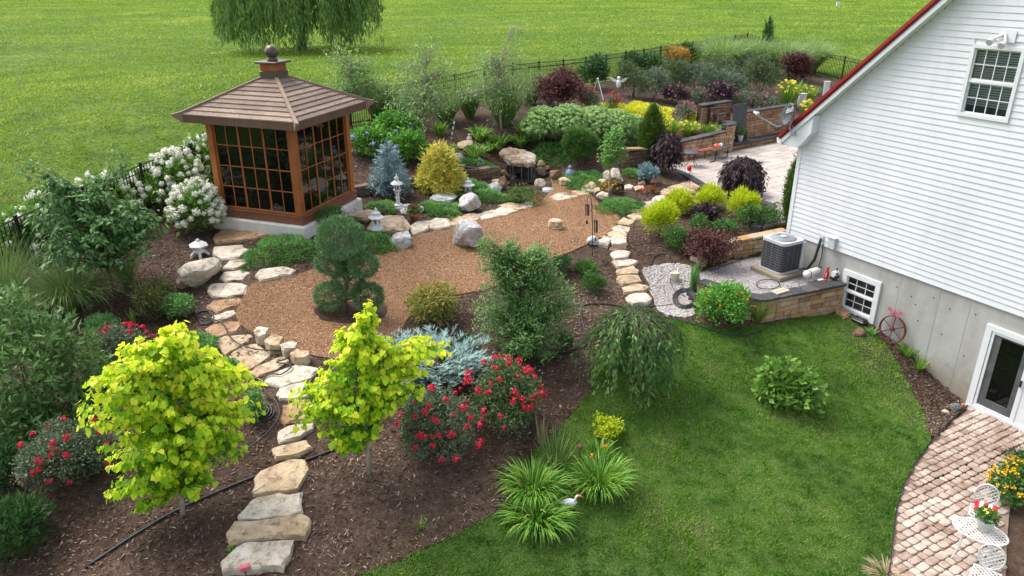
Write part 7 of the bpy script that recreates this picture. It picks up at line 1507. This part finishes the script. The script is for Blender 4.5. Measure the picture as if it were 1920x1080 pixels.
# egret
M_bill = plain('orange_bill', (.60, .20, .07), .5); p = ground(1074, 962); t = thing('egret_ornament', 'white egret ornament among the daylily clumps', 'ornament', p); tp = lambda x, y: upright(x, y, p)[0]
for dx in (-.03, .03): MB().tube([p + [dx, 0, 0], p + [dx, 0, .18]], .007, 5).build('leg', M_iron, t)
V_, F_ = ico(); bc = tp(1067, 942); MB().add(V_ * [.15, .07, .075] + bc, F_).build('body', M_white, t, True); MB().tube([bc + [.10,0,.02], tp(1078,937), tp(1080,932), tp(1083,929)], [.045, .025, .02, .022], 8).build('neck', M_white, t, True); MB().tube([tp(1083,929), tp(1088,930), tp(1096,934)], [.022, .018, .003], 8).build('bill', M_bill, t, True)
p = ground(1088, 862); t = thing('path_light', 'small round rusty path light above the iris leaves', 'path light', p); T = upright(1087, 838, p)[0]; MB().tube([p, T], .010, 6).build('stem', M_iron, t); MB().lathe([(.07, 0), (.06, .03), (.02, .05), (.003, .055)], 14, tuple(T)).build('hood', M_rust, t, True)
# satellite dish
rc = hw(14.25, QE, roofz(14.25)); t = thing('satellite_dish', 'grey satellite dish clamped to the red roof edge', 'satellite dish', rc); M_dish = plain('dish_grey', (.052, .060, .070), .45, var=.12); M_arm = plain('arm_grey', (.36, .37, .38), .4)
dq = depth(rc) / FPX; dc = upright(1475, 215, rc)[0]; v1 = (upright(1482, 197, rc)[0] - upright(1464, 238, rc)[0]) * .5; v1 = norm(v1); look = norm(np.array([-.75, -.25, .42])); look = norm(look - v1 * (look @ v1)); v2 = np.cross(look, v1); Ra, Rb = 23 * dq, 17 * dq; V = []; F = []; n = 28
for k, rr in enumerate((1, .7, .4, .0001)):
    for j in range(n): a = 2*PI*j/n; V.append(dc + v1 * math.cos(a) * Ra * rr + v2 * math.sin(a) * Rb * rr - look * .10 * (1 - rr * rr))
for k in range(3): F += [(k*n + j, k*n + (j+1)%n, (k+1)*n + (j+1)%n, (k+1)*n + j) for j in range(n)]
m0 = len(V); V += [np.array(v) - look * .012 for v in V[:m0]]; F += [tuple(i + m0 for i in f[::-1]) for f in F[:]]; F += [(j, m0 + j, m0 + (j+1)%n, (j+1)%n) for j in range(n)]
dish = sub(MB().add(V, F).build('reflector', M_dish, t, True)); fo = upright(1437, 216, rc)[0] + look * .35; aw = dc - v1 * Ra * .95
MB().tube([aw, aw + look * .15 - v1 * .06, fo - look * .04 - v1 * .05, fo], .022, 8).build('feed_arm', M_arm, t, True); MB().tube([fo, fo - look * .09], .045, 10).build('feed_horn', M_lan, t); MB().tube([fo + v2 * .09, fo - v2 * .09], .03, 8).build('feed_horn', M_lan, t)
MB().tube([dc - look * .1, dc - look * .2 - [0,0,.1], upright(1480, 240, rc)[0], upright(1488, 255, rc)[0]], .022, 8).build('mast', M_arm, t); MB().tube([upright(1484, 222, rc)[0] - look * .12, upright(1485, 242, rc)[0]], .012, 6).build('strut', plain('blue_strut', (.06, .17, .45), .4), t); MB().bbox(tuple(upright(1487, 250, rc)[0]), (.10, .10, .08), .01, harz).build('foot', M_arm, t)
cu = bpy.data.curves.new('dish_lettering', 'FONT'); cu.body = 'dish'; cu.size = .21; cu.align_x = 'CENTER'; cu.align_y = 'CENTER'; cu.extrude = .002
to = bpy.data.objects.new('lettering_tmp', cu); COL.objects.link(to); dg = bpy.context.evaluated_depsgraph_get(); me = bpy.data.meshes.new_from_object(to.evaluated_get(dg)); bpy.data.objects.remove(to); me.materials.clear(); me.materials.append(M_lan)
ex = norm(-v2 * .75 + v1 * .45) if (-v2)[0] > 0 else norm(v2 * .75 + v1 * .45); ey = np.cross(look, ex); pos = dc + v1 * Ra * .42 - look * .055 + look * .02
lt = put('lettering', me, dish, Matrix(((ex[0], ey[0], look[0], pos[0]), (ex[1], ey[1], look[1], pos[1]), (ex[2], ey[2], look[2], pos[2]), (0, 0, 0, 1))))
# terrace furniture
def gpz(px, py, Z): return onZ(px, py, Z)
M_mesh = plain('dark_metal_mesh', (.05, .052, .056), .5, var=.2)
t = thing('patio_chaise', 'dark metal lounge seat with curved legs on the terrace', 'chair', gpz(1345, 292, PZ)); a, b = gpz(1340, 284, PZ + .42), gpz(1368, 276, PZ + .42); d = b - a; nn = np.array([-d[1], d[0], 0]) / np.linalg.norm(d) * .5
MB().extr([a, b, b + nn, a + nn], (0, 0, .03)).build('seat', M_mesh, t)
for p in (a + d * .1, b - d * .1): MB().tube([p + [0,0,.0], p - [0,0,.25], p + [-.02,-.05,-.40], p - d * .35 + [0,0,-.40]], .022, 7).build('leg', M_black, t); MB().tube([p + nn, p + nn - [0,0,.41]], .018, 6).build('leg', M_black, t)
t = thing('patio_table', 'small dark round table beside the lounge seat on the terrace', 'table', gpz(1298, 308, PZ)); c = gpz(1298, 286, PZ + .55); MB().lathe([(.36, 0), (.37, .015), (.36, .03)], 24, tuple(c)).build('table_top', M_mesh, t, True)
for k in range(4): aa = k * PI / 2 + .4; MB().tube([c + [.2*math.cos(aa), .2*math.sin(aa), 0], c + [.1*math.cos(aa), .1*math.sin(aa), -.3], c + [.3*math.cos(aa), .3*math.sin(aa), -.54]], .012, 5).build('leg', M_black, t)
t = thing('hedge_trimmer', 'orange and white hedge trimmer lying across table and lounge seat', 'tool', gpz(1330, 285, PZ + .55)); a, b, c = gpz(1308, 283, PZ + .62), gpz(1336, 278, PZ + .60), gpz(1350, 274, PZ + .60); M_or = plain('orange_plastic', (.62, .10, .03), .4)
MB().tube([a, b], .045, 8).build('blade_guard', M_or, t); MB().bbox(tuple((b + c) / 2 + [0,0,.05]), (.30, .2, .16), .04, math.atan2(*(c - b)[1::-1])).build('engine', M_or, t); MB().bbox(tuple(c + [0.02,0,.06]), (.12, .16, .12), .03, .4).build('tank', M_white, t); MB().tube([b + [0,0,.05], b + [.05,0,.18], c + [-.05,0,.18], c + [0,0,.08]], .015, 6).build('handle', M_black, t)
p = gpz(1387, 266, PZ + .2); t = thing('planter', 'white bucket with a green plant on the hearth step', 'flower pot', p); MB().lathe([(.10,0),(.13,.26),(.14,.27),(.12,.27)], 16, tuple(p)).build('bucket', M_white, t, True); rg = np.random.default_rng(8); leafobj('foliage', [foliage([(p[0], p[1], p[2] + .42, .2, .2, .18)], rg, .11, LAN, .1, 8, 2)], K['mid'], t)
p = ground(1293, 352); t = thing('feeder', 'red and white hummingbird feeder on a thin pole at the terrace kerb', 'feeder', p); T = upright(1293, 312, p)[0]; MB().tube([p, T], .008, 5).build('pole', M_iron, t); MB().lathe([(.10,0),(.10,.03),(.04,.06)], 14, tuple(T - [0,0,.22])).build('base', M_white, t); MB().lathe([(.06,0),(.085,.08),(.07,.18),(.03,.22)], 14, tuple(T - [0,0,.17])).build('bottle', M_redp, t, True)
# pagoda-like red post and pink stone by the upper steps
p = ground(1225, 362); t = thing('garden_marker', 'dark red pointed garden post beside the small red flowers', 'post', p); MB().lathe([(.11,0),(.11,.38),(.15,.40)], 4, tuple(p), rot=.6).build('shaft', M_rust, t); MB().lathe([(.16,.40),(.06,.50),(.005,.58)], 4, tuple(p), rot=.6).build('cap', M_rust, t)
p = ground(1157, 366); t = thing('garden_bench', 'tiny black metal bench below the orange marigolds', 'bench', p)
MB().bbox(tuple(p + [0,0,.16]), (.42, .16, .03), .005, -.5).build('seat', M_black, t); MB().bbox(tuple(p + [.05,.10,.30]), (.42, .025, .24), .005, -.5).build('backrest', M_black, t)
for sx_k, sy_k in ((-.17, .05), (.17, -.13), (-.12, .16), (.2, 0.0)): MB().tube([p + [sx_k, sy_k, 0], p + [sx_k, sy_k, .16]], .012, 5).build('leg', M_black, t)
# lower patio furniture
M_lat = plain('white_cast_metal', (.62, .62, .61), .5, var=.15, scale=25)
def lattice(mb, P0, ux, uy, w, h, sh, st=.052, r=.0075):
    """woven diagonal strips clipped to a shape test"""
    for sg in (1, -1):
        k = -(w + h)
        while k < w + h:
            pts = []
            for s in np.linspace(-w - h, w + h, 160):
                x, y = s, sg * s + k
                if sh(x, y): pts.append((x, y))
                else:
                    if len(pts) > 3: mb.tube([P0 + ux * pts[0][0] + uy * pts[0][1], P0 + ux * pts[-1][0] + uy * pts[-1][1]], r, 4)
                    pts = []
            k += st * 1.6
p = onZ(1842, 1015, LZ); ct = onZ(1838, 996, LZ + .62); t = thing('lattice_table', 'white lattice metal garden table on the paver patio', 'table', p); ux, uy = np.array([.76, -.65, 0]), np.array([.65, .76, 0]); mb = MB(); lattice(mb, ct, ux, uy, .42, .30, lambda x, y: (x / .42) ** 2 + (y / .30) ** 2 < 1); tag(mb.build('lattice_top', M_lat, t), kind='stuff')
MB().tube([ct + ux * .42 * math.cos(a) + uy * .30 * math.sin(a) for a in np.linspace(0, 2 * PI, 37)], .016, 6).build('rim', M_lat, t)
for a in (.7, 2.4, 3.9, 5.5): e = ct + ux * .30 * math.cos(a) + uy * .22 * math.sin(a); MB().tube([e, e + [0, 0, -.3], e + ux * .08 * math.cos(a) + uy * .06 * math.sin(a) + [0, 0, -.615]], .013, 6).build('leg', M_lat, t)
p = ct + [.07, .02, .02]; t = thing('flower_pot', 'white pot of small orange flowers on the lattice table', 'flower pot', p); MB().lathe([(.10,0),(.14,.20),(.15,.22),(.13,.22),(.12,.18)], 20, tuple(p)).build('pot', plain('white_pot', (.64, .64, .62), .5), t, True); rg = np.random.default_rng(9); leafobj('foliage', [foliage([(p[0], p[1], p[2] + .27, .15, .15, .10)], rg, .06, OV, .05, 8, 2)], K['mid'], t)
for i in range(16): a = rg.uniform(0, 6.28); r0 = rg.uniform(0, .14); put('flower', F_org if i % 2 else F_yel, t, Matrix.Translation((p[0] + r0*math.cos(a), p[1] + r0*math.sin(a), p[2] + .33 + rg.uniform(-.03, .05))) @ Matrix.Scale(.05, 4))
def lchair(label, base, seat_px, back, yaw):
    c = onZ(*seat_px, LZ + .44); t = thing('lattice_chair', label, 'chair', onZ(*base, LZ), 'white lattice chairs on the paver patio'); ux = np.array([math.cos(yaw), math.sin(yaw), 0]); uy = np.array([-math.sin(yaw), math.cos(yaw), 0]); mb = MB(); lattice(mb, c, ux, uy, .2, .2, lambda x, y: abs(x) < .2 and abs(y) < .19); tag(mb.build('lattice_seat', M_lat, t), kind='stuff')
    MB().tube([c + ux * x + uy * y for x, y in ((-.2,-.19),(.2,-.19),(.2,.19),(-.2,.19),(-.2,-.19))], .014, 6).build('seat_frame', M_lat, t); bc = c + uy * back * .20 + [0, 0, .26]; mb = MB(); lattice(mb, bc, ux, np.array([0, 0, 1.0]), .19, .22, lambda x, y: (x / .19) ** 2 + (y / .23) ** 2 < 1, .05); tag(mb.build('lattice_back', M_lat, t), kind='stuff'); MB().tube([bc + ux * .19 * math.cos(a) + np.array([0, 0, .24 * math.sin(a)]) for a in np.linspace(0, 2 * PI, 29)], .014, 6).build('back_frame', M_lat, t)
    for x in (-.18, .18):
        for y in (-.17, .17): MB().tube([c + ux * x + uy * y, c + ux * x * 1.15 + uy * y * 1.15 - [0, 0, .44]], .012, 6).build('leg', M_lat, t)
    return c
lchair('white lattice chair cut by the bottom edge below the lattice table', (1850, 1105), (1848, 1080), 1, -.7); cs_ = lchair('white lattice chair behind the lattice table holding a red bag', (1835, 985), (1842, 962), 1, -.6)
p = cs_ + [.05, .02, .04]; t = thing('shopping_bag', 'red and white printed bag lying on the lattice chair', 'bag', p)
for k in range(5): MB().bbox(tuple(p + np.array([math.cos(-.6), math.sin(-.6), 0]) * (k - 2) * .072 + [0, 0, .05 + .01 * (k % 2)]), (.072, .26, .09), .02, -.6).build('stripe', M_redp if k % 2 == 0 else M_white, t)
# small stones and pink ornament at the lower edge
p = ground(462, 1082); t = thing('pink_ornament', 'pink garden ornament just entering at the bottom edge of the path', 'ornament', p); MB().bbox(tuple(p + [0, 0, .2]), (.16, .1, .12), .04, .4).build('body', plain('pink_plastic', (.6, .16, .19), .4), t); MB().tube([p - [0,0,.02], p + [0,0,.2]], .012, 6).build('stake', M_iron, t)
